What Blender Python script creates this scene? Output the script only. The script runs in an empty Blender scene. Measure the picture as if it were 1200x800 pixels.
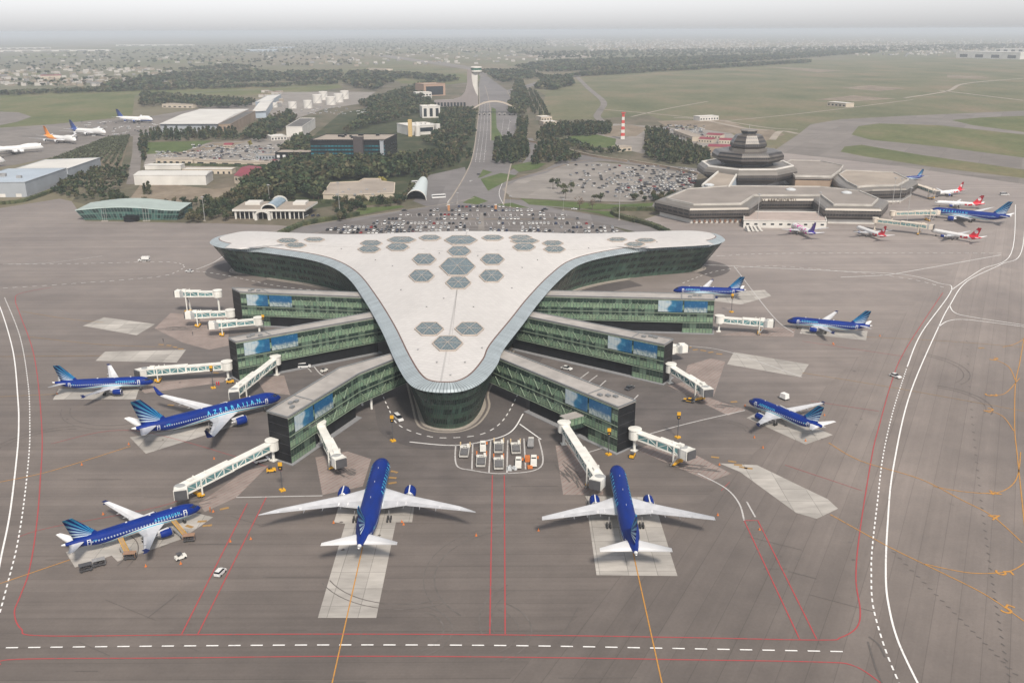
import bpy, bmesh, math, random
from mathutils import Vector, Matrix
random.seed(7)
PI = math.pi
rad = math.radians
# ------------------------------------------------------------------ camera, world, sun, exposure
SC = bpy.context.scene
COL = SC.collection
FPX, PITCH, CAMH, ROLL = 1084.73, rad(18.5773), 134.097, rad(-0.22037)
cam_data = bpy.data.cameras.new('camera')
cam_data.sensor_fit = 'HORIZONTAL'; cam_data.sensor_width = 36.0
cam_data.lens = FPX / 1200 * 36
cam_data.clip_start = 1.0; cam_data.clip_end = 150000
cam = bpy.data.objects.new('camera', cam_data); COL.objects.link(cam)
cam.matrix_world = Matrix.Translation((0, 0, CAMH)) @ Matrix.Rotation(PI / 2 - PITCH, 4, 'X') @ Matrix.Rotation(ROLL, 4, 'Z')
SC.camera = cam
SUN_EL, SUN_AZ = rad(48), rad(162)          # sun behind the camera, azimuth clockwise from +Y
world = bpy.data.worlds.new('World'); SC.world = world; world.use_nodes = True
wn = world.node_tree.nodes; wl = world.node_tree.links; wn.clear()
wo = wn.new('ShaderNodeOutputWorld'); wb = wn.new('ShaderNodeBackground')
sky = wn.new('ShaderNodeTexSky'); sky.sky_type = 'NISHITA'; sky.sun_disc = False
sky.sun_elevation = SUN_EL; sky.sun_rotation = SUN_AZ
sky.air_density = 1.0; sky.dust_density = 1.0; sky.ozone_density = 1.0; sky.altitude = 100
hs = wn.new('ShaderNodeHueSaturation'); hs.inputs['Saturation'].default_value = 0.12
hs.inputs['Value'].default_value = 1.0
tn = wn.new('ShaderNodeMix'); tn.data_type = 'RGBA'; tn.blend_type = 'MULTIPLY'; tn.inputs[0].default_value = 1.0; tn.inputs[7].default_value = (.985, .985, 1.02, 1)
wl.new(sky.outputs[0], hs.inputs['Color']); wl.new(hs.outputs[0], tn.inputs[6]); # hazy skies are dimmer close to the horizon than overhead
tc = wn.new('ShaderNodeTexCoord'); sx = wn.new('ShaderNodeSeparateXYZ'); wl.new(tc.outputs['Generated'], sx.inputs[0])
mr = wn.new('ShaderNodeMapRange'); wl.new(sx.outputs[2], mr.inputs[0])
for i_, v_ in enumerate((0.0, .35, .95, 1.0)): mr.inputs[i_ + 1].default_value = v_
dm = wn.new('ShaderNodeMix'); dm.data_type = 'RGBA'; dm.blend_type = 'MULTIPLY'; dm.inputs[0].default_value = 1.0
cb_ = wn.new('ShaderNodeCombineXYZ')
for i_ in range(3): wl.new(mr.outputs[0], cb_.inputs[i_])
wl.new(tn.outputs[2], dm.inputs[6]); wl.new(cb_.outputs[0], dm.inputs[7]); wl.new(dm.outputs[2], wb.inputs['Color'])
wb.inputs['Strength'].default_value = 0.074
wl.new(wb.outputs[0], wo.inputs['Surface'])
sun_data = bpy.data.lights.new('sun', 'SUN'); sun_data.energy = 1.95; sun_data.angle = rad(10); sun_data.color = (1.0, 0.90, 0.78)
sun = bpy.data.objects.new('sun', sun_data); COL.objects.link(sun)
sdir = Vector((math.sin(SUN_AZ) * math.cos(SUN_EL), math.cos(SUN_AZ) * math.cos(SUN_EL), math.sin(SUN_EL)))
sun.rotation_euler = sdir.to_track_quat('Z', 'Y').to_euler()
SC.view_settings.view_transform = 'Standard'; SC.view_settings.look = 'None'
SC.view_settings.gamma = 1.0; SC.view_settings.exposure = 1.15; SC.view_settings.use_curve_mapping = False
SC.render.engine = 'CYCLES'
SC.cycles.use_denoising = True
SC.cycles.max_bounces = 6; SC.cycles.diffuse_bounces = 2; SC.cycles.glossy_bounces = 2
SC.cycles.transmission_bounces = 2; SC.cycles.volume_bounces = 1
SC.cycles.use_adaptive_sampling = False

# ------------------------------------------------------------------ survey helper: a sight line of the photograph meets height z
def G(px, py, z=0.0):
    a, b = px - 600, py - 400
    c, s = math.cos(ROLL), math.sin(ROLL)
    a, b = a * c + b * s, -a * s + b * c
    dx, dy, dz = a / FPX, math.cos(PITCH) - b / FPX * math.sin(PITCH), -math.sin(PITCH) - b / FPX * math.cos(PITCH)
    t = (z - CAMH) / dz
    return (t * dx, t * dy)
def GG(pts, z=0.0): return [G(x, y, z) for x, y in pts]
def G3(px, py, z=0.0):
    x, y = G(px, py, z); return Vector((x, y, z))

# ------------------------------------------------------------------ materials
MATS = {}
def NT(m):
    n, l = m.node_tree.nodes, m.node_tree.links
    n.clear()
    out = n.new('ShaderNodeOutputMaterial'); b = n.new('ShaderNodeBsdfPrincipled')
    l.new(b.outputs[0], out.inputs[0])
    return n, l, b
class SH:
    """small shader-graph helper"""
    def __init__(s, name):
        s.m = bpy.data.materials.new(name); s.m.use_nodes = True
        s.n, s.l, s.b = NT(s.m)
    def set(s, sock, v):
        if hasattr(v, 'is_linked') or hasattr(v, 'links'): s.l.new(v, sock)
        elif isinstance(v, (tuple, list)) and len(v) == 3 and sock.type == 'RGBA': sock.default_value = (*v, 1)
        else: sock.default_value = v
    def math(s, op, a, b=None, c=None):
        n = s.n.new('ShaderNodeMath'); n.operation = op
        s.set(n.inputs[0], a)
        if b is not None: s.set(n.inputs[1], b)
        if c is not None: s.set(n.inputs[2], c)
        return n.outputs[0]
    def coord(s, kind='Object'):
        if kind == 'Position': return s.n.new('ShaderNodeNewGeometry').outputs['Position']
        return s.n.new('ShaderNodeTexCoord').outputs[kind]
    def xyz(s, v):
        n = s.n.new('ShaderNodeSeparateXYZ'); s.l.new(v, n.inputs[0]); return n.outputs
    def comb(s, x, y, z=0.0):
        n = s.n.new('ShaderNodeCombineXYZ')
        for i, v in enumerate((x, y, z)): s.set(n.inputs[i], v)
        return n.outputs[0]
    def mapv(s, v, scale=(1, 1, 1), rz=0, loc=(0, 0, 0)):
        n = s.n.new('ShaderNodeMapping'); s.l.new(v, n.inputs[0]); n.inputs['Scale'].default_value = scale
        n.inputs['Rotation'].default_value = (0, 0, rz); n.inputs['Location'].default_value = loc; return n.outputs[0]
    def noise(s, v, scale, detail=3, rough=.55, out='Fac'):
        n = s.n.new('ShaderNodeTexNoise'); s.l.new(v, n.inputs['Vector']); n.inputs['Scale'].default_value = scale
        n.inputs['Detail'].default_value = detail; n.inputs['Roughness'].default_value = rough; return n.outputs[out]
    def white(s, v, out='Value'):
        n = s.n.new('ShaderNodeTexWhiteNoise'); n.noise_dimensions = '3D'; s.l.new(v, n.inputs['Vector']); return n.outputs[out]
    def voro(s, v, scale, out='Color'):
        n = s.n.new('ShaderNodeTexVoronoi'); s.l.new(v, n.inputs['Vector']); n.inputs['Scale'].default_value = scale; return n.outputs[out]
    def ramp(s, f, stops):
        n = s.n.new('ShaderNodeValToRGB'); s.l.new(f, n.inputs[0]); e = n.color_ramp.elements
        while len(e) < len(stops): e.new(.5)
        for k, (p, c) in enumerate(stops):
            e[k].position = p; e[k].color = (*c, 1) if len(c) == 3 else c
        return n.outputs[0]
    def fit(s, f, a, b, c=0.0, d=1.0):
        n = s.n.new('ShaderNodeMapRange'); s.l.new(f, n.inputs[0])
        for i, v in enumerate((a, b, c, d)): n.inputs[i + 1].default_value = v
        return n.outputs[0]
    def mix(s, f, a, b, mode='MIX'):
        n = s.n.new('ShaderNodeMix'); n.data_type = 'RGBA'; n.blend_type = mode
        s.set(n.inputs[0], f); s.set(n.inputs[6], a); s.set(n.inputs[7], b); return n.outputs[2]
    def scale(s, col, f): return s.mix(1.0, col, s.comb(f, f, f), 'MULTIPLY')
    def done(s, col, rough=.6, metal=0.0, spec=None, bump=None, bstr=.3, bdist=.1):
        s.set(s.b.inputs['Base Color'], col); s.set(s.b.inputs['Roughness'], rough); s.set(s.b.inputs['Metallic'], metal)
        if spec is not None: s.b.inputs['Specular IOR Level'].default_value = spec
        if bump is not None:
            n = s.n.new('ShaderNodeBump'); s.l.new(bump, n.inputs['Height']); n.inputs['Strength'].default_value = bstr
            n.inputs['Distance'].default_value = bdist; s.l.new(n.outputs[0], s.b.inputs['Normal'])
        return s.m
def M(name, col, rough=.6, metal=0.0, var=.12, sc=.8, spec=None):
    """plain paint / metal / concrete with a little uneven wear"""
    if name in MATS: return MATS[name]
    s = SH(name)
    f = s.noise(s.coord(), sc, 4)
    c = s.scale(col, s.fit(f, .3, .7, 1 - var, 1 + var))
    MATS[name] = s.done(c, rough, metal, spec); return MATS[name]

# ------------------------------------------------------------------ mesh builder
class MB:
    def __init__(s): s.v = []; s.f = []; s.mi = []; s.uv = {}
    def face(s, pts, mi=0, uv=None):
        b = len(s.v); s.v += [tuple(p) for p in pts]; s.f.append(tuple(range(b, b + len(pts)))); s.mi.append(mi)
        if uv: s.uv[len(s.f) - 1] = uv
    def box(s, c, d, rz=0.0, mi=0, taper=1.0, mtop=None):
        cx, cy, cz = c; dx, dy, dz = d[0] / 2, d[1] / 2, d[2] / 2; co, si = math.cos(rz), math.sin(rz); b = len(s.v)
        for z, k in ((-dz, 1), (dz, taper)):
            for x, y in ((-dx, -dy), (dx, -dy), (dx, dy), (-dx, dy)):
                s.v.append((cx + (x * co - y * si) * k, cy + (x * si + y * co) * k, cz + z))
        for n, q in enumerate(((3, 2, 1, 0), (4, 5, 6, 7), (0, 1, 5, 4), (1, 2, 6, 5), (2, 3, 7, 6), (3, 0, 4, 7))):
            s.f.append(tuple(b + i for i in q)); s.mi.append(mtop if (mtop is not None and n == 1) else mi)
    def prism(s, poly, z0, z1, mi=0, mtop=None, top=True, bottom=False):
        n = len(poly); b = len(s.v)
        s.v += [(p[0], p[1], z0) for p in poly] + [(p[0], p[1], z1) for p in poly]
        for i in range(n):
            j = (i + 1) % n; s.f.append((b + i, b + j, b + n + j, b + n + i)); s.mi.append(mi)
        if top: s.f.append(tuple(b + n + i for i in range(n))); s.mi.append(mi if mtop is None else mtop)
        if bottom: s.f.append(tuple(b + i for i in reversed(range(n)))); s.mi.append(mi)
    def tube(s, p, q, r0, r1=None, n=8, mi=0, caps=True):
        r1 = r0 if r1 is None else r1; p = Vector(p); q = Vector(q); d = (q - p).normalized()
        a = d.cross(Vector((0, 0, 1)) if abs(d.z) < .9 else Vector((1, 0, 0))).normalized(); e = d.cross(a); b = len(s.v)
        for c, r in ((p, r0), (q, r1)):
            for i in range(n):
                t = 2 * PI * i / n; s.v.append(tuple(c + (a * math.cos(t) + e * math.sin(t)) * r))
        for i in range(n):
            j = (i + 1) % n; s.f.append((b + i, b + j, b + n + j, b + n + i)); s.mi.append(mi)
        if caps:
            s.f.append(tuple(b + i for i in range(n))); s.mi.append(mi); s.f.append(tuple(b + n + i for i in range(n))); s.mi.append(mi)
    def bar(s, p, q, w, h, mi=0):
        """square bar between two points"""
        p = Vector(p); q = Vector(q); d = (q - p).normalized()
        a = d.cross(Vector((0, 0, 1)) if abs(d.z) < .95 else Vector((1, 0, 0))).normalized(); e = a.cross(d); b = len(s.v)
        for c in (p, q):
            for x, y in ((-1, -1), (1, -1), (1, 1), (-1, 1)): s.v.append(tuple(c + a * x * w / 2 + e * y * h / 2))
        for q4 in ((0, 1, 2, 3), (7, 6, 5, 4), (0, 4, 5, 1), (1, 5, 6, 2), (2, 6, 7, 3), (3, 7, 4, 0)):
            s.f.append(tuple(b + i for i in q4)); s.mi.append(mi)
    def loft(s, rings, mi=0, closed=True, cap=True):
        n = len(rings[0]); b = len(s.v)
        for r in rings: s.v += [tuple(p) for p in r]
        for k in range(len(rings) - 1):
            for i in range(n if closed else n - 1):
                j = (i + 1) % n; o = b + k * n
                s.f.append((o + i, o + j, o + n + j, o + n + i)); s.mi.append(mi)
        if cap:
            s.f.append(tuple(b + i for i in range(n))); s.mi.append(mi)
            o = b + (len(rings) - 1) * n; s.f.append(tuple(o + i for i in reversed(range(n)))); s.mi.append(mi)
    def lathe(s, prof, c=(0, 0, 0), n=16, mi=0, sq=None):
        rings = []
        for r, z in prof: rings.append([(c[0] + r * math.cos(2 * PI * i / n + (sq or 0)), c[1] + r * math.sin(2 * PI * i / n + (sq or 0)), c[2] + z) for i in range(n)])
        s.loft(rings, mi)
    def ribbon(s, pts, w, z, mi=0):
        """flat strip of width w along a polyline"""
        P = [Vector((p[0], p[1])) for p in pts]; L = []
        for i, p in enumerate(P):
            t = (P[min(i + 1, len(P) - 1)] - P[max(i - 1, 0)]).normalized(); nn = Vector((-t.y, t.x)) * w / 2
            L.append((p + nn, p - nn))
        for (a, b), (c, d) in zip(L, L[1:]): s.face([(a.x, a.y, z), (b.x, b.y, z), (d.x, d.y, z), (c.x, c.y, z)], mi)
    def build(s, name, mats, parent=None, smooth=False):
        me = bpy.data.meshes.new(name); me.from_pydata(s.v, [], s.f)
        for m in (mats if isinstance(mats, (list, tuple)) else [mats]): me.materials.append(m)
        me.polygons.foreach_set('material_index', s.mi)
        if smooth: me.polygons.foreach_set('use_smooth', [True] * len(s.f))
        if s.uv:
            u = me.uv_layers.new(name='UVMap')
            for k, c in s.uv.items():
                for li, t in zip(me.polygons[k].loop_indices, c): u.data[li].uv = t
        me.update()
        o = bpy.data.objects.new(name, me); COL.objects.link(o)
        if parent is not None: o.parent = parent
        return o
def tag(o, label=None, cat=None, group=None, kind=None):
    for k, v in (('label', label), ('category', cat), ('group', group), ('kind', kind)):
        if v: o[k] = v
    return o
def thing(name, label, cat, loc=(0, 0, 0), rz=0.0, group=None):
    o = bpy.data.objects.new(name, None); COL.objects.link(o); o.location = loc if len(loc) == 3 else (*loc, 0); o.rotation_euler = (0, 0, rz)
    o.empty_display_size = 1
    return tag(o, label, cat, group)
KIDS = {}
def dup(root, loc, rz=0.0, label=None, sc=None):
    """copy of a thing with its parts and sub-parts"""
    if root.name not in KIDS:
        KIDS[root.name] = [(c, list(c.children)) for c in root.children]
    r = root.copy(); COL.objects.link(r); r.location = loc if len(loc) == 3 else (*loc, 0); r.rotation_euler = (0, 0, rz)
    if label: r['label'] = label
    if sc: r.scale = sc if isinstance(sc, tuple) else (sc, sc, sc)
    for c, gs in KIDS[root.name]:
        d = c.copy(); COL.objects.link(d); d.parent = r
        for g in gs:
            e = g.copy(); COL.objects.link(e); e.parent = d
    return r
def smooth_curve(pts, n=8, closed=False):
    P = [Vector(p) for p in pts]; N = len(P); out = []
    for i in range(N if closed else N - 1):
        p0, p1, p2, p3 = (P[(i - 1) % N], P[i], P[(i + 1) % N], P[(i + 2) % N]) if closed else (P[max(i - 1, 0)], P[i], P[i + 1], P[min(i + 2, N - 1)])
        for k in range(n):
            t = k / n
            out.append(.5 * ((2 * p1) + (p2 - p0) * t + (2 * p0 - 5 * p1 + 4 * p2 - p3) * t * t + (3 * p1 - p0 - 3 * p2 + p3) * t ** 3))
    if not closed: out.append(P[-1])
    return out
def inside(p, poly):
    x, y = p; c = False; n = len(poly); j = n - 1
    for i in range(n):
        xi, yi = poly[i]; xj, yj = poly[j]
        if (yi > y) != (yj > y) and x < (xj - xi) * (y - yi) / (yj - yi) + xi: c = not c
        j = i
    return c
def flat(name, poly, z, mat, kind='structure', thick=None):
    m = MB(); m.face([(p[0], p[1], z) for p in poly]); return tag(m.build(name, mat), kind=kind)
# ------------------------------------------------------------------ ground materials
def mat_land():
    s = SH('steppe'); p = s.coord('Position')
    v = s.mapv(p, (1, .45, 1))
    a = s.noise(v, .0011, 6, .62); b = s.noise(p, .008, 5, .6); c2 = s.noise(v, .00035, 3)
    col = s.ramp(a, [(.28, (.075, .085, .05)), (.42, (.115, .12, .062)), (.52, (.145, .13, .085)), (.62, (.19, .16, .115)), (.75, (.24, .21, .17))])
    col = s.mix(s.fit(c2, .42, .62), col, (.13, .13, .095))
    col = s.scale(col, s.fit(b, .3, .7, .8, 1.2))
    return s.done(col, .95, spec=.1)
def mat_grass(name, c1, c2, c3, sc=.01):
    s = SH(name); p = s.coord('Position')
    a = s.noise(s.mapv(p, (1, .6, 1)), sc, 6, .62); b = s.noise(p, .12, 4, .6)
    col = s.ramp(a, [(.33, c1), (.5, c2), (.68, c3)])
    col = s.scale(col, s.fit(b, .3, .7, .82, 1.18))
    return s.done(col, .95, spec=.1)
def mat_apron():
    s = SH('apron asphalt'); p = s.coord('Position'); X, Y, Z = s.xyz(p)
    # paving lanes: across the picture on the near west side, radial on the east side
    side = s.math('GREATER_THAN', s.math('ADD', X, s.math('MULTIPLY', s.math('SUBTRACT', Y, 255.0), -.72)), 62.0)
    fx = s.comb(s.math('MULTIPLY', X, .006), s.math('MULTIPLY', Y, .34), 0.0)
    r2 = s.mapv(p, (1, 1, 1), rad(-62)); rx, ry, rz_ = s.xyz(r2)
    fy = s.comb(s.math('MULTIPLY', rx, .006), s.math('MULTIPLY', ry, .16), 3.0)
    n1 = s.noise(fx, 1.0, 5, .7); n2 = s.noise(fy, 1.0, 5, .7)
    st = s.n.new('ShaderNodeMix'); st.data_type = 'FLOAT'; s.set(st.inputs[0], side); s.set(st.inputs[2], n1); s.set(st.inputs[3], n2); st = st.outputs[0]
    lane = s.n.new('ShaderNodeMix'); lane.data_type = 'FLOAT'; s.set(lane.inputs[0], side); s.set(lane.inputs[2], Y); s.set(lane.inputs[3], ry); lane = lane.outputs[0]
    lid = s.math('FLOOR', s.math('DIVIDE', lane, 5.6)); lrand = s.white(s.comb(lid, side, 0.0))
    fr = s.math('FRACT', s.math('DIVIDE', lane, 5.6)); joint = s.math('LESS_THAN', fr, .035)
    big = s.noise(p, .012, 5, .6); mid = s.noise(p, .09, 5, .65); fine = s.noise(p, 1.3, 3, .6)
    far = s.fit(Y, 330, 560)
    base = s.mix(s.fit(big, .36, .66), (.116, .101, .093), (.168, .145, .131))
    dx = s.math('ADD', X, 25.0); dy = s.math('SUBTRACT', Y, 395.0); rr = s.math('POWER', s.math('ADD', s.math('MULTIPLY', dx, dx), s.math('MULTIPLY', dy, dy)), .5)
    worn = s.fit(s.math('ADD', rr, s.math('MULTIPLY', big, 60.0)), 130, 190, 1.0, 0.0)
    base = s.mix(s.math('MULTIPLY', worn, .75), base, s.mix(s.fit(mid, .35, .65), (.085, .078, .077), (.112, .10, .097)))
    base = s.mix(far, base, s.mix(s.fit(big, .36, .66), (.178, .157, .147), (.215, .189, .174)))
    k = s.math('ADD', .70, s.math('MULTIPLY', st, .56))
    k = s.math('MULTIPLY', k, s.math('ADD', .97, s.math('MULTIPLY', lrand, .12)))
    k = s.math('MULTIPLY', k, s.math('MULTIPLY', s.fit(X, 55, 120, 1.0, 1.25), s.fit(Y, 185, 250, .90, 1.02)))
    k = s.math('MULTIPLY', k, s.fit(fine, .3, .7, .95, 1.05))
    k = s.math('MULTIPLY', k, s.fit(mid, .3, .7, .90, 1.08))
    k = s.math('MULTIPLY', k, s.math('SUBTRACT', 1.0, s.math('MULTIPLY', joint, .2)))
    sp = s.noise(p, .28, 3, .5); sp = s.fit(sp, .70, .80); spm = s.math('MULTIPLY', sp, s.fit(s.noise(p, .02, 2), .5, .6))
    k = s.math('MULTIPLY', k, s.math('SUBTRACT', 1.0, s.math('MULTIPLY', spm, .35)))
    return s.done(s.scale(base, k), s.fit(mid, .3, .7, .62, .85), spec=.3)
def mat_lane():
    """darker worn asphalt of service lanes"""
    s = SH('lane asphalt'); p = s.coord('Position')
    f = s.noise(p, .05, 5, .6); g = s.noise(p, .9, 3)
    col = s.mix(s.fit(f, .35, .65), (.082, .074, .074), (.108, .097, .094))
    return s.done(s.scale(col, s.fit(g, .3, .7, .93, 1.07)), .8, spec=.3)
def mat_conc(name, c, joint=7.5, rz=0.0, dirt=.5, jd=.35):
    s = SH(name); p = s.coord('Position'); q = s.mapv(p, (1, 1, 1), rz); X, Y, Z = s.xyz(q)
    cx = s.math('FLOOR', s.math('DIVIDE', X, joint)); cy = s.math('FLOOR', s.math('DIVIDE', Y, joint))
    r = s.white(s.comb(cx, cy, 0.0))
    jx = s.math('LESS_THAN', s.math('FRACT', s.math('DIVIDE', X, joint)), .025); jy = s.math('LESS_THAN', s.math('FRACT', s.math('DIVIDE', Y, joint)), .025)
    j = s.math('MAXIMUM', jx, jy)
    f = s.noise(s.mapv(q, (.3, 1, 1)), .22, 5, .65); g = s.noise(q, .05, 4)
    k = s.math('MULTIPLY', s.fit(f, .3, .72, 1 + dirt * .14, 1 - dirt * .3), s.fit(r, 0, 1, .84, 1.07))
    k = s.math('MULTIPLY', k, s.fit(g, .35, .65, 1.06, .9))
    k = s.math('MULTIPLY', k, s.math('SUBTRACT', 1.0, s.math('MULTIPLY', j, jd)))
    return s.done(s.scale(c, k), .85, spec=.25)
def mat_hatch(rz):
    """bridge pads: pink concrete with worn red hatching"""
    s = SH('bridge pad concrete'); p = s.coord('Position'); q = s.mapv(p, (1, 1, 1), rz); X, Y, Z = s.xyz(q)
    st = s.math('LESS_THAN', s.math('FRACT', s.math('DIVIDE', X, 1.5)), .16)
    f = s.noise(p, .12, 5, .65); w = s.noise(p, .5, 4)
    col = s.mix(s.math('MULTIPLY', st, s.fit(w, .35, .6, .15, .75)), (.265, .225, .205), (.22, .105, .09))
    return s.done(s.scale(col, s.fit(f, .3, .72, 1.12, .74)), .85, spec=.25)
def mat_mark(name, c, wear=.5):
    s = SH(name); p = s.coord('Position')
    f = s.noise(p, .8, 4, .7); col = s.mix(s.fit(f, .52, .72, 0, wear), c, (.13, .118, .112))
    return s.done(col, .7, spec=.3)
LAND = mat_land()
GR_FIELD = mat_grass('dry field grass', (.078, .098, .038), (.115, .125, .056), (.17, .145, .085))
GR_STEPPE = mat_grass('airfield grass', (.088, .10, .052), (.13, .13, .075), (.185, .15, .10), .007)
GR_DULL = mat_grass('dull landside grass', (.075, .08, .05), (.115, .105, .075), (.16, .135, .105), .02)
GR_LAWN = mat_grass('green lawn', (.062, .092, .03), (.078, .108, .038), (.10, .122, .052), .03)
SOIL = mat_grass('bare soil', (.16, .13, .10), (.2, .165, .125), (.25, .21, .165), .03)
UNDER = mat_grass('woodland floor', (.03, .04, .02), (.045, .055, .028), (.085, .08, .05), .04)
APRON = mat_apron(); LANE = mat_lane()
CONC = mat_conc('pale concrete', (.40, .38, .352), 7.5, 0, .9); CONC2 = mat_conc('grey concrete', (.25, .235, .225), 6, .3)
TAXI = mat_conc('taxiway asphalt', (.19, .172, .158), 40, .5, .6, .1)
ROAD = mat_conc('road asphalt', (.17, .16, .158), 60, 0, .5, .0)
LOT = mat_conc('car park asphalt', (.155, .142, .135), 30, 0, .6, .05); LOT2 = mat_conc('pale car park surface', (.245, .225, .205), 20, .3, .6, .05)
PAD = mat_hatch(rad(35)); TRACK = M('dirt track', (.3, .265, .225), .95, 0, .15, .05, .1)
W_MARK = mat_mark('white road paint', (.72, .72, .71), .45); R_MARK = mat_mark('red apron paint', (.36, .055, .06), .75); Y_MARK = mat_mark('yellow apron paint', (.46, .225, .045), .75)
RUB = mat_mark('rubber smears', (.10, .09, .085), 1.0); WF_MARK = mat_mark('faded white paint', (.45, .44, .43), .8); Y_FADE = mat_mark('faded yellow paint', (.33, .2, .07), .8)

# ------------------------------------------------------------------ ground sheets
XW, YW = 45000, 60000
flat('ground', [(-XW, -600), (XW, -600), (XW, YW), (-XW, YW)], 0, LAND)
def sheet(name, px, z, mat): return flat(name, GG(px), z, mat)
# open airfield and far grass
sheet('grass_field', [(0, 151), (0, 110), (160, 104), (310, 101), (395, 97), (402, 103), (330, 112), (158, 113), (155, 135), (110, 141), (58, 146), (30, 152)], .05, GR_FIELD)
sheet('airfield_grass', [(632, 141), (640, 108), (700, 84), (900, 72), (1200, 66), (1200, 212), (1140, 206), (1110, 194), (985, 178), (935, 165), (900, 176), (870, 160), (800, 150), (760, 135), (690, 140)], .05, GR_STEPPE)
sheet('grass_field', [(455, 90), (560, 85), (575, 93), (520, 100), (470, 98)], .05, GR_FIELD)
# apron and taxiways
sheet('apron', [(-520, 860), (1720, 870), (1560, 196), (1330, 190), (1200, 207), (1100, 196), (935, 168), (905, 180), (880, 205), (830, 240), (770, 252), (735, 264), (760, 276), (640, 271), (400, 272), (325, 264), (262, 262), (100, 259), (84, 236), (70, 233), (0, 244), (-90, 262), (-420, 300)], .09, APRON)
sheet('apron', [(0, 196), (0, 176), (0, 150), (60, 146), (110, 141), (160, 139), (330, 112), (345, 118), (290, 140), (195, 158), (165, 160), (150, 160), (90, 178), (25, 192)], .10, TAXI)
sheet('taxiway', [(905, 178), (935, 158), (950, 146), (985, 140), (1060, 136), (1200, 130), (1320, 124), (1330, 205), (1200, 216), (1060, 196), (960, 184)], .11, TAXI)
sheet('grass_island', [(998, 158), (1006, 148), (1030, 145), (1100, 147), (1200, 158), (1330, 170), (1330, 200), (1200, 185), (1100, 172), (1020, 164)], .14, GR_FIELD)
sheet('grass_island', [(985, 178), (990, 172), (1010, 170), (1080, 182), (1200, 199), (1300, 214), (1300, 224), (1200, 209), (1100, 197), (1010, 183)], .14, GR_FIELD)
sheet('grass_island', [(1115, 141), (1150, 138), (1200, 136), (1330, 132), (1330, 168), (1200, 155), (1140, 147)], .14, GR_FIELD)
sheet('taxiway', [(0, 131), (22, 132), (37, 137), (20, 143), (0, 147), (-60, 150), (-60, 130)], .12, TAXI)
# ramp edges, landside base surface
sheet('landside_ground', [(84, 236), (150, 160), (165, 158), (200, 150), (330, 115), (345, 105), (440, 97), (540, 90), (600, 92), (640, 112), (650, 140), (760, 135), (840, 158), (880, 200), (835, 238), (770, 250), (740, 264), (760, 278), (640, 278), (400, 278), (300, 278), (262, 264), (200, 260)], .04, GR_DULL)
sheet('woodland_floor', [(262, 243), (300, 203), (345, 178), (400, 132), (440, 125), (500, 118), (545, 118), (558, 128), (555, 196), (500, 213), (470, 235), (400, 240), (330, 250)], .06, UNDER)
# roads
def rd(name, L, R, z=.16, mat=None): return sheet(name, L + R[::-1], z, mat or ROAD)
rd('boulevard', [(523, 242), (552, 190), (559, 150), (562, 118), (561, 102), (563, 90)], [(590, 242), (596, 205), (606, 160), (607, 133), (594, 106), (572, 90)], .16)
rd('boulevard', [(563, 90), (558, 83), (520, 77), (440, 66)], [(572, 90), (567, 81), (528, 74.5), (450, 64.5)], .15, TAXI)
rd('road', [(594, 106), (640, 93), (700, 85)], [(596, 110), (645, 95), (700, 86.5)], .15)
rd('forecourt_road', [(300, 275), (352, 266), (400, 258), (470, 247), (530, 238), (556, 232), (600, 236), (660, 246), (720, 256), (770, 268), (800, 278)], [(330, 280), (385, 270), (440, 258), (490, 249), (540, 241), (570, 240), (600, 243), (650, 251), (700, 261), (745, 272), (760, 280)], .18)
sheet('car_park', [(372, 274), (395, 263), (470, 249), (540, 240), (600, 242), (650, 250), (700, 260), (740, 274), (720, 282), (390, 282)], .20, LOT)
sheet('car_park', [(600, 232), (588, 222), (607, 211), (640, 203), (660, 193), (700, 190), (760, 196), (818, 205), (812, 222), (780, 233), (740, 237), (680, 236)], .20, LOT2)
rd('road', [(590, 215), (640, 198), (662, 186), (640, 182), (690, 182), (760, 192), (830, 199)], [(600, 222), (650, 203), (680, 193), (700, 189), (720, 190), (765, 197), (830, 205)], .17)
rd('road', [(556, 232), (600, 234), (680, 240), (770, 238), (800, 234)], [(556, 236), (600, 240), (680, 245), (772, 243), (800, 238)], .17)
rd('road', [(618, 162), (622, 178), (612, 192), (590, 205)], [(624, 162), (634, 178), (622, 192), (600, 208)], .17)
sheet('forecourt', [(484, 236), (502, 214), (500, 206), (545, 196), (548, 214), (536, 238), (500, 242)], .17, ROAD)
sheet('yard', [(168, 196), (172, 180), (200, 172), (240, 168), (290, 165), (300, 160), (360, 160), (350, 172), (328, 190), (250, 200)], .12, LOT2)
sheet('yard', [(150, 236), (168, 212), (250, 222), (305, 215), (290, 232), (160, 240)], .11, SOIL)
sheet('yard', [(330, 145), (300, 118), (325, 108), (440, 108), (420, 122), (380, 128)], .12, LOT2)
sheet('yard', [(695, 160), (720, 145), (790, 150), (850, 152), (870, 165), (850, 185), (800, 178), (760, 182), (735, 176)], .12, LOT2)
rd('road', [(148, 216), (155, 180), (156, 160)], [(163, 216), (166, 180), (164, 160)], .15, TAXI)
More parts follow.
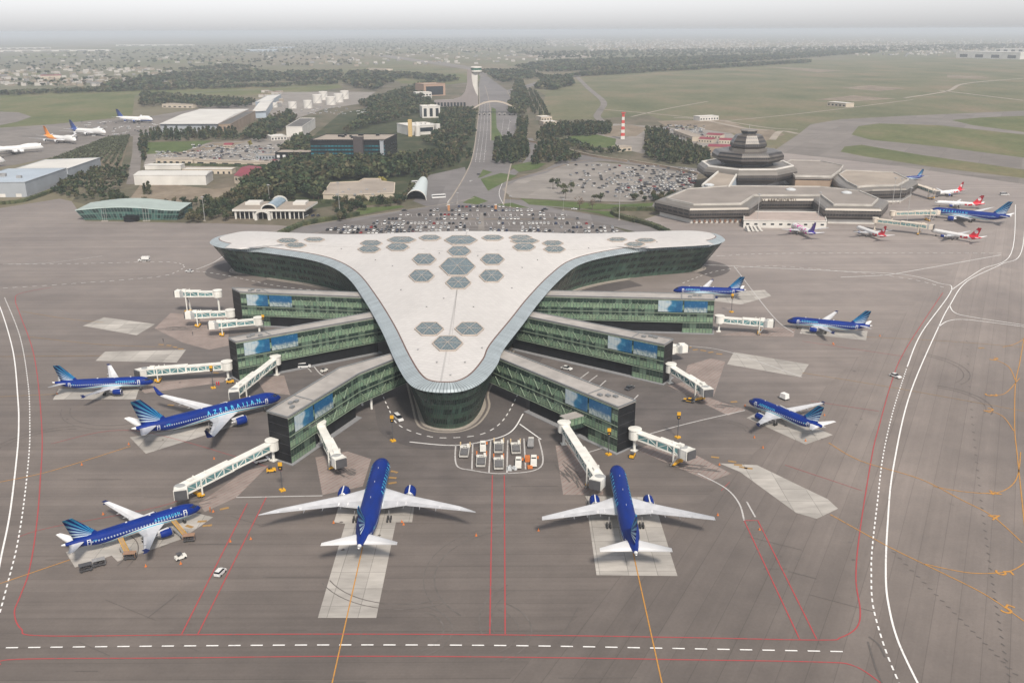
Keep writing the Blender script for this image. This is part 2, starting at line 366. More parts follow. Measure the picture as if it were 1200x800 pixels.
# lawns
for px in ([(563, 210), (587, 203), (606, 206), (572, 224)], [(598, 195), (620, 190), (640, 192), (630, 198), (608, 202)], [(542, 238), (556, 230), (572, 236), (560, 240)],
           [(576, 126), (581, 128), (582, 150), (592, 165), (576, 165)], [(560, 209), (566, 199), (577, 202), (564, 208)], [(412, 254), (420, 244), (470, 241), (474, 243), (440, 249)],
           [(668, 160), (700, 158), (722, 163), (720, 174), (690, 172), (660, 164)], [(170, 167), (250, 165), (215, 178), (172, 181)], [(610, 233), (720, 240), (766, 238), (764, 242), (700, 246), (620, 240)],
           [(672, 246), (700, 250), (720, 256), (716, 248)], [(580, 240), (600, 238), (620, 244), (600, 243)]): sheet('lawn', px, .22, GR_LAWN)
for px in ([(180, 181), (215, 178), (250, 168), (290, 166), (270, 172), (200, 182)], [(700, 150), (735, 146), (760, 150), (745, 160), (710, 160)], [(770, 142), (850, 140), (875, 150), (905, 152), (920, 158), (895, 166), (870, 158), (810, 150), (780, 148)]): sheet('bare_soil', px, .13, SOIL)
# tracks across the airfield
def track(pts, w, mat=None, z=.18, name='dirt_track'):
    m = MB(); m.ribbon([tuple(p) for p in smooth_curve([G(*q) for q in pts], 6)], w, z); return tag(m.build(name, mat or TRACK), kind='structure')
track([(676, 90), (690, 104), (707, 119), (703, 130), (700, 137), (712, 148)], 12, TAXI)
track([(700, 128), (760, 133), (840, 141), (900, 150), (935, 152)], 6); track([(740, 137), (780, 128), (830, 119)], 5)
track([(1060, 115), (1110, 107), (1132, 98), (1200, 92)], 9); track([(935, 157), (915, 154), (905, 164)], 9); track([(900, 153), (870, 150), (820, 140), (790, 138)], 9)
track([(850, 142), (950, 132), (1070, 117)], 5); track([(1100, 106), (1200, 118)], 9)
for pts in ([(402, 103), (520, 100), (560, 96)], [(158, 113), (330, 103), (470, 96)]): track(pts, 7, ROAD)
for px in ([(895, 78), (940, 80), (985, 83), (960, 85)], [(1110, 88), (1150, 90), (1160, 92), (1110, 91)], [(610, 64), (660, 63), (705, 67), (640, 69)], [(600, 63.5), (690, 64), (640, 65.5)], [(985, 103), (1020, 100), (1060, 104), (1030, 107)], [(955, 117), (1000, 112), (1050, 116), (1000, 119)]):
    sheet('bare_soil', px, .12, TRACK if px[0][1] < 70 else SOIL)
for i in range(60):   # field parcels toward the horizon
    y = random.uniform(47, 92); x = random.uniform(-100, 1300); w = random.uniform(20, 90); h = random.uniform(.6, 2.6) * (y - 36) / 30
    if x > 600 and y > 68: continue
    q = [(x + random.uniform(-9, 9), y), (x + w, y + random.uniform(-.5, .5)), (x + w + random.uniform(-9, 9), y + h), (x, y + h)]
    sheet('field', q, .02 + .0004 * i, random.choice([GR_FIELD, GR_STEPPE, SOIL, UNDER, GR_FIELD, GR_STEPPE]))

# ------------------------------------------------------------------ apron pads
for px in ([(404.6, 613.7), (372.5, 724), (441, 724), (464, 612), (483, 612), (485.6, 593), (397, 593), (391.4, 612)], [(686, 581), (699, 674), (794, 675), (772, 605), (765, 583)],
           [(69, 456), (62, 468.5), (125, 468), (159, 468), (163, 456)], [(152, 512.4), (171, 531.7), (247, 508), (290, 494), (285, 488), (233, 500)], [(77, 647), (88, 665), (131, 651), (138, 658), (212, 632), (250, 606), (225, 600)],
           [(874.6, 489.7), (944, 521), (976, 509.7), (900, 478)], [(940, 384), (937, 391), (1015, 399), (1016.7, 388)], [(843, 543), (867, 553), (933, 601), (957, 608), (982, 596), (970, 585), (887, 545)],
           [(852, 427), (938, 442), (948, 427), (860, 412.7)], [(122, 372), (97, 382), (160, 393), (182, 380)], [(123, 412), (112, 423), (207, 425), (218, 410)], [(838, 343), (830, 352), (868, 357), (904, 347), (896, 340)]):
    sheet('concrete_stand', px, .13, CONC)
for px in ([(200, 367), (181, 385), (215, 402), (245, 410), (268, 405), (268, 372)], [(158, 452), (170, 461), (262, 448), (268, 437), (258, 440)], [(315, 545), (277, 583), (240, 600), (233, 590), (250, 578), (287, 552)],
           [(369.6, 536), (378, 580), (425, 570), (435, 538), (407, 529)], [(651, 522), (660, 580), (707, 580), (702, 545), (680, 521)], [(745, 527), (832, 564), (857, 555), (817, 534), (760, 521)],
           [(783, 452), (853, 487), (873, 480), (833, 467), (800, 448)], [(843, 393), (930, 395), (932, 386), (905, 383)], [(333, 440), (340, 463), (310, 460), (300, 443)], [(833, 420), (850, 424), (836, 465), (800, 447), (806, 428)]):
    sheet('bridge_pad', px, .125, PAD)
for px in ([(80, 672), (96, 664), (90, 655)],): pass

# ------------------------------------------------------------------ painted lines
def lines(items, name='painted_lines', kind='structure'):
    for mat, w, z, plist in items:
        m = MB()
        for pts, dash in plist:
            c = [G(*p) for p in pts]
            c = smooth_curve(c, 8) if len(c) > 2 else [Vector(c[0]), Vector(c[1])]
            c = [Vector((p[0], p[1])) for p in c]
            if not dash: m.ribbon([tuple(p) for p in c], w, z); continue
            on, off = dash; seg = []; pos = 0.0; d = 0.0; draw = True; cur = [c[0]]; left = on
            for a, b in zip(c, c[1:]):
                L = (b - a).length; t = 0.0
                while L - t > left:
                    t += left; q = a + (b - a) * (t / L)
                    if draw: cur.append(q); m.ribbon([tuple(x) for x in cur], w, z)
                    draw = not draw; left = on if draw else off; cur = [q]
                left -= L - t; cur.append(b)
        tag(m.build(name, mat), kind=kind)
N_ = None
lines([
 (W_MARK, .48, .16, [([(1078, 806), (1053, 753), (1042, 713), (1038, 676), (1040, 616), (1047, 547), (1067, 460), (1100, 383), (1113, 358), (1133, 330), (1173, 310), (1197, 295), (1202, 240)], N_),
   ([(1063, 430), (1080, 390), (1115, 340), (1100, 332), (1060, 322), (985, 318), (900, 314), (820, 310)], N_), ([(1115, 340), (1150, 316), (1185, 297), (1190, 240)], N_), ([(985, 325), (1030, 323), (1055, 320), (1173, 299)], N_),
   ([(1113, 358), (1118, 366), (1135, 371), (1200, 381)], N_), ([(1100, 383), (1112, 376), (1135, 375), (1200, 383)], N_),
   ([(-4, 680), (2, 650), (12, 600), (20, 533), (22, 500), (21, 467), (15, 410), (0, 360), (-10, 345)], N_),
   ([(480, 518), (533, 522), (577, 515), (600, 505), (613, 485)], N_), ([(609, 497), (634, 515)], N_)]),
 (W_MARK, .4, .16, [([(7, 759), (200, 757), (398, 755.7), (600, 756.5), (800, 760), (1012, 764)], (2.8, 2.3)),
   ([(1056, 806), (1037, 760), (1023, 710), (1021, 673), (1022, 643), (1028, 590), (1035, 533), (1047, 480), (1063, 430)], (1.6, 1.3)),
   ([(0, 718), (10, 680), (20, 640), (28, 590), (34, 533), (35, 500), (33, 450), (23, 393), (5, 348)], (1.6, 1.3)),
   ([(447, 460), (455, 478), (467, 498), (500, 511), (533, 513), (567, 508), (590, 492), (607, 462)], (2.4, 2.4)),
   ([(800, 332), (840, 318), (900, 312), (985, 318), (1060, 326), (1110, 338)], (2.5, 2.5)), ([(640, 325), (720, 315), (800, 303), (845, 300)], (2.5, 2.5)), ([(845, 300), (930, 297), (1180, 297)], (2.5, 2.5)),
   ([(0, 310), (100, 309), (190, 307), (215, 311), (208, 318), (180, 325), (65, 334), (0, 338)], (2.5, 2.5)), ([(230, 318), (260, 322), (330, 336), (390, 342)], (2.5, 2.5)), ([(230, 316), (250, 308), (262, 300)], N_)]),
 (WF_MARK, .5, .16, [([(277, 583), (378, 581)], N_), ([(690, 530), (792, 500), (873, 481)], N_), ([(818, 555), (850, 572), (866, 590), (872, 610)], N_), ([(875, 588), (885, 606)], N_), ([(534, 521), (535, 545), (552, 551), (590, 555), (634, 547), (631, 513)], N_), ([(554, 519), (553, 550)], N_), ([(575, 517), (573, 554)], N_), ([(595, 516), (594, 555)], N_), ([(614, 514), (616, 550)], N_),
   ([(800, 405), (852, 412), (940, 442)], N_), ([(0, 310), (60, 308), (120, 300)], N_), ([(860, 312), (905, 370), (930, 390)], N_), ([(700, 440), (680, 455)], N_), ([(690, 436), (670, 451)], N_), ([(710, 446), (694, 461)], N_), ([(748, 463), (735, 476)], N_),
   ([(352, 422), (365, 436)], N_), ([(360, 418), (378, 440), (395, 432)], N_)]),
 (R_MARK, .32, .15, [([(1105, 343), (1080, 380), (1057, 417), (1045, 447), (1030, 500), (1022, 533), (1008, 620), (1003, 676), (1008, 715), (1004, 735), (985, 747), (960, 750), (800, 747), (600, 744), (400, 743), (233, 743.7), (50, 745), (25, 737), (17, 718), (24, 698), (34, 670), (42, 623), (47, 567), (49, 500), (40, 417), (24, 370), (18, 352), (24, 344), (60, 337)], N_),
   ([(0, 779), (20, 772.5), (200, 771), (398, 769), (600, 770), (800, 773), (957, 775.7), (1000, 780), (1032, 800)], N_),
   ([(312, 583), (232, 743)], N_), ([(290, 590), (213, 743)], N_), ([(577, 557), (574, 743)], N_), ([(591, 557), (592, 743)], N_), ([(872, 610), (937, 749)], N_), ([(888, 610), (957, 749)], N_), ([(872, 610), (888, 610)], N_)]),
 (R_MARK, .18, .15, [([(20, 630), (60, 618), (200, 590), (240, 560)], N_), ([(60, 520), (160, 505), (330, 552)], N_), ([(845, 575), (855, 565)], N_), ([(940, 400), (1060, 418)], N_), ([(950, 470), (1030, 482)], N_), ([(920, 545), (1010, 575)], N_)]),
 (Y_MARK, .30, .165, [([(425, 641), (388, 806)], N_), ([(742, 648), (777, 806)], N_), ([(82, 656), (0, 684)], N_), ([(153, 523), (60, 552), (0, 565)], N_),
   ([(971, 519), (1008, 540), (1077, 561), (1127, 586), (1163, 605), (1198, 636)], N_), ([(973, 603), (1040, 640), (1093, 666), (1153, 696), (1200, 728)], N_), ([(1083, 661), (1133, 671), (1167, 671.5), (1187, 668), (1202, 659)], N_),
   ([(1093, 570), (1127, 576), (1163, 578), (1183, 571), (1193, 556), (1196, 530)], N_), ([(1200, 396), (1195, 425), (1190, 450), (1189, 500), (1192, 533), (1199, 600), (1203, 640)], N_),
   ([(1165, 421), (1182, 430), (1190, 446)], N_), ([(1161, 463), (1178, 461), (1195, 443)], N_), ([(1158, 481), (1175, 488), (1188, 505)], N_), ([(1175, 407), (1190, 403), (1202, 396)], N_)]),
 (Y_FADE, .25, .155, [([(0, 418), (120, 417)], N_), ([(25, 365), (80, 374), (122, 378)], N_), ([(35, 395), (120, 404), (200, 407)], N_), ([(0, 465), (66, 462)], N_), ([(940, 437), (1050, 455), (1200, 482)], N_), ([(1015, 395), (1110, 400), (1200, 407)], N_)]),
])
m = MB()   # worn yellow stop marks
for (x, y, w, h) in [(785, 189 + 407, 0, 0)]: pass
for cx, cy in [(263, 596), (237, 611), (243, 616), (222, 617), (253, 449 - 12), (198, 405), (205, 407), (189, 404), (212, 409), (450, 548), (460, 560), (462, 553), (460, 566), (838, 536), (858, 541), (865, 545), (871, 548), (877, 549), (860, 471), (807, 407), (815, 410), (824, 411), (833, 413), (843, 415), (215, 435), (246, 434), (200, 475), (1150, 408)]:
    x, y = G(cx, cy); m.box((x, y, .158), (2.6, 1.1, .004), random.uniform(-.5, .5))
tag(m.build('painted_lines', Y_FADE), kind='structure')
# stand numbers painted on the taxiway
def numeral(txt, px, py, size, rz):
    cu = bpy.data.curves.new('painted_number', 'FONT'); cu.body = txt; cu.size = size; cu.align_x = 'CENTER'; cu.align_y = 'CENTER'; cu.resolution_u = 3
    t = bpy.data.objects.new('painted_number', cu); COL.objects.link(t)
    dg = bpy.context.evaluated_depsgraph_get(); me = bpy.data.meshes.new_from_object(t.evaluated_get(dg)); bpy.data.objects.remove(t)
    o = bpy.data.objects.new('painted_number', me); COL.objects.link(o); me.materials.append(Y_MARK); x, y = G(px, py); o.location = (x, y, .17); o.rotation_euler = (0, 0, rz); tag(o, kind='structure')
for t, px, py, sz, rz in (('4', 1163, 577.5, 6.2, -1.7), ('4', 1164, 606, 6.2, -.9), ('5', 1176, 671.5, 6.2, -1.6), ('5', 1181, 714.5, 6.2, -.75), ('3', 1165, 421, 6.5, -.9), ('3', 1161, 463, 6.5, -1.7), ('2', 1159, 481, 6.5, -.9)): numeral(t, px, py, sz, rz)
# rubber: tyre streaks left under the swinging bridges and along the taxi lanes
m = MB(); random.seed(3)
for (x, y, a, L, n, sp) in [(814, 548, -.25, 14, 26, 3.0), (666, 556, -1.25, 15, 26, 3.4), (404, 553, -.75, 10, 22, 3.0), (213, 385, .05, 22, 22, 3.5), (848, 475, -.4, 12, 16, 3), (906, 389, 0, 10, 14, 3), (225, 590, .5, 12, 14, 3)]:
    cx, cy = G(x, y)
    for i in range(n):
        o = random.gauss(0, sp * .5); q = random.gauss(0, L * .22); l = L * random.uniform(.2, .5); aa = a + random.gauss(0, .12)
        px_, py_ = cx - math.sin(a) * o + math.cos(a) * q, cy + math.cos(a) * o + math.sin(a) * q
        m.ribbon([(px_ - math.cos(aa) * l / 2, py_ - math.sin(aa) * l / 2), (px_ + math.cos(aa) * l / 2, py_ + math.sin(aa) * l / 2)], random.uniform(.2, .6), .145 + i * .0002)
for pts in [[(1018, 746), (1030, 756), (1037, 770)], [(1017, 752), (1027, 785), (1036, 806)]]: m.ribbon([tuple(p) for p in smooth_curve([G(*q) for q in pts], 6)], .45, .15)
for i in range(46):
    t = i / 45; x, y = G(1133 + 6 * math.sin(t * 3) + t * t * 50, 540 + t * 260 - 140 * (1 - t)); m.box((x, y, .15), (.35, 1.1, .003), .3)
for i in range(22):
    t = i / 21; x, y = G(1040 + t * 150, 640 + t * 150); m.box((x, y, .151), (1.1, .3, .003), -.7)
for i in range(24):
    x, y = G(random.uniform(0, 1000), random.uniform(560, 800)); a = random.choice([0, 0, 0, 1.2, -.5]); l = random.uniform(2, 9)
    m.ribbon([(x - math.cos(a) * l, y - math.sin(a) * l), (x + math.cos(a) * l, y + math.sin(a) * l)], random.uniform(.12, .3), .1445 + i * .00001)
tag(m.build('tyre_marks', RUB), kind='structure')
m = MB(); random.seed(17)   # wide faint arcs left by turning tugs and nose wheels
for k in range(13):
    cx, cy = G(random.uniform(30, 1150), random.uniform(400, 740)); r = random.uniform(7, 24); a0 = random.uniform(0, 6.3); da = random.uniform(.7, 2.6)
    for w_ in (0, random.uniform(1.8, 3.2)): m.ribbon([(cx + (r + w_) * math.cos(a0 + da * i / 14), cy + (r + w_) * math.sin(a0 + da * i / 14)) for i in range(15)], random.uniform(.25, .5), .1425 + k * .00003)
for k in range(26):
    cx, cy = G(random.choice([(427, 625), (742, 640), (110, 655), (190, 515), (110, 462), (925, 495), (980, 392)])[0] + random.gauss(0, 14), random.choice([625, 640, 655, 515, 462, 495]) + random.gauss(0, 8)); n_ = 9; m.face([(cx + random.uniform(.25, .7) * math.cos(6.283 * i / n_), cy + random.uniform(.25, .7) * math.sin(6.283 * i / n_), .1435 + k * .00003) for i in range(n_)])
tag(m.build('tyre_marks', M('faint rubber film', (.125, .113, .106), .85, 0, .2, .4, .2)), kind='structure')
# lane lines of the approach road and the car parks
lines([(W_MARK, .35, .21, [([(552 + 20 * f, 190), (559 + 16 * f, 150), (562 + 13 * f, 120)], (6, 7)) for f in (.25, .5, .75)] + [([(573 + 24 * f, 190), (577 + 24 * f, 165), (580 + 25 * f, 140)], (6, 7)) for f in (.4, .7)] + [([(524, 238), (540, 215), (553, 188)], N_), ([(590, 240), (585, 225), (594, 205)], N_)]),
 (WF_MARK, .3, .215, [([(395 + 14 * k, 273.5), (397 + 14 * k, 270.5)], N_) for k in range(24)] + [([(430, 264.8), (715, 264.8)], N_), ([(455, 259.8), (690, 259.8)], N_), ([(470, 254.8), (672, 254.8)], N_), ([(505, 249.8), (640, 249.8)], N_), ([(400, 268.6), (725, 269)], N_)] + [([(440 + 6.5 * k, 261), (441 + 6.5 * k, 264)], N_) for k in range(40)] + [([(475 + 6.5 * k, 251), (476 + 6.5 * k, 254)], N_) for k in range(30)]),
 (SOIL, 2.2, .21, [([(545, 257), (672, 257.3)], N_), ([(606, 207), (640, 200), (690, 188), (760, 194)], N_)]),
 (TRACK, 1.2, .24, [([(523, 242), (552, 190), (559, 150), (562, 118), (561, 102)], N_), ([(590, 240), (596, 205), (606, 160), (607, 133), (594, 106)], N_), ([(575, 165), (575, 140), (573, 118), (568, 100)], N_), ([(300, 275), (352, 266), (400, 258), (470, 247), (530, 238), (556, 232)], N_)])], 'road_markings')
sheet('paved_apron_strip', [(560, 270), (563, 250), (566, 250), (568, 270)], .225, LOT2)
sheet('orchard_soil', [(50, 193), (126, 160), (153, 159), (142, 196)], .115, M('orchard soil', (.15, .125, .09), .95, 0, .2, .05, .1))
# ------------------------------------------------------------------ terminal with the white roof
def mat_glass(name, tint, floor_h=5.5, pw=1.5, light=(.20, .28, .2), dark=(.012, .022, .02), z0=0.0, band=.42, frame=(.05, .07, .065), lit=.0, slant=0.0, rough=.12):
    """curtain wall on UVs in metres: mullions, pale spandrel bands, darker vision bands, uneven panels"""
    s = SH(name); uv = s.coord('UV'); U, V, _ = s.xyz(uv)
    U2 = s.math('ADD', U, s.math('MULTIPLY', V, slant)) if slant else U
    pu = s.math('DIVIDE', U2, pw); pv = s.math('DIVIDE', s.math('ADD', V, z0), floor_h)
    fv = s.math('FRACT', pv); iu = s.math('FLOOR', pu); iv = s.math('FLOOR', s.math('MULTIPLY', pv, 3.0))
    r = s.white(s.comb(iu, iv, 0.0)); r2 = s.white(s.comb(iu, s.math('FLOOR', pv), 4.0))
    sp = s.math('LESS_THAN', fv, band)
    dk = s.mix(s.math('GREATER_THAN', r2, .72), dark, (dark[0] * 3.4, dark[1] * 3, dark[2] * 2.8))
    lt = s.mix(r, light, tint)
    n = s.noise(s.comb(s.math('MULTIPLY', U, .11), s.math('MULTIPLY', V, .2), 0.0), 1.0, 4, .6)
    col = s.mix(sp, dk, lt); col = s.scale(col, s.fit(n, .3, .7, .7, 1.3))
    col = s.scale(col, s.fit(r, 0, 1, .8, 1.15))
    mu = s.math('LESS_THAN', s.math('FRACT', pu), .15 * 1.5 / pw); mv = s.math('LESS_THAN', s.math('FRACT', s.math('MULTIPLY', pv, 3.0)), .06)
    fr = s.math('MAXIMUM', mu, mv)
    col = s.mix(fr, col, frame)
    return s.done(col, s.mix(fr, (rough,) * 3, (.5,) * 3), 0.0, spec=.6)
G_TERM = mat_glass('terminal curtain wall', (.07, .135, .095), 4.6, 1.6, (.085, .14, .105), (.018, .04, .034), band=.5, slant=.25, frame=(.03, .045, .036))
G_PIER = mat_glass('pier curtain wall', (.12, .20, .135), 5.6, 1.5, (.24, .33, .22), (.026, .045, .036), band=.44, frame=(.03, .045, .036))
G_DARK = M('dark glass', (.012, .02, .026), .1, 0, .2, .3, .6)
def mat_roof():
    s = SH('white roof tiles'); p = s.coord('Position'); X, Y, Z = s.xyz(p)
    ax = s.math('ABSOLUTE', s.math('ADD', X, 24.5))
    a = s.math('DIVIDE', s.math('SUBTRACT', Y, s.math('MULTIPLY', ax, .55)), 2.6)
    l1 = s.math('LESS_THAN', s.math('FRACT', a), .09)
    b = s.math('DIVIDE', s.math('ADD', ax, s.math('MULTIPLY', Y, .55)), 2.6); l2 = s.math('LESS_THAN', s.math('FRACT', b), .06)
    seam = s.math('LESS_THAN', ax, .35)
    r = s.white(s.comb(s.math('FLOOR', a), s.math('FLOOR', b), 0.0)); n = s.noise(p, .02, 4)
    k = s.math('MULTIPLY', s.fit(r, 0, 1, .96, 1.03), s.fit(n, .3, .7, .93, 1.05))
    ln = s.math('MAXIMUM', s.math('MULTIPLY', l1, .18), s.math('MAXIMUM', s.math('MULTIPLY', l2, .13), s.math('MULTIPLY', seam, .25)))
    return s.done(s.scale((.515, .50, .485), s.math('MULTIPLY', k, s.math('SUBTRACT', 1.0, ln))), .5)
def mat_rib(name, c1, c2, pitch, rough=.35, metal=.6):
    s = SH(name); uv = s.coord('UV'); U, V, _ = s.xyz(uv)
    f = s.math('LESS_THAN', s.math('FRACT', s.math('DIVIDE', U, pitch)), .22); n = s.noise(s.comb(U, V, 0.0), .3, 3)
    return s.done(s.scale(s.mix(f, c1, c2), s.fit(n, .3, .7, .85, 1.12)), rough, metal)
ROOFW = mat_roof(); RIM = mat_rib('ribbed metal rim', (.42, .48, .50), (.17, .20, .215), 1.3, .4, .4)
RUST = M('red brown gutter', (.12, .07, .055), .6); SKY_G = M('skylight glass', (.09, .132, .15), .25, 0, .3, .5, .6); SKY_B = M('skylight bar', (.20, .23, .235), .5); SKY_F = M('skylight frame', (.42, .36, .31), .5)
DARKM = M('dark cladding', (.011, .012, .014), .45, 0, .3, .4, .2); KERB = M('kerb stone', (.30, .27, .235), .8); GREYR = M('grey roofing', (.33, .31, .29), .7, 0, .2, .15); STEELW = M('white steel', (.72, .72, .69), .4, 0, .08)
CT = Vector((-25.5, 452))
outl = [(-23.2, 291.3), (-31.2, 293.8), (-36.7, 301.9), (-43.4, 323.1), (-53.4, 360.3), (-67, 404.7), (-81.7, 446.2), (-97, 472.5), (-115.1, 488.7), (-142, 503.3), (-165.7, 514.4), (-175.9, 530.2), (-172, 546), (-158, 555.5), (-122, 545), (-82, 526), (-50, 512), (-25.5, 508), (-1, 512), (31, 526), (71, 545), (105, 552), (121, 545), (124.4, 530), (117.5, 518), (105.1, 511.5), (79.4, 503.8), (54.2, 489.8), (35.8, 470.9), (24, 441.3), (12.8, 402.1), (4.6, 367.7), (-3.3, 335.2), (-5.4, 319), (-9.9, 302), (-15.8, 293.4)]
basl = [(-22.8, 301.4), (-28.5, 303.2), (-31.8, 308.5), (-35.5, 327), (-43, 363), (-57, 408), (-73, 453), (-91, 482), (-110, 499), (-138, 514), (-160, 527), (-164, 535), (-161, 541), (-152, 544), (-117, 534), (-78, 515), (-49, 501), (-25.5, 497), (-2, 501), (27, 515), (66, 534), (100, 541), (110, 540), (112, 534), (108, 528), (100, 522.5), (75.5, 514.5), (49, 500), (29.5, 480), (15, 447), (3, 405.5), (-5.5, 371), (-12, 339), (-11.5, 322), (-14.2, 309), (-18, 303)]
OUT = [Vector((p[0], p[1])) for p in smooth_curve(outl, 5, True)]
NO = len(OUT)
def nrm(i):
    t = (OUT[(i + 1) % NO] - OUT[i - 1]).normalized(); return Vector((t.y, -t.x)) if True else None
INW = []
for i in range(NO):
    n = nrm(i); INW.append(n if (CT - OUT[i]).dot(n) > 0 else -n)
ZR = [18.0 + 9.5 * math.exp(-((OUT[i].x + 25.5) / 62) ** 2) * min(1, max(0, -INW[i].y * 1.6)) for i in range(NO)]
IN = [OUT[i] + INW[i] * 5.6 for i in range(NO)]
ZI = [z + 1.9 for z in ZR]
import numpy as np
GX, GY, GS = np.arange(-185, 135, 2.0), np.arange(286, 562, 2.0), 2.0
def solve_roof():
    """soap-film roof: a membrane stretched between the rim heights and blown up a little"""
    X, Y = np.meshgrid(GX, GY); ix = np.array([p.x for p in IN]); iy = np.array([p.y for p in IN]); zi = np.array(ZI)
    ins = np.zeros(X.shape, bool); j = NO - 1
    for i in range(NO):
        c = (iy[i] > Y) != (iy[j] > Y)
        ins ^= c & (X < (ix[j] - ix[i]) * (Y - iy[i]) / (iy[j] - iy[i] + 1e-9) + ix[i]); j = i
    d = (X[..., None] - ix) ** 2 + (Y[..., None] - iy) ** 2
    Z = zi[d.argmin(-1)]; F = Z.copy()
    for _ in range(2600):
        A = .25 * (Z[1:-1, :-2] + Z[1:-1, 2:] + Z[:-2, 1:-1] + Z[2:, 1:-1]) + .0072
        Z[1:-1, 1:-1] = np.where(ins[1:-1, 1:-1], A, F[1:-1, 1:-1])
    return Z
ZG = solve_roof()
def z_roof(x, y):
    u = min(max((x - GX[0]) / GS, 0), len(GX) - 1.001); v = min(max((y - GY[0]) / GS, 0), len(GY) - 1.001)
    i, j = int(u), int(v); f, g = u - i, v - j
    return float((ZG[j, i] * (1 - f) + ZG[j, i + 1] * f) * (1 - g) + (ZG[j + 1, i] * (1 - f) + ZG[j + 1, i + 1] * f) * g)
def on_roof(px, py):
    z = 22.0
    for _ in range(14): x, y = G(px, py, z); z = .5 * z + .5 * z_roof(x, y)
    return Vector((x, y, z))
term = thing('terminal_building', 'large airport terminal with a swooping three pointed white roof over green glass walls', 'terminal', (0, 0, 0))
m = MB(); K = 26
TIPS = [(0, Vector((-22.8, 312))), (60, Vector((-152, 528))), (112, Vector((101, 528))), (180, Vector((-22.8, 312)))]; MIDS = [30, 85, 145]
def skel(i):
    for (a, ta), mid, (b, tb) in zip(TIPS, MIDS, TIPS[1:]):
        if a <= i <= b: return ta.lerp(CT, ((i - a) / (mid - a)) ** 2.0) if i <= mid else tb.lerp(CT, ((b - i) / (b - mid)) ** 2.0)
SK = [skel(i) for i in range(NO)]
rings = []
for k in range(K + 1):
    s = 1 - k / K if k < K else .002
    rings.append([(q.x + (p.x - q.x) * s, q.y + (p.y - q.y) * s, zi if k == 0 else z_roof(q.x + (p.x - q.x) * s, q.y + (p.y - q.y) * s)) for p, zi, q in zip(IN, ZI, SK)])
m.loft(rings, cap=False); roof = m.build('roof', ROOFW, term, True)
m = MB(); u = 0.0; us = [0.0]
for i in range(NO): us.append(us[-1] + (OUT[(i + 1) % NO] - OUT[i]).length)
def strip(m, A, ZA, B, ZB, mi=0, uscale=1.0):
    for i in range(NO):
        j = (i + 1) % NO
        m.face([(A[i].x, A[i].y, ZA[i]), (A[j].x, A[j].y, ZA[j]), (B[j].x, B[j].y, ZB[j]), (B[i].x, B[i].y, ZB[i])], mi, [(us[i], ZA[i]), (us[i + 1], ZA[j]), (us[i + 1], ZB[j]), (us[i], ZB[i])])
Z0 = ZR
P1 = [OUT[i] + INW[i] * .9 for i in range(NO)]; P2 = [OUT[i] + INW[i] * 5.1 for i in range(NO)]
strip(m, OUT, Z0, P1, [z + .75 for z in Z0]); strip(m, P1, [z + .75 for z in Z0], P2, [z + 1.75 for z in Z0])
strip(m, [OUT[i] + INW[i] * 1.2 for i in range(NO)], [z - .5 for z in Z0], OUT, Z0)
m.build('roof_rim', RIM, term, True)
m = MB(); strip(m, P2, [z + 1.76 for z in Z0], IN, [z + .04 for z in ZI]); m.build('gutter', RUST, term)
BASE = [Vector((p[0], p[1])) for p in smooth_curve(basl, 5, True)]
m = MB(); NV = 6
TOPW = [OUT[i] + INW[i] * 1.2 for i in range(NO)]
for k in range(NV):
    def lev(t):
        e = t ** 1.25
        return [BASE[i] + (TOPW[i] - BASE[i]) * e for i in range(NO)], [(z - .5) * t for z in Z0]
    (A, ZA), (B, ZB) = lev(k / NV), lev((k + 1) / NV)
    strip(m, A, ZA, B, ZB)
m.build('glass_wall', G_TERM, term, True)
m = MB()   # slanting glass fins proud of the wall
for i in range(0, NO, 1):
    for q in range(2):
        f = q / 2; j = (i + 1) % NO; a = BASE[i].lerp(BASE[j], f); b = TOPW[i].lerp(TOPW[j], f); z = Z0[i] - .6
        ow = (INW[i] * -.12); m.bar((a.x + ow.x, a.y + ow.y, .3), (b.x + ow.x, b.y + ow.y, z), .12, .12)
m.build('mullion', M('dark mullion', (.03, .045, .04), .4), term)
m = MB(); B2 = [BASE[i] - INW[i] * 1.6 for i in range(NO)]
strip(m, B2, [.0] * NO, B2, [.35] * NO); strip(m, B2, [.35] * NO, BASE, [.36] * NO); m.build('plinth', KERB, term)
LR = [BASE[i] - INW[i] * 2.5 for i in range(NO)]; LR2 = [BASE[i] - INW[i] * 17 for i in range(NO)]
m = MB()
for i in range(NO):
    j = (i + 1) % NO; Q4 = [LR[i], LR[j], LR2[j], LR2[i]]
    if (LR[j] - LR[i]).dot(LR2[j] - LR2[i]) > .02 and (LR2[j] - LR2[i]).length < 16: m.face([(p.x, p.y, .132) for p in Q4])
tag(m.build('service_road', LANE), kind='structure')
m = MB(); strip(m, LR, [.15] * NO, [BASE[i] - INW[i] * 3.3 for i in range(NO)], [.15] * NO); tag(m.build('kerb', KERB), kind='structure')
for vx, vy in [(500, 360), (555, 360), (470, 340), (600, 338), (512, 425), (545, 425), (528, 440), (490, 410), (565, 408), (440, 305), (630, 305), (460, 312), (612, 314), (520, 350), (400, 292), (690, 291), (560, 300), (515, 297), (330, 284), (770, 284)]:
    q = on_roof(vx, vy); m = MB(); m.lathe([(.25, -.2), (.25, .3), (.4, .32), (.4, .45), (.1, .5)], (q.x, q.y, q.z), 10); m.build('roof_vent', M('roof vent metal', (.3, .3, .3), .5), term)
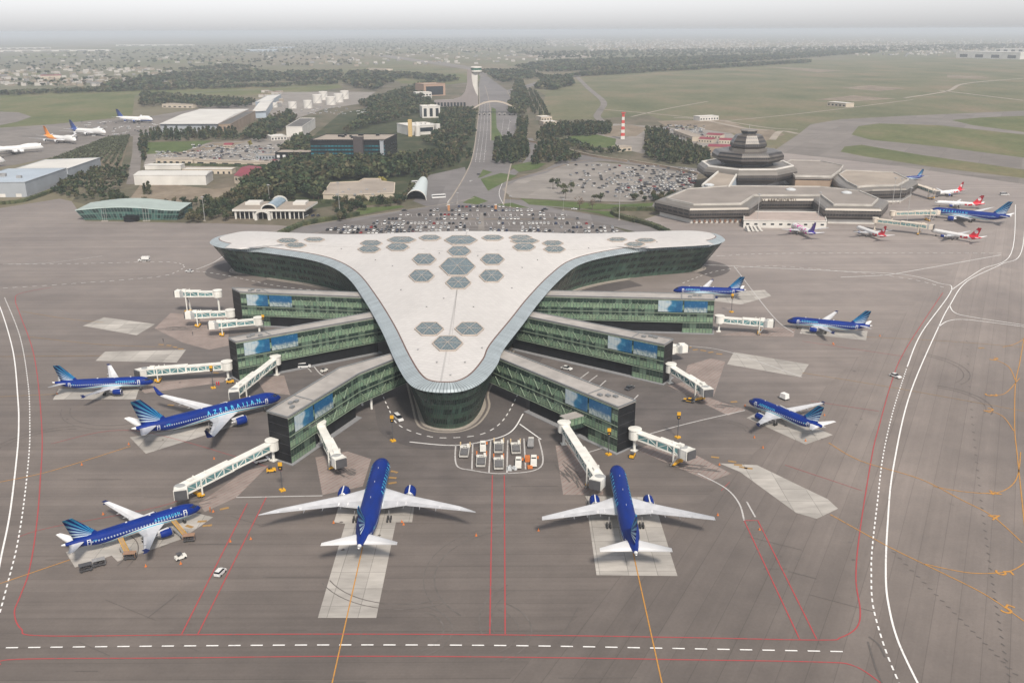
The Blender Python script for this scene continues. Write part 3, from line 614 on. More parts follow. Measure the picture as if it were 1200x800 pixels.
HEX = [(536, 313, 42, 20.5), (538, 295, 28, 11.5), (540, 282, 39, 10.5), (497, 304.5, 28, 12.5), (577, 304.5, 28, 12.5), (494, 324, 30, 14), (576, 324, 29, 14), (537, 332, 30, 14), (503, 386, 34, 15), (550, 386, 34, 15), (524.5, 403, 36, 17),
       (435, 285.7, 26, 6.5), (432.7, 292.7, 27, 7.5), (470.7, 281.7, 34, 7), (466, 290, 27, 8.5), (504, 279.3, 26, 6), (368.5, 281.3, 24, 4.5), (337, 282.7, 25, 5.5), (346.7, 288, 25, 5.5), (577.3, 279.3, 26, 6), (610, 279, 27, 5.5), (615, 283, 34, 6), (614, 290, 27, 8.5), (647.7, 285.7, 25, 6), (649.7, 292.7, 26, 7.5), (723.3, 281.3, 23, 4.5), (756.7, 282.3, 24, 4.5), (744, 287, 24, 5)]
for (cx, cy, w, h) in HEX:
    vs = [on_roof(cx + dx * w / 2, cy + dy * h / 2) + Vector((0, 0, .35)) for dx, dy in ((-1, 0), (-.5, -1), (.5, -1), (1, 0), (.5, 1), (-.5, 1))]
    c = sum(vs, Vector()) / 6; c.z = z_roof(c.x, c.y) + .75; m = MB()
    for i in range(6):
        a, b = vs[i], vs[(i + 1) % 6]; m.face([a, b, c], 0); m.face([a, b, b - Vector((0, 0, 1.3)), a - Vector((0, 0, 1.3))], 1)
        m.bar(a, b, .4, .4, 1); m.bar(a, c, .16, .16, 1); n = 4 if w > 30 else 3
        for k in range(1, n):
            p = c.lerp(a, k / n); q = c.lerp(b, k / n); m.bar(p, q, .12, .12, 2)
            m.bar(a.lerp(b, k / n), c.lerp(b, k / n), .12, .12, 2); m.bar(a.lerp(b, k / n), c.lerp(a, 1 - k / n), .12, .12, 2)
    m.build('skylight', [SKY_G, SKY_F, SKY_B], term)
# ------------------------------------------------------------------ piers
HP = 16.6
def mat_mural():
    s = SH('printed mural film'); uv = s.coord('UV'); U, V, _ = s.xyz(uv)
    n = s.noise(s.comb(s.math('MULTIPLY', U, .3), s.math('MULTIPLY', V, .5), 0.0), 1.0, 5, .6)
    sw = s.math('ADD', s.math('MULTIPLY', U, .11), s.math('MULTIPLY', s.math('SINE', s.math('MULTIPLY', V, 1.1)), .1))
    col = s.ramp(sw, [(0.0, (.38, .44, .46)), (.5, (.38, .44, .46)), (.62, (.015, .13, .24)), (1.0, (.006, .075, .18))])
    col = s.mix(s.fit(n, .5, .62, 0, .55), col, (.08, .24, .38)); g = s.math('LESS_THAN', s.math('FRACT', s.math('DIVIDE', U, 1.5)), .07)
    return s.done(s.mix(s.math('MULTIPLY', g, .5), col, (.06, .13, .2)), .3)
def mat_mural2():
    s = SH('printed mural film blue'); uv = s.coord('UV'); U, V, _ = s.xyz(uv)
    n = s.noise(s.comb(s.math('MULTIPLY', U, .8), s.math('MULTIPLY', V, .5), 0.0), 1.0, 5, .7)
    low = s.fit(s.math('ADD', V, s.math('MULTIPLY', n, 2.2)), 2.6, 3.6, 1.0, 0.0)
    col = s.mix(low, s.mix(s.fit(n, .56, .66), (.006, .08, .19), (.09, .22, .33)), s.mix(s.fit(n, .45, .6), (.34, .39, .38), (.1, .17, .2)))
    g = s.math('LESS_THAN', s.math('FRACT', s.math('DIVIDE', U, 1.5)), .07)
    return s.done(s.mix(s.math('MULTIPLY', g, .5), col, (.04, .1, .2)), .3)
MUR, MUR2 = mat_mural(), mat_mural2(); PIPE = M('green grey bracing', (.20, .26, .19), .5)
PIERX = {}
def gl(m, a, b, z0, z1, off=0.0, mi=0, u0=0.0):
    L = (Vector(b) - Vector(a)).length
    m.face([(a[0], a[1], z0), (b[0], b[1], z0), (b[0], b[1], z1), (a[0], a[1], z1)], mi, [(u0, z0), (u0 + L, z0), (u0 + L, z1), (u0, z1)])
def pier(key, cam_px, far_px, label, blk=(15, 62), mural=True, flip=False):
    """cam_px / far_px: roof edges from the outer end to the terminal; blk = stretch of black ground floor"""
    A = [Vector(G(*p, HP)) for p in cam_px]; B = [Vector(G(*p, HP)) for p in far_px]
    A[-1] += (A[-1] - A[-2]).normalized() * 16; B[-1] += (B[-1] - B[-2]).normalized() * 16
    t = thing('boarding_pier', label, 'pier', (0, 0, 0))
    m = MB(); poly = A + B[::-1]; m.prism([(p.x, p.y) for p in poly], HP - .5, HP, 0, bottom=True)
    for P in (A, B):
        for a, b in zip(P, P[1:]): m.bar((a.x, a.y, HP + .15), (b.x, b.y, HP + .15), .5, .3, 1)
    a, b = A[0], B[0]; m.bar((a.x, a.y, HP + .15), (b.x, b.y, HP + .15), .5, .3, 1)
    d = (A[1] - A[0]).normalized(); L = (A[1] - A[0]).length
    q0, q1 = A[0] + d * 15, B[0] + d * 15; m.bar((q0.x, q0.y, HP + .1), (q1.x, q1.y, HP + .1), .35, .25, 1)
    w = (B[0] - A[0])
    for f in (.3, .55, .8):
        c = A[0] + d * (4 + 9 * f) + w * random.uniform(.3, .7); m.box((c.x, c.y, HP + .35), (1.6, 1.2, .7), math.atan2(d.y, d.x), 1)
    m.build('roof', [GREYR, M('roof edge metal', (.22, .23, .235), .4, .4)], t)
    for side, P in (('c', A), ('f', B)):
        m = MB(); u = 0.0; br = MB(); other = B if side == 'c' else A
        outd = (P[0] - other[0]).normalized()
        for n, (a, b) in enumerate(zip(P, P[1:])):
            if n == 0:
                e = a + (b - a).normalized() * 14; gl(m, a, e, .35, HP - .5, u0=0); gl(m, e, b, 5.2, HP - .5, u0=14); u = (b - a).length
            else: gl(m, a, b, 5.2, HP - .5, u0=u); u += (b - a).length
            ll = (b - a).length; k = 0; dd = (b - a).normalized()
            for zl, zh in ((5.6, 8.6), (10.9, 14.2)):
                s0 = 15.0 if n == 0 else 1.0
                while s0 + 6 < ll:
                    p0 = a + dd * s0 + outd * .1; p1 = a + dd * (s0 + 2.6) + outd * .1; p2 = a + dd * (s0 + 5.2) + outd * .1
                    br.bar((p0.x, p0.y, zh), (p1.x, p1.y, zl), .22, .22); br.bar((p1.x, p1.y, zl), (p2.x, p2.y, zh), .22, .22); s0 += 7.5
            for zz in (5.25, 9.7, HP - .7): br.bar((a.x + outd.x * .12, a.y + outd.y * .12, zz), (b.x + outd.x * .12, b.y + outd.y * .12, zz), .2, .22)
        m.build('glass_wall', G_PIER, t); br.build('bracing', PIPE, t)
        if mural and (side == 'c'):
            for k, (s0, s1, mt) in enumerate(((3.0, 13.6, 0), (14.3, 25.5, 1))):
                if flip: mt = 1 - mt
                p = A[0] + d * s0 + outd * .3; q = A[0] + d * s1 + outd * .3; m = MB(); LL = s1 - s0; z0, z1 = HP - 6.3, HP - .9
                fl = flip
                m.face([(p.x, p.y, z0), (q.x, q.y, z0), (q.x, q.y, z1), (p.x, p.y, z1)], 0, [(0, 0), (LL, 0), (LL, z1 - z0), (0, z1 - z0)] if not fl else [(LL, 0), (0, 0), (0, z1 - z0), (LL, z1 - z0)])
                m.build('mural', MUR if mt == 0 else MUR2, t)
    m = MB(); m.face([(A[0].x, A[0].y, 0), (B[0].x, B[0].y, 0), (B[0].x, B[0].y, HP - .5), (A[0].x, A[0].y, HP - .5)])
    a3, b3 = A[0], B[0]
    for z in (3.3, 6.6, 9.9, 13.2): m.bar((a3.x - d.x * .05, a3.y - d.y * .05, z), (b3.x - d.x * .05, b3.y - d.y * .05, z), .06, .08, 1)
    m.build('end_wall', [DARKM, M('panel joint', (.045, .045, .05), .5)], t)
    # black ground floor, set in under the glass; columns where the road passes below
    m = MB(); i_in = (B[0] - A[0]).normalized() * 1.0
    s0, s1 = 13.5, min(blk[1], L - 2)
    c4 = [A[0] + d * s0 + i_in, A[0] + d * s1 + i_in, B[0] + d * s1 - i_in, B[0] + d * s0 - i_in]
    m.prism([(p.x, p.y) for p in c4], 0, 5.2, 0); m.build('ground_floor', DARKM, t)
    m = MB(); poly = A + B[::-1]; m.face([(p.x, p.y, 5.2) for p in poly]); m.build('underside', M('soffit panel', (.12, .12, .12), .7), t)
    tot = sum((b - a).length for a, b in zip(A, A[1:])) - 16; s = s1 + 9
    while s < tot - 6:
        r = s; q = 0
        for (a, b), (a2, b2) in zip(zip(A, A[1:]), zip(B, B[1:])):
            l = (b - a).length
            if r <= l:
                f = r / l
                for P, Q in ((a.lerp(b, f), 1), (a2.lerp(b2, f), -1)):
                    c = P + (a2.lerp(b2, f) - a.lerp(b, f)).normalized() * 1.5 * Q; m = MB(); m.tube((c.x, c.y, 0), (c.x, c.y, 5.2), .45, n=10); m.build('column', STEELW, t)
                break
            r -= l
        s += 12
    k = MB(); o = (A[0] - B[0]).normalized() * 1.2; pl = [A[0] + o - d * .8, A[0] + o + d * (s1 + 1), B[0] - o + d * (s1 + 1), B[0] - o - d * .8]
    k.prism([(p.x, p.y) for p in pl], .1, .3); k.build('kerb', M('grey kerb', (.22, .225, .235), .8), t)
    PIERX[key] = (A, B, d)
    return t
pier('L3', [(337, 489), (420, 438), (458, 422.5)], [(313, 482), (397, 431.5), (457, 415)], 'bent green glass pier beside the winglet airliner', (15, 50), flip=False)
pier('L2', [(276, 400.7), (438, 372)], [(267.7, 396.3), (430, 367)], 'middle one of the three west glass piers, between two others', (15, 62), flip=False)
pier('L1', [(281, 342.3), (418, 347.7)], [(271.7, 337.5), (413, 342.5)], 'green glass pier with three white boarding bridges clustered at its end', (15, 60), flip=False)
pier('R3', [(725, 477.3), (590, 421.7)], [(745, 469.3), (602, 414.5)], 'straight green glass pier whose bridge reaches the blue jet without winglets', (15, 46), flip=True)
pier('R2', [(779, 404), (627, 372.7)], [(789, 397.7), (635, 367.5)], 'middle green glass pier on the east side above a long black ground floor', (15, 75), flip=True)
pier('R1', [(837.5, 351), (655, 346.7)], [(837, 344.7), (655, 341)], 'long green glass pier lying straight across, ending near the farthest blue tail', (15, 68), flip=True)
# ------------------------------------------------------------------ aircraft
BLUE = (.0004, .019, .165); CYAN = (.05, .42, .62)
def mat_blue_fuselage(name, L, R, zc, amp=.86, xc=-.40, w=.30, stripes=True):
    s = SH(name); X, Y, Z = s.xyz(s.coord('Object'))
    t = s.math('DIVIDE', s.math('ADD', X, -xc * L), w * L); g = s.math('EXPONENT', s.math('MULTIPLY', s.math('MULTIPLY', t, t), -1.0))
    zb = s.math('ADD', zc - R * .86, s.math('MULTIPLY', g, R * amp))
    d = s.math('SUBTRACT', Z, zb)
    blue = s.scale(BLUE, s.fit(s.noise(s.mapv(s.coord(), (.35, 1, 1)), .5, 4), .3, .7, .8, 1.2))
    wt = (.66, .66, .65)
    c = s.mix(s.math('GREATER_THAN', d, 0.0), wt, blue)
    st = s.math('MULTIPLY', s.math('GREATER_THAN', d, -R * .30), s.math('LESS_THAN', d, -R * .14)); c = s.mix(st, c, CYAN)
    # cabin windows
    zw = zc + R * .12; win = s.math('MULTIPLY', s.math('LESS_THAN', s.math('ABSOLUTE', s.math('SUBTRACT', Z, zw)), .24), s.math('LESS_THAN', s.math('FRACT', s.math('DIVIDE', X, .8)), .5))
    rng = s.math('MULTIPLY', s.math('LESS_THAN', X, -.11 * L), s.math('GREATER_THAN', X, -.82 * L)); c = s.mix(s.math('MULTIPLY', win, rng), c, (.30, .35, .44))
    c = s.mix(s.math('LESS_THAN', X, -.975 * L), c, wt)
    return s.done(c, .5, spec=.14)
def mat_fan(name, px, pz, R, base=BLUE, c1=CYAN, c2=(.7, .74, .72)):
    """tail fin: rays fanning back from the front root"""
    s = SH(name); X, Y, Z = s.xyz(s.coord('Object'))
    a = s.math('ARCTAN2', s.math('SUBTRACT', Z, pz), s.math('SUBTRACT', px, X)); r = s.math('POWER', s.math('ADD', s.math('MULTIPLY', s.math('SUBTRACT', Z, pz), s.math('SUBTRACT', Z, pz)), s.math('MULTIPLY', s.math('SUBTRACT', X, px), s.math('SUBTRACT', X, px))), .5)
    st = s.math('FRACT', s.math('MULTIPLY', a, 7.2)); on = s.math('MULTIPLY', s.math('LESS_THAN', st, .5), s.math('GREATER_THAN', r, R * .22))
    pale = s.fit(a, .25, .75, 1.0, 0.0); c = s.mix(on, base, s.mix(s.math('MULTIPLY', pale, .7), (.03, .28, .5), c2))
    c = s.mix(s.math('LESS_THAN', a, .12), c, base); return s.done(c, .5, spec=.15)
WHITEP = M('white aircraft paint', (.64, .645, .65), .35, 0, .07, .25); WING = M('grey white wing skin', (.54, .55, .57), .38, 0, .12, .3); BLUEP = M('deep blue paint', BLUE, .5, 0, .1, .4, .14)
FLAPM = M('flap grey', (.43, .44, .46), .45, 0, .15, .4); INTAKE = M('dark intake', (.02, .02, .022), .5); METAL = M('bare metal', (.42, .42, .43), .35, .7); TYRE = M('tyre rubber', (.022, .022, .023), .8); GLASSK = M('cockpit glass', (.01, .013, .018), .08, 0, .1, 1, .6)
LETTER = M('cyan lettering', (.07, .50, .74), .4, 0, .04); LWHITE = M('white door outline', (.62, .64, .66), .4, 0, .04); NAVY = M('navy wing tip', (.01, .02, .09), .3)
def fus_prof(L, R, zc, hump=False):
    st = []
    ln, lt = 2.3 * R * 1.15, 3.6 * R * 1.7
    for f in (0, .03, .1, .22, .38, .58, .8, 1): st.append((ln * f, R * max(.04, (1 - (1 - f) ** 1.9) ** .62), zc - R * .28 * (1 - f) ** 2))
    n = 10
    for k in range(1, n): st.append((ln + (L - lt - ln) * k / n, R, zc))
    for f in (0, .15, .3, .45, .6, .75, .88, .96, 1.0): st.append((L - lt + lt * f, R * max(.1, 1 - f ** 1.7 * .93), zc + R * .62 * f ** 1.7))
    return st
def fus_at(prof, x):
    for (a, ra, za), (b, rb, zb) in zip(prof, prof[1:]):
        if x <= b:
            t = (x - a) / (b - a + 1e-9); return ra + (rb - ra) * t, za + (zb - za) * t
    return prof[-1][1], prof[-1][2]
AIRF = [(0, 0), (.03, .35), (.12, .75), (.35, 1.0), (.65, .62), (1, .04), (.65, -.35), (.35, -.6), (.12, -.5), (.03, -.25)]
def wing_loft(m, secs, side, mi=0, vertical=False):
    rings = []
    for (y, xle, ch, z, tc) in secs:
        if vertical: rings.append([(-(xle + u * ch), v * tc * ch * .5, z) for u, v in AIRF])
        else: rings.append([(-(xle + u * ch), side * y, z + v * tc * ch * .5) for u, v in AIRF])
    m.loft(rings, mi)
def engine(name, x, y, z, r, l, paint, parent, pyl_z):
    m = MB(); prof = [(.86, .0), (1.0, .05), (1.06, .2), (1.05, .45), (.9, .72), (.78, .76)]
    rings = [[(x - l * f, y + r * k * math.cos(2 * PI * i / 18), z + r * k * math.sin(2 * PI * i / 18)) for i in range(18)] for k, f in prof]
    m.loft(rings, 0, cap=False); e = m.build(name, paint, parent, True)
    m = MB(); m.loft([[(x - l * f, y + r * k * math.cos(2 * PI * i / 18), z + r * k * math.sin(2 * PI * i / 18)) for i in range(18)] for k, f in ((.86, 0), (.95, -.02), (1.0, .05))], 0, cap=False); m.build('intake_lip', METAL, e, True)
    m = MB(); m.loft([[(x - l * f, y + r * k * math.cos(2 * PI * i / 14), z + r * k * math.sin(2 * PI * i / 14)) for i in range(14)] for k, f in ((.85, .12), (.3, .13), (.03, .03))], 0, cap=False); m.build('fan', INTAKE, e, True)
    m = MB(); m.loft([[(x - l * f, y + r * k * math.cos(2 * PI * i / 14), z + r * k * math.sin(2 * PI * i / 14)) for i in range(14)] for k, f in ((.76, .74), (.55, .86), (.3, 1.0), (.05, 1.12))], 0); m.build('exhaust', METAL, e, True)
    m = MB(); m.loft([[(x - l * .12, y - .14, z + r * .9), (x - l * .12, y + .14, z + r * .9), (x - l * .2, y + .14, z + r * 1.3), (x - l * .2, y - .14, z + r * 1.3)], [(x - l * 1.0, y - .18, z + r * .55), (x - l * 1.0, y + .18, z + r * .55), (x - l * 1.05, y + .18, pyl_z), (x - l * 1.05, y - .18, pyl_z)]], 0); m.build('pylon', WHITEP, e)
    return e
def gear(name, x, y, z1, wr, parent, rows=1, pair=.45):
    m = MB(); m.tube((x, y, wr), (x, y, z1), .14, n=8); g = m.build(name, METAL, parent)
    m = MB()
    for k in range(rows):
        xx = x + (k - (rows - 1) / 2) * wr * 2.2
        for s in (-pair, pair): m.tube((xx, y + s - .18, wr), (xx, y + s + .18, wr), wr, n=14)
    m.build('wheels', TYRE, g); return g
def lettering(txt, prof, x0, size, z, side, parent, mat, spread=1.0, name='lettering'):
    cu = bpy.data.curves.new(name, 'FONT'); cu.body = txt; cu.size = size; cu.resolution_u = 2; cu.space_character = spread; cu.align_y = 'CENTER'
    t = bpy.data.objects.new(name, cu); COL.objects.link(t); dg = bpy.context.evaluated_depsgraph_get()
    me = bpy.data.meshes.new_from_object(t.evaluated_get(dg)); bpy.data.objects.remove(t)
    bm = bmesh.new(); bm.from_mesh(me); bmesh.ops.subdivide_edges(bm, edges=[e for e in bm.edges if e.calc_length() > .5], cuts=2)
    W = max(v.co.x for v in bm.verts)
    for v in bm.verts:
        # side -1: starboard, reads nose to the right; side +1: port, nose to the left
        xl = (x0 + W - v.co.x) if side < 0 else (x0 + v.co.x)
        r, zc = fus_at(prof, xl); h = z + v.co.y - zc; h = max(-r * .98, min(r * .98, h)); v.co = (-xl, side * (math.sqrt(r * r - h * h) + .05), z + v.co.y)
    bm.to_mesh(me); bm.free(); o = bpy.data.objects.new(name, me); COL.objects.link(o); me.materials.append(mat); o.parent = parent; return o
def door(prof, x, w, z0, z1, side, parent, mat=None):
    m = MB()
    def P(xx, zz):
        r, zc = fus_at(prof, xx); h = max(-r * .99, min(r * .99, zz - zc)); return (-xx, side * (math.sqrt(r * r - h * h) + .04), zz)
    def band(xa, xb, za, zb):
        n = 4 if zb - za > .5 else 1
        for k in range(n):
            a, b = za + (zb - za) * k / n, za + (zb - za) * (k + 1) / n; m.face([P(xa, a), P(xb, a), P(xb, b), P(xa, b)])
    e = .16; band(x, x + e, z0, z1); band(x + w - e, x + w, z0, z1); band(x + e, x + w - e, z0, z0 + e); band(x + e, x + w - e, z1 - e, z1)
    if w > .9: band(x + e, x + w - e, (z0 + z1) / 2 + .3, (z0 + z1) / 2 + .42)
    return m.build('door', mat or LWHITE, parent)
SPEC = {
 'A320': dict(L=37.57, R=1.98, zc=3.75, span=34.1, wx=11.3, rc=7.2, kink=(6.4, 14.6, 3.9), tip=(20.2, 1.5, 5.0), ex=10.6, ey=5.75, er=1.12, el=4.3, hs=12.45, hx=32.0, hc=(3.9, 1.3), fin=(27.9, 6.4, 33.9, 2.5, 11.8), mg=(17.7, 3.8), ng=5.0, wr=.58),
 'A319': dict(L=33.84, R=1.98, zc=3.75, span=34.1, wx=9.6, rc=7.2, kink=(6.4, 12.9, 3.9), tip=(18.5, 1.5, 5.0), ex=8.9, ey=5.75, er=1.12, el=4.3, hs=12.45, hx=28.3, hc=(3.9, 1.3), fin=(24.2, 6.4, 30.2, 2.5, 11.8), mg=(16.0, 3.8), ng=5.0, wr=.58),
 'B767': dict(L=54.2, R=2.52, zc=4.7, span=47.6, wx=18.0, rc=10.6, kink=(7.6, 22.6, 6.4), tip=(34.6, 2.1, 6.3), ex=17.0, ey=7.9, er=1.45, el=5.2, hs=18.6, hx=46.0, hc=(5.9, 1.9), fin=(42.3, 8.4, 50.0, 3.4, 15.8), mg=(29.5, 4.65), ng=6.6, wr=.62),
 'B787': dict(L=56.3, R=2.92, zc=4.95, span=60.1, wx=17.0, rc=12.6, kink=(9.6, 22.8, 6.6), tip=(38.4, .55, 7.0), mid=(25.5, 33.6, 2.6, 6.5), ex=16.0, ey=9.9, er=1.72, el=5.6, hs=19.8, hx=48.2, hc=(5.6, 1.5), fin=(43.3, 8.6, 52.2, 3.0, 16.9), mg=(30.5, 4.9), ng=6.2, wr=.65),
 'E190': dict(L=36.2, R=1.52, zc=3.3, span=28.7, wx=12.4, rc=5.6, kink=(5.0, 14.8, 3.3), tip=(18.9, 1.2, 4.3), ex=10.6, ey=4.8, er=.92, el=3.4, hs=12.1, hx=31.2, hc=(3.3, 1.2), fin=(27.2, 5.8, 32.6, 2.3, 10.5), mg=(17.9, 3.0), ng=4.0, wr=.48),
 'B747': dict(L=70.6, R=3.25, zc=5.6, span=64.4, wx=21.0, rc=14.5, kink=(11.5, 30.0, 8.4), tip=(48.5, 3.6, 8.2), ex=23.5, ey=11.7, er=1.45, el=5.4, hs=22.2, hx=61.0, hc=(7.2, 2.4), fin=(56.5, 11.0, 66.0, 4.2, 19.3), mg=(33.5, 3.6), ng=7.6, wr=.62),
}
def jet(kind, loc, hd, label, fus, fin, eng=None, winglet=None, wing=None, tip=None, letters=None, doors=True, group=None, tailc=None, hump=False, letters_sz=None, lspread=1.35, reg=True, fences=False):
    p = SPEC[kind]; L, R, zc = p['L'], p['R'], p['zc']; t = thing('parked_airliner', label, 'airliner', (loc[0], loc[1], .17), hd, group)
    prof = fus_prof(L, R, zc); wing = wing or WING; eng = eng or BLUEP
    m = MB(); n = 22
    rings = []
    for (x, r, z) in prof:
        hu = 0.0
        if hump and x < 26: hu = 1.65 * max(0, min(1, (x - 1) / 4)) * max(0, min(1, (26 - x) / 8))
        rings.append([(-x, r * math.cos(2 * PI * i / n), z + r * math.sin(2 * PI * i / n) + (hu if math.sin(2 * PI * i / n) > .3 else 0)) for i in range(n)])
    m.loft(rings); f = m.build('fuselage', fus, t, True)
    # cockpit glazing wrapped round the nose
    m = MB(); zz = zc + (R * .28 if not hump else R * .9)
    for k in range(6):
        a0, a1 = -1.15 + k * .383 + .02, -1.15 + (k + 1) * .383 - .02
        def Q(a, z):
            best = None
            for x in [i * .05 for i in range(6, 120)]:
                r, c = fus_at(prof, x); h = z - c - (1.0 if hump else 0)
                if r > abs(h):
                    w = math.sqrt(r * r - h * h)
                    if abs(math.sin(a)) * R * .78 <= w: best = x; break
            x = best or 3.0; return (-x + .05, math.sin(a) * R * .78, z + .04)
        m.face([Q(a0, zz), Q(a1, zz), Q(a1, zz + R * .3), Q(a0, zz + R * .3)])
    m.build('cockpit_window', GLASSK, f)
    zw = zc - R * .55; dz = (p['span'] / 2 - R) * math.tan(rad(5.2))
    for s in (1, -1):
        yk, xk, ck = p['kink']; xt, ct, zt = p['tip']; b2 = p['span'] / 2; secs = [(R * .45, p['wx'] - R * .55, p['rc'] + R * .6, zw, .13), (R * .98, p['wx'], p['rc'], zw + .05, .13), (yk, xk, ck, zw + (zt - zw) * (yk - R) / (b2 - R), .11)]
        if 'mid' in p: ym, xm, cm, zm = p['mid']; secs.append((ym, xm, cm, zm - .35, .1))
        secs.append((b2, xt, ct, zt, .09)); m = MB(); wing_loft(m, secs, s); w = m.build('wing', wing, t, True)
        for fy in (.30, .46, .62):
            y = b2 * fy; q = (y - yk) / (b2 - yk); xx = xk + ck + (xt + ct - xk - ck) * q if q > 0 else xk + ck; zz2 = zw + (zt - zw) * (y - R) / (b2 - R)
            m = MB(); m.loft([[(-(xx + o), s * y + wv * math.cos(a), zz2 - .35 + wv * 1.3 * math.sin(a)) for a in (0, PI / 3, 2 * PI / 3, PI, 4 * PI / 3, 5 * PI / 3)] for o, wv in ((-2.6 * R / 2, .05), (-1.2 * R / 2, .26), (.55 * R / 2, .06))])
            m.build('flap_track', wing, w, True)
        if winglet:
            m = MB(); wing_loft(m, [(b2, xt, ct, zt, .08), (b2 + .7, xt + .9, ct * .9, zt + .6, .08), (b2 + 1.5, xt + 3.0, .7, zt + 3.6, .08)], s); m.build('winglet', winglet, w, True)
        if tip:
            m = MB(); m.loft([[(-(xt + u), s * (b2 + .03), zt + v) for u, v in ((-.1, 0), (ct * .6, .75), (ct + .5, .55), (ct * .9, 0), (ct + .3, -.55), (ct * .5, -.6))], [(-(xt + u), s * (b2 + .16), zt + v) for u, v in ((-.1, 0), (ct * .6, .75), (ct + .5, .55), (ct * .9, 0), (ct + .3, -.55), (ct * .5, -.6))]]); m.build('wing_tip_fence', tip, w)
        S2 = secs[1:]; m = MB()
        for (ya, xa, ca, za, ta), (yb, xb, cb, zb, tb) in zip(S2, S2[1:]):
            for f0, f1 in ((.02, .62), (.66, .98)):
                q = []
                for ff, e in ((f0, .68), (f1, .68), (f1, .965), (f0, .965)):
                    yy, xx, cc, zz_, tt = (u + (v - u) * ff for u, v in ((ya, yb), (xa, xb), (ca, cb), (za, zb), (ta, tb))); q.append((-(xx + e * cc), s * yy, zz_ + tt * cc * .5 * (.60 if e < .9 else .10) + .03))
                m.face(q)
        m.build('flap', FLAPM, w)
        engs = [(p['ex'], p['ey'])] + ([(p['ex'] + 8.3, p['ey'] + 9.4)] if kind == 'B747' else [])
        for ex, ey in engs:
            zl = zw + (zt - zw) * (ey - R) / (b2 - R); engine('engine', -ex, s * ey, zl - p['er'] * 1.12, p['er'], p['el'], eng, t, zl - .1)
        hx, (c0, c1), hb = p['hx'], p['hc'], p['hs'] / 2; m = MB(); zt0 = zc + R * .42
        wing_loft(m, [(.15, hx - .4, c0 + .3, zt0, .1), (R * .5, hx, c0, zt0, .1), (hb, hx + hb * .62 + .2, c1, zt0 + hb * .12, .09)], s); m.build('tailplane', tailc or WHITEP, t, True)
        gear('main_gear', -p['mg'][0], s * p['mg'][1], zw, p['wr'], t, 2 if kind[0] == 'B' else 1)
        if doors:
            z0 = zc - .75; hgt = 1.85
            for xd in (.095 * L + 1.0, .855 * L - (1.0 if kind[0] == 'B' else 1.6)): door(prof, xd, .95, z0, z0 + hgt, s, f)
        if letters:
            sz = letters_sz or R * .62; lettering('AZERBAIJAN', prof, letters, sz, zc + R * .40, s, f, LETTER, lspread)
            if reg: lettering('AZAL', prof, .77 * L, R * .22, zc + R * .28, s, f, LETTER, 1.1)
    m = MB(); x0, c0, x1, c1, zt = p['fin']; wing_loft(m, [(0, x0 - R * 1.6, .8, zc + R * .93, .3), (0, x0, c0 + .4, zc + R * 1.05, .1), (0, x1, c1, zt, .09)], 1, 0, True)
    m = MB(); rings = []
    for (xle, ch, z, tc) in ((x0 - .3, c0 + .5, zc + R * .7, .1), (x0 + .5, c0 - .2, zc + R * 1.15, .1), (x1, c1, zt, .09)): rings.append([(-(xle + u * ch), v * tc * ch * .5, z) for u, v in AIRF])
    m.loft(rings); fo = m.build('fin', fin, t, True)
    m = MB(); m.loft([[(-(x0 - R * 1.9), 0, zc + R * .97), (-(x0 + .6), -.16, zc + R * .95), (-(x0 + .9), 0, zc + R * 1.45), (-(x0 + .6), .16, zc + R * .95)], [(-(x0 - R * 1.9) - .02, 0, zc + R * .97), (-(x0 + .7), -.1, zc + R), (-(x0 + 1.0), 0, zc + R * 1.4), (-(x0 + .7), .1, zc + R)]]); m.build('dorsal_fillet', fus, fo)
    gear('nose_gear', -p['ng'], 0, zc - R * .7, p['wr'] * .75, t, 1, .3)
    for fx in (.22, .38, .55):
        m = MB(); x = fx * L; r, c = fus_at(prof, x); m.box((-x, 0, c + r + .16 + (1.5 if hump and fx < .3 else 0)), (.5, .08, .34))
        m.build('antenna', WHITEP, f)
    return t
FB = {k: mat_blue_fuselage('blue airliner paint ' + k, SPEC[k]['L'], SPEC[k]['R'], SPEC[k]['zc']) for k in ('A320', 'A319', 'B767', 'B787')}
FF = {k: mat_fan('fan striped fin ' + k, -(SPEC[k]['fin'][0] + .8), SPEC[k]['zc'] + SPEC[k]['R'] * .75, SPEC[k]['R'] * 3) for k in ('A320', 'A319', 'B767', 'B787', 'E190')}
GA = 'blue airliners with white bellies'
def nose(px, py, z): return G(px, py, z)
jet('B787', (-41.05, 267.06), rad(91.07), 'large deep blue airliner with raked white wings, pointing at the terminal nose', FB['B787'], FF['B787'], letters=6.5, letters_sz=2.0, lspread=1.9, group=GA)
jet('B767', (32.26, 262.01), rad(89.45), 'deep blue airliner with straight white wings, boarding bridge at its port door', FB['B767'], FF['B767'], letters=7.5, letters_sz=1.9, lspread=2.1, group=GA)
jet('A320', (130.09, 417.65), rad(159.27), 'blue narrow airliner alone by the end of the farthest straight pier', FB['A320'], FF['A320'], tip=NAVY, letters=6.6, letters_sz=1.0, group=GA)
jet('A320', (-141.33, 340.70), rad(7.24), 'blue narrow airliner on a pale slab with a long bridge at its nose', FB['A320'], FF['A320'], tip=NAVY, letters=6.6, letters_sz=1.0, group=GA)
jet('A320', (-90.53, 239.18), rad(39.08), 'blue narrow airliner with two brown belt loaders at its open hold doors', FB['A320'], FF['A320'], tip=NAVY, letters=6.6, letters_sz=1.0, group=GA)
jet('A319', (87.95, 318.61), rad(124.03), 'short blue airliner beside a white baggage cart on the open apron', FB['A319'], FF['A319'], tip=NAVY, letters=6.4, letters_sz=1.0, group=GA)
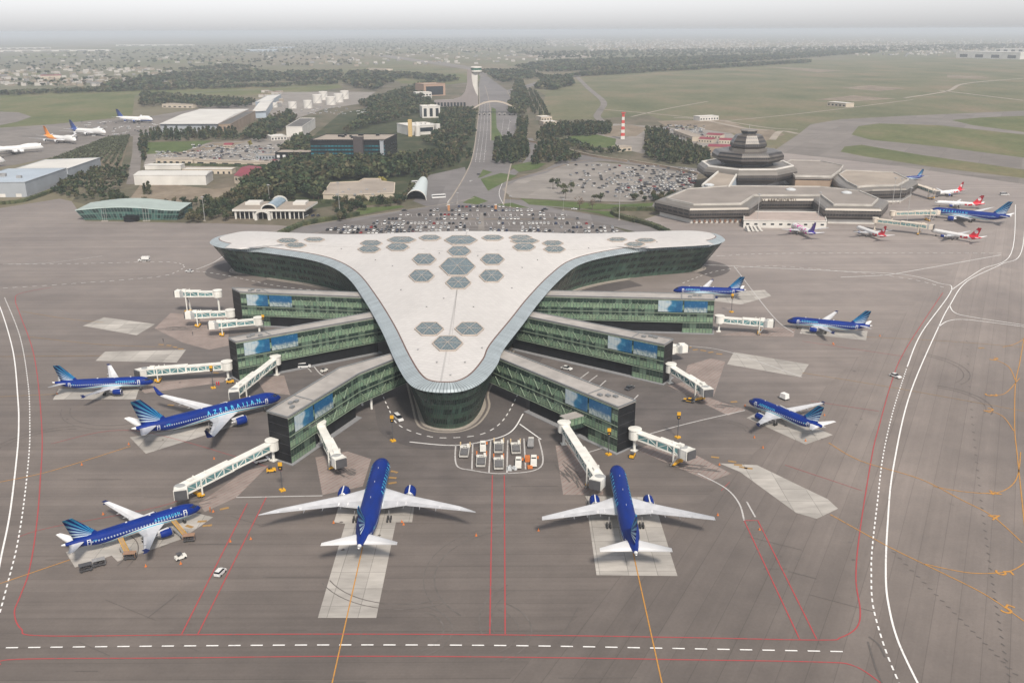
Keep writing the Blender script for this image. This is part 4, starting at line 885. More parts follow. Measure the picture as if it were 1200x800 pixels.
jet('B767', (-86.74, 322.15), rad(38.33), 'long blue airliner with tall blue upswept winglets and wide spaced lettering', FB['B767'], FF['B767'], winglet=BLUEP, letters=9.0, letters_sz=1.9, lspread=2.1, group=GA)
x, y = G(789, 339, 4); jet('A320', (x, y), rad(172), 'blue airliner half hidden behind the end of the straight pier', FB['A320'], FF['A320'], tip=NAVY, letters=6.6, letters_sz=1.0, group=GA)

# ---- the rest of the fleet, farther off
def mat_petal(name, L, R, zc, base, spots, xs, front=None, slope=-1.2, thr=.80):
    """white airliner with a coloured rear fuselage and round petals"""
    s = SH(name); X, Y, Z = s.xyz(s.coord('Object')); n = s.voro(s.coord(), .42, 'Distance'); q = s.math('LESS_THAN', n, .38)
    k = s.math('MULTIPLY', q, s.math('LESS_THAN', X, -xs * L)); k2 = s.math('LESS_THAN', s.math('ADD', X, s.math('MULTIPLY', Z, slope)), -thr * L + zc * slope)
    c = s.mix(k, base, spots); c = s.mix(k2, c, spots if front is None else front)
    zw = zc + R * .12; win = s.math('MULTIPLY', s.math('LESS_THAN', s.math('ABSOLUTE', s.math('SUBTRACT', Z, zw)), .17), s.math('LESS_THAN', s.math('FRACT', s.math('DIVIDE', X, .53)), .5))
    c = s.mix(s.math('MULTIPLY', win, s.math('LESS_THAN', X, -.1 * L)), c, (.12, .13, .16)); return s.done(c, .32)
RED = (.55, .012, .03); REDP = M('red fin paint', RED, .35)
def mat_redfin():
    s = SH('red fin with white disc'); X, Y, Z = s.xyz(s.coord('Object')); p = SPEC['E190']
    dx = s.math('ADD', X, p['fin'][0] + 4.6); dz = s.math('SUBTRACT', Z, 7.6); r = s.math('ADD', s.math('MULTIPLY', dx, dx), s.math('MULTIPLY', dz, dz))
    return s.done(s.mix(s.math('LESS_THAN', r, 1.5), RED, (.7, .68, .68)), .35)
WT = (.66, .66, .65)
PE = mat_petal('white and red airliner paint', 36.2, 1.52, 3.3, WT, RED, .60); RF = mat_redfin(); PA = WHITEP
def at2(kind, n, tl, label, **k):
    zc = SPEC[kind]['zc']; a = Vector(G(*n, zc)); b = Vector(G(*tl, zc + 1)); d = a - b; jet(kind, (a.x, a.y), math.atan2(d.y, d.x), label, **k)
GB = 'white and red airliners by the old terminal'
at2('E190', (1095, 227), (1163, 218), 'white and red airliner behind two others, farthest along the old terminal apron', fus=PE, fin=RF, doors=False, group=GB)
at2('E190', (1095, 237), (1156, 239), 'white and red airliner between the big blue jet and another red one', fus=PE, fin=RF, doors=False, group=GB)
at2('E190', (1091, 270), (1145, 278), 'white and red airliner at the end of the long beige bridge', fus=PE, fin=RF, doors=False, group=GB)
at2('E190', (1004, 266), (1034, 275), 'white and red airliner parked nose in at the old terminal wall', fus=PE, fin=RF, doors=False, group=GB)
at2('B787', (1088.5, 246.5), (1186.5, 255), 'big blue airliner with white wings at the old terminal bridge', fus=FB['B787'], fin=FF['B787'], letters=8.0, letters_sz=2.0, lspread=1.9, doors=False, group=GA)
at2('E190', (1047, 210), (1084, 206), 'blue tailed airliner mostly hidden behind the old terminal corner', fus=FB['A320'], fin=FF['E190'], doors=False, group=GA)
MAG = mat_petal('white and magenta airliner paint', 37.57, 1.98, 3.75, WT, (.6, .02, .32), .22, (.05, .03, .3)); VIO = M('violet fin paint', (.06, .02, .28), .35)
at2('A320', (928, 263), (958, 275), 'white and magenta airliner with a violet tail at the old terminal', fus=MAG, fin=VIO, eng=M('magenta paint', (.6, .02, .32), .35), doors=False)
ORG = mat_petal('white and orange freighter paint', 70.6, 3.25, 5.6, WT, WT, 2.0, (.85, .30, .03), 3.2, .56); ORF = M('orange fin paint', (.85, .28, .03), .4)
BLF = M('blue fin paint', (.02, .06, .25), .35); WHF = mat_petal('white freighter paint', 70.6, 3.25, 5.6, WT, WT, 2.0); BLR = mat_petal('white and blue freighter paint', 70.6, 3.25, 5.6, WT, WT, 2.0, (.02, .06, .25))
def mat_bellyblue():
    s = SH('white freighter blue belly'); X, Y, Z = s.xyz(s.coord('Object')); n = s.noise(s.coord(), .12, 3)
    return s.done(s.mix(s.math('LESS_THAN', s.math('ADD', Z, s.math('MULTIPLY', n, 2.0)), 5.6), WT, (.03, .10, .34)), .35)
GC = 'four engined freighters on the cargo apron'
at2('B747', (51, 172), (-22, 176), 'white four engined freighter nearest the grey sheds, tail out of frame', fus=WHF, fin=WHITEP, eng=WHITEP, hump=True, doors=False, group=GC)
at2('B747', (89, 164), (20, 156), 'white freighter with orange tail and orange rear belly', fus=ORG, fin=ORF, eng=WHITEP, hump=True, doors=False, group=GC)
at2('B747', (124, 155), (58, 150), 'white freighter with plain dark blue tail', fus=BLR, fin=BLF, eng=WHITEP, hump=True, doors=False, group=GC)
at2('B747', (179, 140), (116, 137), 'white freighter with blue belly and tail, nearest the long hangar', fus=mat_bellyblue(), fin=BLF, eng=BLF, hump=True, doors=False, group=GC)
at2('B747', (6, 188), (-60, 196), 'white freighter of which only the nose is in the frame', fus=WHF, fin=WHITEP, eng=WHITEP, hump=True, doors=False, group=GC)
# ------------------------------------------------------------------ boarding bridges
BR_W = M('cream white bridge paint', (.66, .655, .61), .5, 0, .12, .3); BR_G = M('bridge window glass', (.10, .21, .22), .15, 0, .35, .5, .6); YEL = M('safety yellow', (.62, .33, .015), .5); BELL = M('grey bellows', (.30, .31, .31), .7); ORANGE = M('orange paint', (.50, .15, .035), .6, 0, .25, 1)
DKGREY = M('dark grey machinery', (.07, .07, .075), .6); MIDG = M('grey machinery', (.26, .26, .26), .55)
def bridge(root, cab, label, zr=4.3, zcab=3.0, w=3.0, cab_turn=.6, legs=True, mat=None, group='white boarding bridges at the glass piers', open_frac=.55):
    mt = mat or BR_W; a = Vector(G(*root, zr + 1.5)); b = Vector(G(*cab, zcab + 1.5)); d = b - a; L = d.length
    t = thing('boarding_bridge', label, 'boarding bridge', (a.x, a.y, .13), math.atan2(d.y, d.x), group)
    m = MB(); m.lathe([(2.1, zr - .3), (2.1, zr + 3.0), (2.3, zr + 3.0), (2.3, zr + 3.25), (.1, zr + 3.4)], n=16); r = m.build('rotunda', mt, t)
    m = MB(); m.tube((0, 0, 0), (0, 0, zr - .3), .5, n=10); m.box((0, 0, .15), (2, 2, .3)); m.build('support_column', mt, t)
    def zf(x): return zr + (zcab - zr) * x / L
    secs = [(1.6, L * .52, w * .82, 2.55), (L * .46, L - 2.2, w, 2.9)]
    for k, (x0, x1, ww, h) in enumerate(secs):
        m = MB(); rr = []
        for x in (x0, x1): rr.append([(x, -ww / 2, zf(x)), (x, ww / 2, zf(x)), (x, ww / 2, zf(x) + h), (x, -ww / 2, zf(x) + h)])
        m.loft(rr); sec = m.build('tunnel', mt, t)
        n = max(2, int((x1 - x0) / 3.2)); st = (x1 - x0 - .8) / n
        for s in (-1, 1):
            for q in range(n):
                xa, xb = x0 + .4 + q * st + .2, x0 + .4 + (q + 1) * st - .2; y = s * (ww / 2 + .02); m = MB()
                m.face([(xa, y, zf(xa) + .55), (xb, y, zf(xb) + .55), (xb, y, zf(xb) + h - .5), (xa, y, zf(xa) + h - .5)]); m.build('window', BR_G, sec)
        m = MB()
        for s in (-1, 1):
            y = s * (ww / 2 + .08)
            for q in range(n):
                xa, xb = x0 + .4 + q * st, x0 + .4 + (q + 1) * st; z0, z1 = .3, h - .25
                if (q % 2 == 0): m.bar((xa, y, zf(xa) + z0), (xb, y, zf(xb) + z1), .16, .14)
                else: m.bar((xa, y, zf(xa) + z1), (xb, y, zf(xb) + z0), .16, .14)
            m.bar((x0, y, zf(x0) + h - .1), (x1, y, zf(x1) + h - .1), .14, .22); m.bar((x0, y, zf(x0) + .1), (x1, y, zf(x1) + .1), .14, .25)
        m.build('side_truss', mt, sec)
    m = MB(); xb = L - 1.6; z = zcab
    m.lathe([(2.0, z - .1), (2.0, z + 2.9), (.1, z + 3.2)], (xb, 0, 0), 14); cb = m.build('cab_drum', BELL, t)
    co, si = math.cos(cab_turn), math.sin(cab_turn); m = MB(); rr = []
    for u, hw, zz in ((.4, 1.9, 3.0), (2.4, 1.9, 3.05), (3.1, 2.0, 3.2)): rr.append([(xb + co * u + si * hw, si * u - co * hw, z - .1), (xb + co * u - si * hw, si * u + co * hw, z - .1), (xb + co * u - si * hw, si * u + co * hw, z + zz), (xb + co * u + si * hw, si * u - co * hw, z + zz)])
    m.loft(rr); c2 = m.build('cab', mt, t)
    m = MB(); rr = []
    for u, hw in ((3.1, 1.7), (3.7, 1.8)): rr.append([(xb + co * u + si * hw, si * u - co * hw, z + .1), (xb + co * u - si * hw, si * u + co * hw, z + .1), (xb + co * u - si * hw, si * u + co * hw, z + 2.9), (xb + co * u + si * hw, si * u - co * hw, z + 2.9)])
    m.loft(rr); m.build('canopy', DKGREY, c2)
    m = MB(); m.box((L * .86, .2, zf(L * .86) + 3.25), (1.9, 1.5, .8)); m.build('roof_unit', mt, t); m = MB(); m.tube((L * .72, 0, zf(L * .72) + 2.9), (L * .72, 0, zf(L * .72) + 4.0), .13); m.build('beacon_post', mt, t)
    if legs:
        x = L * .80
        for s in (-1, 1):
            m = MB(); m.bar((x, s * (w / 2 + .35), .9), (x, s * (w / 2 + .35), zf(x) + 3.1), .4, .4); m.build('lift_column', mt, t)
        m = MB(); m.box((x, 0, .85), (1.2, w + 1.2, .5)); m.box((x + .9, w / 2, 1.3), (1.0, .8, .9)); wc = m.build('wheel_carriage', YEL, t)
        for s in (-1, 1):
            m = MB(); y = s * (w / 2 - .1); m.tube((x, y - .3, .55), (x, y + .3, .55), .55, n=12); m.build('wheel', TYRE, wc)
        m = MB()
        for q in range(7): m.box((L * .88 - q * .34, -w / 2 - .6, zf(L * .88) - q * zf(L) / 7 - .1), (.34, .9, .06))
        m.bar((L * .88 + .2, -w / 2 - 1.0, zf(L * .88)), (L * .88 - 2.2, -w / 2 - 1.0, .4), .06, .5); m.build('stair', MIDG, t)
    return t
bridge((319, 521), (207, 577), 'long white boarding bridge reaching the airliner with the belt loaders', cab_turn=.9)
bridge((375, 500), (396, 541), 'short white boarding bridge swung free, empty open cab facing the camera', zr=4.6, zcab=3.6, cab_turn=.2)
bridge((323, 422), (272, 462), 'white boarding bridge sloping down to the winglet airliner', zr=5.0, zcab=4.0, cab_turn=.5)
bridge((266, 428), (165, 436), 'long white boarding bridge reaching the narrow blue airliner on the pale slab', zr=4.6, cab_turn=.8)
bridge((255, 344), (210, 344), 'white boarding bridge on tall legs, topmost of the clustered three', zr=9.0, zcab=8.6, cab_turn=0)
bridge((270, 367), (222, 369), 'white boarding bridge in the middle of the clustered three', zr=5.0, zcab=4.6, cab_turn=0)
bridge((303, 376), (249, 381), 'white boarding bridge in front of the other two of its cluster', zr=4.6, zcab=4.0, cab_turn=0)
bridge((661, 500), (704, 566), 'long white boarding bridge docked at the port door of the straight winged jet', zr=5.0, zcab=3.8, cab_turn=-.7)
bridge((744, 508), (806, 531), 'white boarding bridge left free beside the black end wall, above dark tyre smears', zr=4.8, zcab=4.0, cab_turn=-.2)
bridge((786, 431), (829, 459), 'white boarding bridge with a yellow and black car beneath it', zr=5.0, zcab=4.0, cab_turn=-.2)
bridge((786, 409), (800, 408), 'stubby white boarding bridge behind the middle east pier', zr=4.6, zcab=4.4, cab_turn=0, legs=False)
bridge((843, 374), (902, 379), 'white boarding bridge at the end of the pier that lies straight across', zr=4.6, zcab=4.0, cab_turn=0)
m = MB()   # glass link from the pier to the first long bridge on the east side
a, b = Vector(G(660, 497, 6)), Vector(G(690, 489, 6)); d = (b - a).normalized(); n = Vector((-d.y, d.x)) * 2.2
lk = thing('glass_link', 'short green glass corridor joining a pier to its rotunda', 'corridor', (0, 0, 0))
for s in (1, -1): gl(m, a + n * s, b + n * s, 4.2, 8.2)
m.build('glass_wall', G_PIER, lk); m = MB(); q = [a + n, b + n, b - n, a - n]; m.prism([(p.x, p.y) for p in q], 8.2, 8.5, bottom=True); m.build('roof', GREYR, lk); m = MB(); m.prism([(p.x, p.y) for p in q], 3.8, 4.2, bottom=True); m.build('floor_slab', DARKM, lk)

# ------------------------------------------------------------------ vehicles
CARCOL = {'white': (.62, .62, .61), 'silver': (.32, .33, .34), 'black': (.014, .014, .016), 'dark grey': (.07, .072, .078), 'dark blue': (.02, .03, .075), 'red': (.28, .02, .02)}
CARM = {k: M(k + ' car paint', v, .3, .0, .05, 1, .6) for k, v in CARCOL.items()}
def car_mesh(name, L=4.5, W=1.8, Hc=1.45, van=False):
    """profile of a car swept across: bonnet, cabin, boot, with glass sides and wheels"""
    m = MB(); w = W / 2
    if not van:
        low = [(-L / 2, .35), (-L / 2, .72), (-L / 2 + .25, .92), (-L * .22, .95), (L * .20, .93), (L / 2 - .3, .80), (L / 2, .58), (L / 2, .32)]; cabn = [(-L * .40, .95), (-L * .26, Hc), (L * .04, Hc), (L * .22, .93)]
    else:
        low = [(-L / 2, .35), (-L / 2, 1.15), (L * .30, 1.12), (L / 2 - .1, .95), (L / 2, .6), (L / 2, .35)]; cabn = [(-L / 2 + .03, 1.15), (-L / 2 + .12, Hc), (L * .12, Hc), (L * .32, 1.12)]
    def sweep(pr, y0, mi, tp=0):
        A = [(x, -(y0 - (tp if z > 1.2 else 0)), z) for x, z in pr]; B = [(x, (y0 - (tp if z > 1.2 else 0)), z) for x, z in pr]; n = len(pr)
        m.face(A, mi); m.face(B[::-1], mi)
        for i in range(n):
            j = (i + 1) % n; mm = mi
            if mi == 2: mm = 0 if abs(pr[i][1] - pr[j][1]) < .05 else 1
            m.face([A[i], B[i], B[j], A[j]], mm if mm != 2 else 0)
    sweep(low, w, 0)
    b = len(m.f); sweep(cabn, w * .92, 2, .14)
    for k in range(b, len(m.f)):
        if m.mi[k] == 2: m.mi[k] = 1
    for x in (-L * .30, L * .32):
        for s in (-1, 1): m.tube((x, s * (w - .22), .33), (x, s * (w + .01), .33), .33, n=8, mi=2)
    return m
CARMESH = {}
for k in CARCOL:
    o = car_mesh('car').build('parked_car', [CARM[k], GLASSK, TYRE]); CARMESH[k] = o.data; bpy.data.objects.remove(o)
    o = car_mesh('van', 5.2, 1.95, 2.15, True).build('parked_van', [CARM[k], GLASSK, TYRE]); CARMESH[k + 'v'] = o.data; bpy.data.objects.remove(o)
def car(name, key, x, y, rz, label, cat='car', group=None, sc=1.0, z=.22):
    o = bpy.data.objects.new(name, CARMESH[key]); COL.objects.link(o); o.location = (x, y, z); o.rotation_euler = (0, 0, rz); o.scale = (sc, sc, sc)
    return tag(o, label, cat, group)
def motor(name, px, rz, label, cat, col='white', L=4.8, W=1.9, Hc=1.5, van=False, box=None, extra=None):
    """a nearer vehicle with its own parts"""
    x, y = G(*px); t = thing(name, label, cat, (x, y, .14), rz); pm = CARM[col]
    src = car_mesh('x', L, W, Hc, van); groups = {0: MB(), 1: MB(), 2: MB()}
    for f, mi in zip(src.f, src.mi): groups[mi].face([src.v[i] for i in f])
    groups[0].build('body', pm, t); groups[1].build('window', GLASSK, t); 
    nW = len(groups[2].f) // 4
    for k in range(4):
        w = MB(); [w.face([groups[2].v[i] for i in f]) for f in groups[2].f[k * nW:(k + 1) * nW]]; w.build('wheel', TYRE, t)
    for s in (-1, 1):
        h = MB(); h.box((L / 2 + .01, s * W * .36, .68), (.06, .32, .16)); h.build('headlight', M('headlight lens', (.7, .7, .68), .2), t)
    if box: b = MB(); b.box((-L * .16, 0, box[2] / 2 + .6), (box[0], box[1], box[2])); b.build('cargo_box', M(box[3], box[4], .5), t)
    if extra: extra(t)
    return t
motor('passenger_car', (1049, 442), rad(-60), 'white car alone on the service road near the dashed line', 'car')
motor('airport_van', (258.5, 673), rad(75), 'small white van driving between two red lines', 'van', Hc=1.65, van=True, L=3.5, W=1.65)
motor('airport_van', (357, 431), rad(8), 'white van parked between two west piers', 'van', Hc=2.0, van=True, L=5.2)
motor('airport_van', (467, 492), rad(-60), 'white van on the ring road under the terminal nose', 'van', Hc=2.0, van=True, L=5.2)
motor('passenger_car', (222, 319), rad(160), 'white car on the dashed road behind the clustered bridges', 'car')
motor('catering_truck', (169, 306), rad(180), 'white box truck alone on the empty west apron', 'truck', L=7, W=2.4, Hc=2.4, van=True, box=(4.6, 2.4, 2.2, 'white truck box', (.64, .64, .62)))
motor('follow_me_car', (807, 471), rad(150), 'car in yellow and black checks under a boarding bridge', 'car', 'dark grey', extra=lambda t: [(lambda b: (b.box((-.35, 0, 1.52), (1.1, 1.3, .1)), b.box((1.5, 0, .95), (.9, 1.5, .06)), b.box((-.3, .93, .7), (2.2, .04, .35)), b.box((-.3, -.93, .7), (2.2, .04, .35)), b.build('yellow_panel', YEL, t)))(MB())])
motor('airport_van', (1067, 221), rad(10), 'white van standing right behind the blue tailed airliner', 'van', Hc=2.6, van=True, L=8, W=2.5)
motor('airport_van', (1177, 229), rad(5), 'white van on the open apron beyond the red tails', 'van', Hc=2.4, van=True, L=7.5, W=2.4)
x, y = G(919, 468); t = thing('baggage_trolley', 'white canvas covered baggage trolley beside the short blue airliner', 'trolley', (x, y, .14), rad(-60))
m = MB(); m.box((0, 0, 1.5), (3.0, 2.2, 1.8), taper=.85); m.build('canvas_cover', M('white canvas', (.68, .67, .65), .8), t); m = MB(); m.box((0, 0, .5), (3.2, 2.3, .2)); m.bar((1.6, 0, .45), (2.8, 0, .3), .08, .08); m.build('chassis', DKGREY, t)
for sx in (-1, 1):
    for sy in (-1, 1): m = MB(); m.tube((sx, sy * .95, .22), (sx, sy * 1.15, .22), .22); m.build('wheel', TYRE, t)
def baggage_cart(px, rz, label, load):
    x, y = G(*px); t = thing('baggage_cart', label, 'cart', (x, y, .14), rz, 'baggage carts round the near blue airliner')
    m = MB(); m.box((0, 0, .55), (3.2, 1.7, .15)); m.build('deck', DKGREY, t); m = MB()
    for sx in (-1.5, 1.5):
        for sy in (-.8, .8): m.bar((sx, sy, .6), (sx, sy, 1.9), .08, .08)
    m.box((0, 0, 1.93), (3.2, 1.8, .07)); m.build('canopy', load[1], t)
    m = MB(); rr = random.Random(px[0])
    for k in range(9): m.box((rr.uniform(-1.2, 1.2), rr.uniform(-.5, .5), .85 + rr.uniform(0, .5)), (.75, .5, .4), rr.uniform(0, 3))
    m.build('luggage', load[0], t)
    for sx in (-1.1, 1.1):
        for sy in (-.7, .7): m = MB(); m.tube((sx, sy - .08, .25), (sx, sy + .08, .25), .25); m.build('wheel', TYRE, t)
LUG = M('dark luggage', (.05, .045, .045), .7, 0, .5, 2); BROWN = M('brown cover', (.28, .17, .11), .8)
baggage_cart((101, 669), .5, 'dark baggage cart behind the tail, the outer of two', (LUG, DKGREY)); baggage_cart((116.5, 663), .5, 'dark baggage cart behind the tail, the one nearer the slab', (LUG, MIDG))
baggage_cart((153, 655), .1, 'brown topped baggage cart at the rear belt loader', (LUG, BROWN)); baggage_cart((222, 634), .2, 'brown topped baggage cart at the forward belt loader', (LUG, BROWN))
def belt_loader(foot, head, label):
    a = Vector(G(*foot, .8)); b = Vector(G(*head, 2.9)); d = b - a; L = d.length; t = thing('belt_loader', label, 'belt loader', (a.x, a.y, .14), math.atan2(d.y, d.x), 'belt loaders at the near blue airliner')
    m = MB(); m.bar((0, 0, .9), (L, 0, 2.9), 1.0, .3); m.build('conveyor', M('tan belt', (.30, .2, .1), .8), t)
    for s in (-1, 1): m = MB(); m.bar((0, s * .58, 1.1), (L, s * .58, 3.1), .1, .16); m.build('side_rail', YEL, t)
    m = MB(); m.box((L * .42, 0, .75), (L * .72, 1.9, .55)); m.box((L * .22, -.95, 1.3), (.9, .5, 1.0)); m.build('chassis', MIDG, t)
    for sx in (.2, .65):
        for s in (-1, 1): m = MB(); m.tube((L * sx, s * .85 - .12, .4), (L * sx, s * .85 + .12, .4), .4); m.build('wheel', TYRE, t)
belt_loader((219, 630), (201, 608), 'brown belt loader slanting up behind the engine'); belt_loader((150, 650), (141, 631), 'brown belt loader slanting up behind the wing')
# container loaders and tow trucks in their painted yard
def loader(px, rz, label, n):
    x, y = G(*px); t = thing('container_loader', label, 'container loader', (x, y, .14), rz, 'container loaders in the painted bay')
    BW2 = M('worn loader paint', (.40, .39, .365), .6, 0, .25, 1); m = MB(); m.box((0, 0, .7), (7.2, 3.0, .5)); m.build('chassis', BW2, t); m = MB(); m.box((-.9, 0, 1.35), (4.8, 2.5, .25))
    for k in range(6): m.box((-3.0 + k * .82, 0, 1.5), (.12, 2.4, .08), mi=1)
    m.build('main_deck', [DKGREY, MIDG], t); m = MB(); m.box((2.9, 0, 1.2), (2.0, 2.6, .25)); m.build('bridge_deck', MIDG, t)
    for s in (-1, 1):
        m = MB(); m.bar((-3.4, s * 1.45, 1.0), (3.2, s * 1.45, 1.6), .25, .5); m.build('side_beam', BW2, t); m = MB(); m.box((3.4, s * 1.6, 1.9), (.5, .4, 1.6)); m.build('guide_post', ORANGE if n % 2 else M('sand paint', (.55, .42, .25), .6), t)
        for q in (-2.6, 2.3): m = MB(); m.tube((q, s * 1.4 - .2, .42), (q, s * 1.4 + .2, .42), .42); m.build('wheel', TYRE, t)
    m = MB(); m.box((1.75, 0, 1.75), (.5, 3.3, .6)); m.box((1.75, -1.1, 2.3), (.9, .8, 1.0)); m.build('cross_frame', BR_W, t)
    for y0 in (-.5, 0, .5): m = MB(); m.box((1.48, y0, 1.8), (.05, .3, .3)); m.build('vent_opening', DKGREY, t)
LB = ['container loader with grey deck, alone in its marked bay', 'container loader behind a small white truck', 'container loader, far one of the two nose to tail', 'container loader, near one of the two nose to tail', 'container loader with orange posts beyond a white truck']
for k, p in enumerate([(544.5, 532), (564, 543), (584.5, 527), (584.5, 546), (604.5, 528)]): loader(p, rad(90 + (-2 + k)), LB[k], k)
def tow(px, rz, label):
    x, y = G(*px); t = thing('tow_truck', label, 'truck', (x, y, .14), rz, 'white trucks in the painted bay')
    m = MB(); m.box((-1.4, 0, .95), (4.0, 2.1, .9), taper=.96); m.build('body', BR_W, t); m = MB(); m.box((1.4, 0, 1.3), (1.6, 2.1, 1.6), taper=.85); cb = m.build('cab', BR_W, t)
    m = MB(); m.box((.58, 0, 1.6), (.06, 1.5, .5)); m.box((2.15, 0, 1.65), (.06, 1.6, .6)); m.build('windscreen', GLASSK, cb); m = MB(); m.box((1.9, -1.35, 1.2), (.7, .5, .7)); m.build('orange_locker', ORANGE, t)
    m = MB(); m.box((2.7, 0, .8), (1.4, 1.9, .35)); m.build('front_deck', MIDG, t)
    for sx in (-2.4, 1.6):
        for s in (-1, 1): m = MB(); m.tube((sx, s * .95 - .15, .45), (sx, s * .95 + .15, .45), .45); m.build('wheel', TYRE, t)
tow((566, 526), rad(92), 'white truck with orange locker standing in front of a container loader'); tow((607.5, 545), rad(88), 'white truck between two bays, grey junk at its side'); tow((625.5, 543), rad(88), 'white truck in the outermost bay next to the orange boxes')
x, y = G(622, 522); t = thing('ground_power_unit', 'grey generator trailer at the outer corner of the bay', 'generator', (x, y, .14), 1.5)
m = MB(); m.box((0, 0, 1.2), (3.6, 2.2, 1.5), taper=.9); m.build('housing', MIDG, t); m = MB(); m.box((2.4, 0, 1.1), (1.6, 1.8, 1.1)); m.build('control_box', BR_W, t); m = MB(); m.box((0, 0, .35), (5.6, 1.9, .2)); m.build('chassis', DKGREY, t)
x, y = G(599.5, 550); t = thing('tarpaulin_heap', 'heap of gear under a pale tarpaulin in the bay', 'heap', (x, y, .14), .3); m = MB()
for k in range(7): m.box((random.uniform(-1.4, 1.4), random.uniform(-1, 1), random.uniform(.3, .8)), (1.5, 1.0, random.uniform(.6, 1.2)), random.uniform(0, 3), taper=.6)
m.build('tarpaulin', M('pale tarpaulin', (.4, .42, .43), .7), t)
for k, p in enumerate([(618, 541), (621, 549)]):
    x, y = G(*p); t = thing('orange_crate', ['tall orange crate beside the outermost white truck', 'flat orange crate on the bay line'][k], 'crate', (x, y, .14), .1); m = MB(); m.box((0, 0, (1.1, .5)[k]), (1.6, 1.4, (1.9, .8)[k])); m.build('crate', ORANGE, t); m = MB(); m.box((0, 0, .1), (1.7, 1.5, .12)); m.build('pallet', DKGREY, t)
# docking signals on poles
def signal(px, label, h=9.5, n=0):
    x, y = G(*px); t = thing('stand_sign', label, 'stand sign', (x, y, .14), rad(-90 if n == 0 else n), 'docking signs on poles'); m = MB(); m.tube((0, 0, 0), (0, 0, h - 2.4), .14, n=8); m.build('pole', DKGREY, t)
    m = MB(); m.box((0, 0, h - .55), (.5, 1.2, 1.1)); m.build('sign_box', YEL, t); m = MB(); m.box((0, 0, h - 1.8), (.6, 1.1, 1.3)); m.build('display', M('black display', (.015, .015, .017), .4), t)
    m = MB(); m.box((.32, 0, h - 1.8), (.03, .5, .3)); m.build('lamp_panel', YEL, t); m = MB(); m.box((0, 0, .25), (1.6, 1.6, .5), .6); m.build('base_block', YEL, t)
for p, l in [((460.5, 517), 'yellow and black docking sign by the white van under the terminal nose'), ((331, 575), 'yellow and black docking sign in front of the bent pier'), ((250, 455), 'yellow and black docking sign behind the winglet airliner'), ((794, 513), 'yellow and black docking sign alone on the open east apron'), ((713, 533), 'yellow and black docking sign against the glass of the near east pier'), ((857, 366), 'yellow and black docking sign near the end of the straight pier'), ((310, 392), 'yellow docking sign beside the clustered bridges')]: signal(p, l)
# cones
m = MB(); m.lathe([(.27, .08), (.05, .8), (.02, .85)], n=10); m.box((0, 0, .05), (.62, .62, .08)); co = m.build('traffic_cone', ORANGE); cones = [(212, 661), (171, 664), (121, 603), (67, 462), (96, 545), (151, 521), (251, 538), (186, 447), (294, 632), (204, 622), (391, 613), (471, 612), (473, 615), (558, 628), (631, 622), (841, 604), (890, 621), (843, 545), (944, 517), (894, 525), (884, 513), (976, 403), (966, 487), (977, 404), (1031, 394), (873, 476), (270, 635), (250, 600)]
LBC = {0: 'orange cone off the wing tip of the airliner with belt loaders'}
for k, p in enumerate(cones):
    o = co if k == 0 else co.copy()
    if k: COL.objects.link(o)
    x, y = G(*p); o.location = (x, y, .14); tag(o, 'small orange traffic cone standing on the apron round a parked airliner', 'cone', 'orange traffic cones on the apron')
# people on the apron
def person(px, rz, col, label):
    x, y = G(*px); J = [(0, 0, .95), (0, 0, 1.2), (0, 0, 1.45), (0, 0, 1.56), (.02, 0, 1.70), (0, .1, .9), (.04, .12, .5), (0, .13, .06), (.14, .14, .04), (0, -.1, .9), (-.08, -.12, .5), (-.12, -.13, .06), (.02, -.14, .04), (0, .21, 1.42), (.03, .27, 1.14), (.14, .28, .9), (0, -.21, 1.42), (-.02, -.27, 1.14), (.08, -.29, .9)]
    E = [(0, 1), (1, 2), (2, 3), (3, 4), (0, 5), (5, 6), (6, 7), (7, 8), (0, 9), (9, 10), (10, 11), (11, 12), (2, 13), (13, 14), (14, 15), (2, 16), (16, 17), (17, 18)]; RAD = [.16, .15, .17, .07, .11, .11, .075, .055, .045, .11, .075, .055, .045, .08, .055, .04, .08, .055, .04]
    me = bpy.data.meshes.new('person'); me.from_pydata(J, E, []); o = bpy.data.objects.new('person', me); COL.objects.link(o); o.location = (x, y, .15); o.rotation_euler = (0, 0, rz); o.scale = (1.02,) * 3
    o.modifiers.new('skin', 'SKIN'); sv = me.skin_vertices[0].data
    for v, r in zip(sv, RAD): v.radius = (r, r)
    sv[0].use_root = True; sd = o.modifiers.new('sub', 'SUBSURF'); sd.levels = sd.render_levels = 1; me.materials.append(col); tag(o, label, 'person')
person((246.5, 600), 0, ORANGE, 'person in orange overalls standing by the nose of the near airliner'); person((254, 452), 1, REDP, 'person in red overalls, outer of two under the long bridge'); person((256.5, 452), 2, REDP, 'person in red overalls, nearer the pier of two under the bridge'); person((191.5, 401), 1, DKGREY, 'person in dark clothes crossing the empty stands'); person((226, 393), 1, DKGREY, 'person in dark clothes on the pink pad below the clustered bridges')

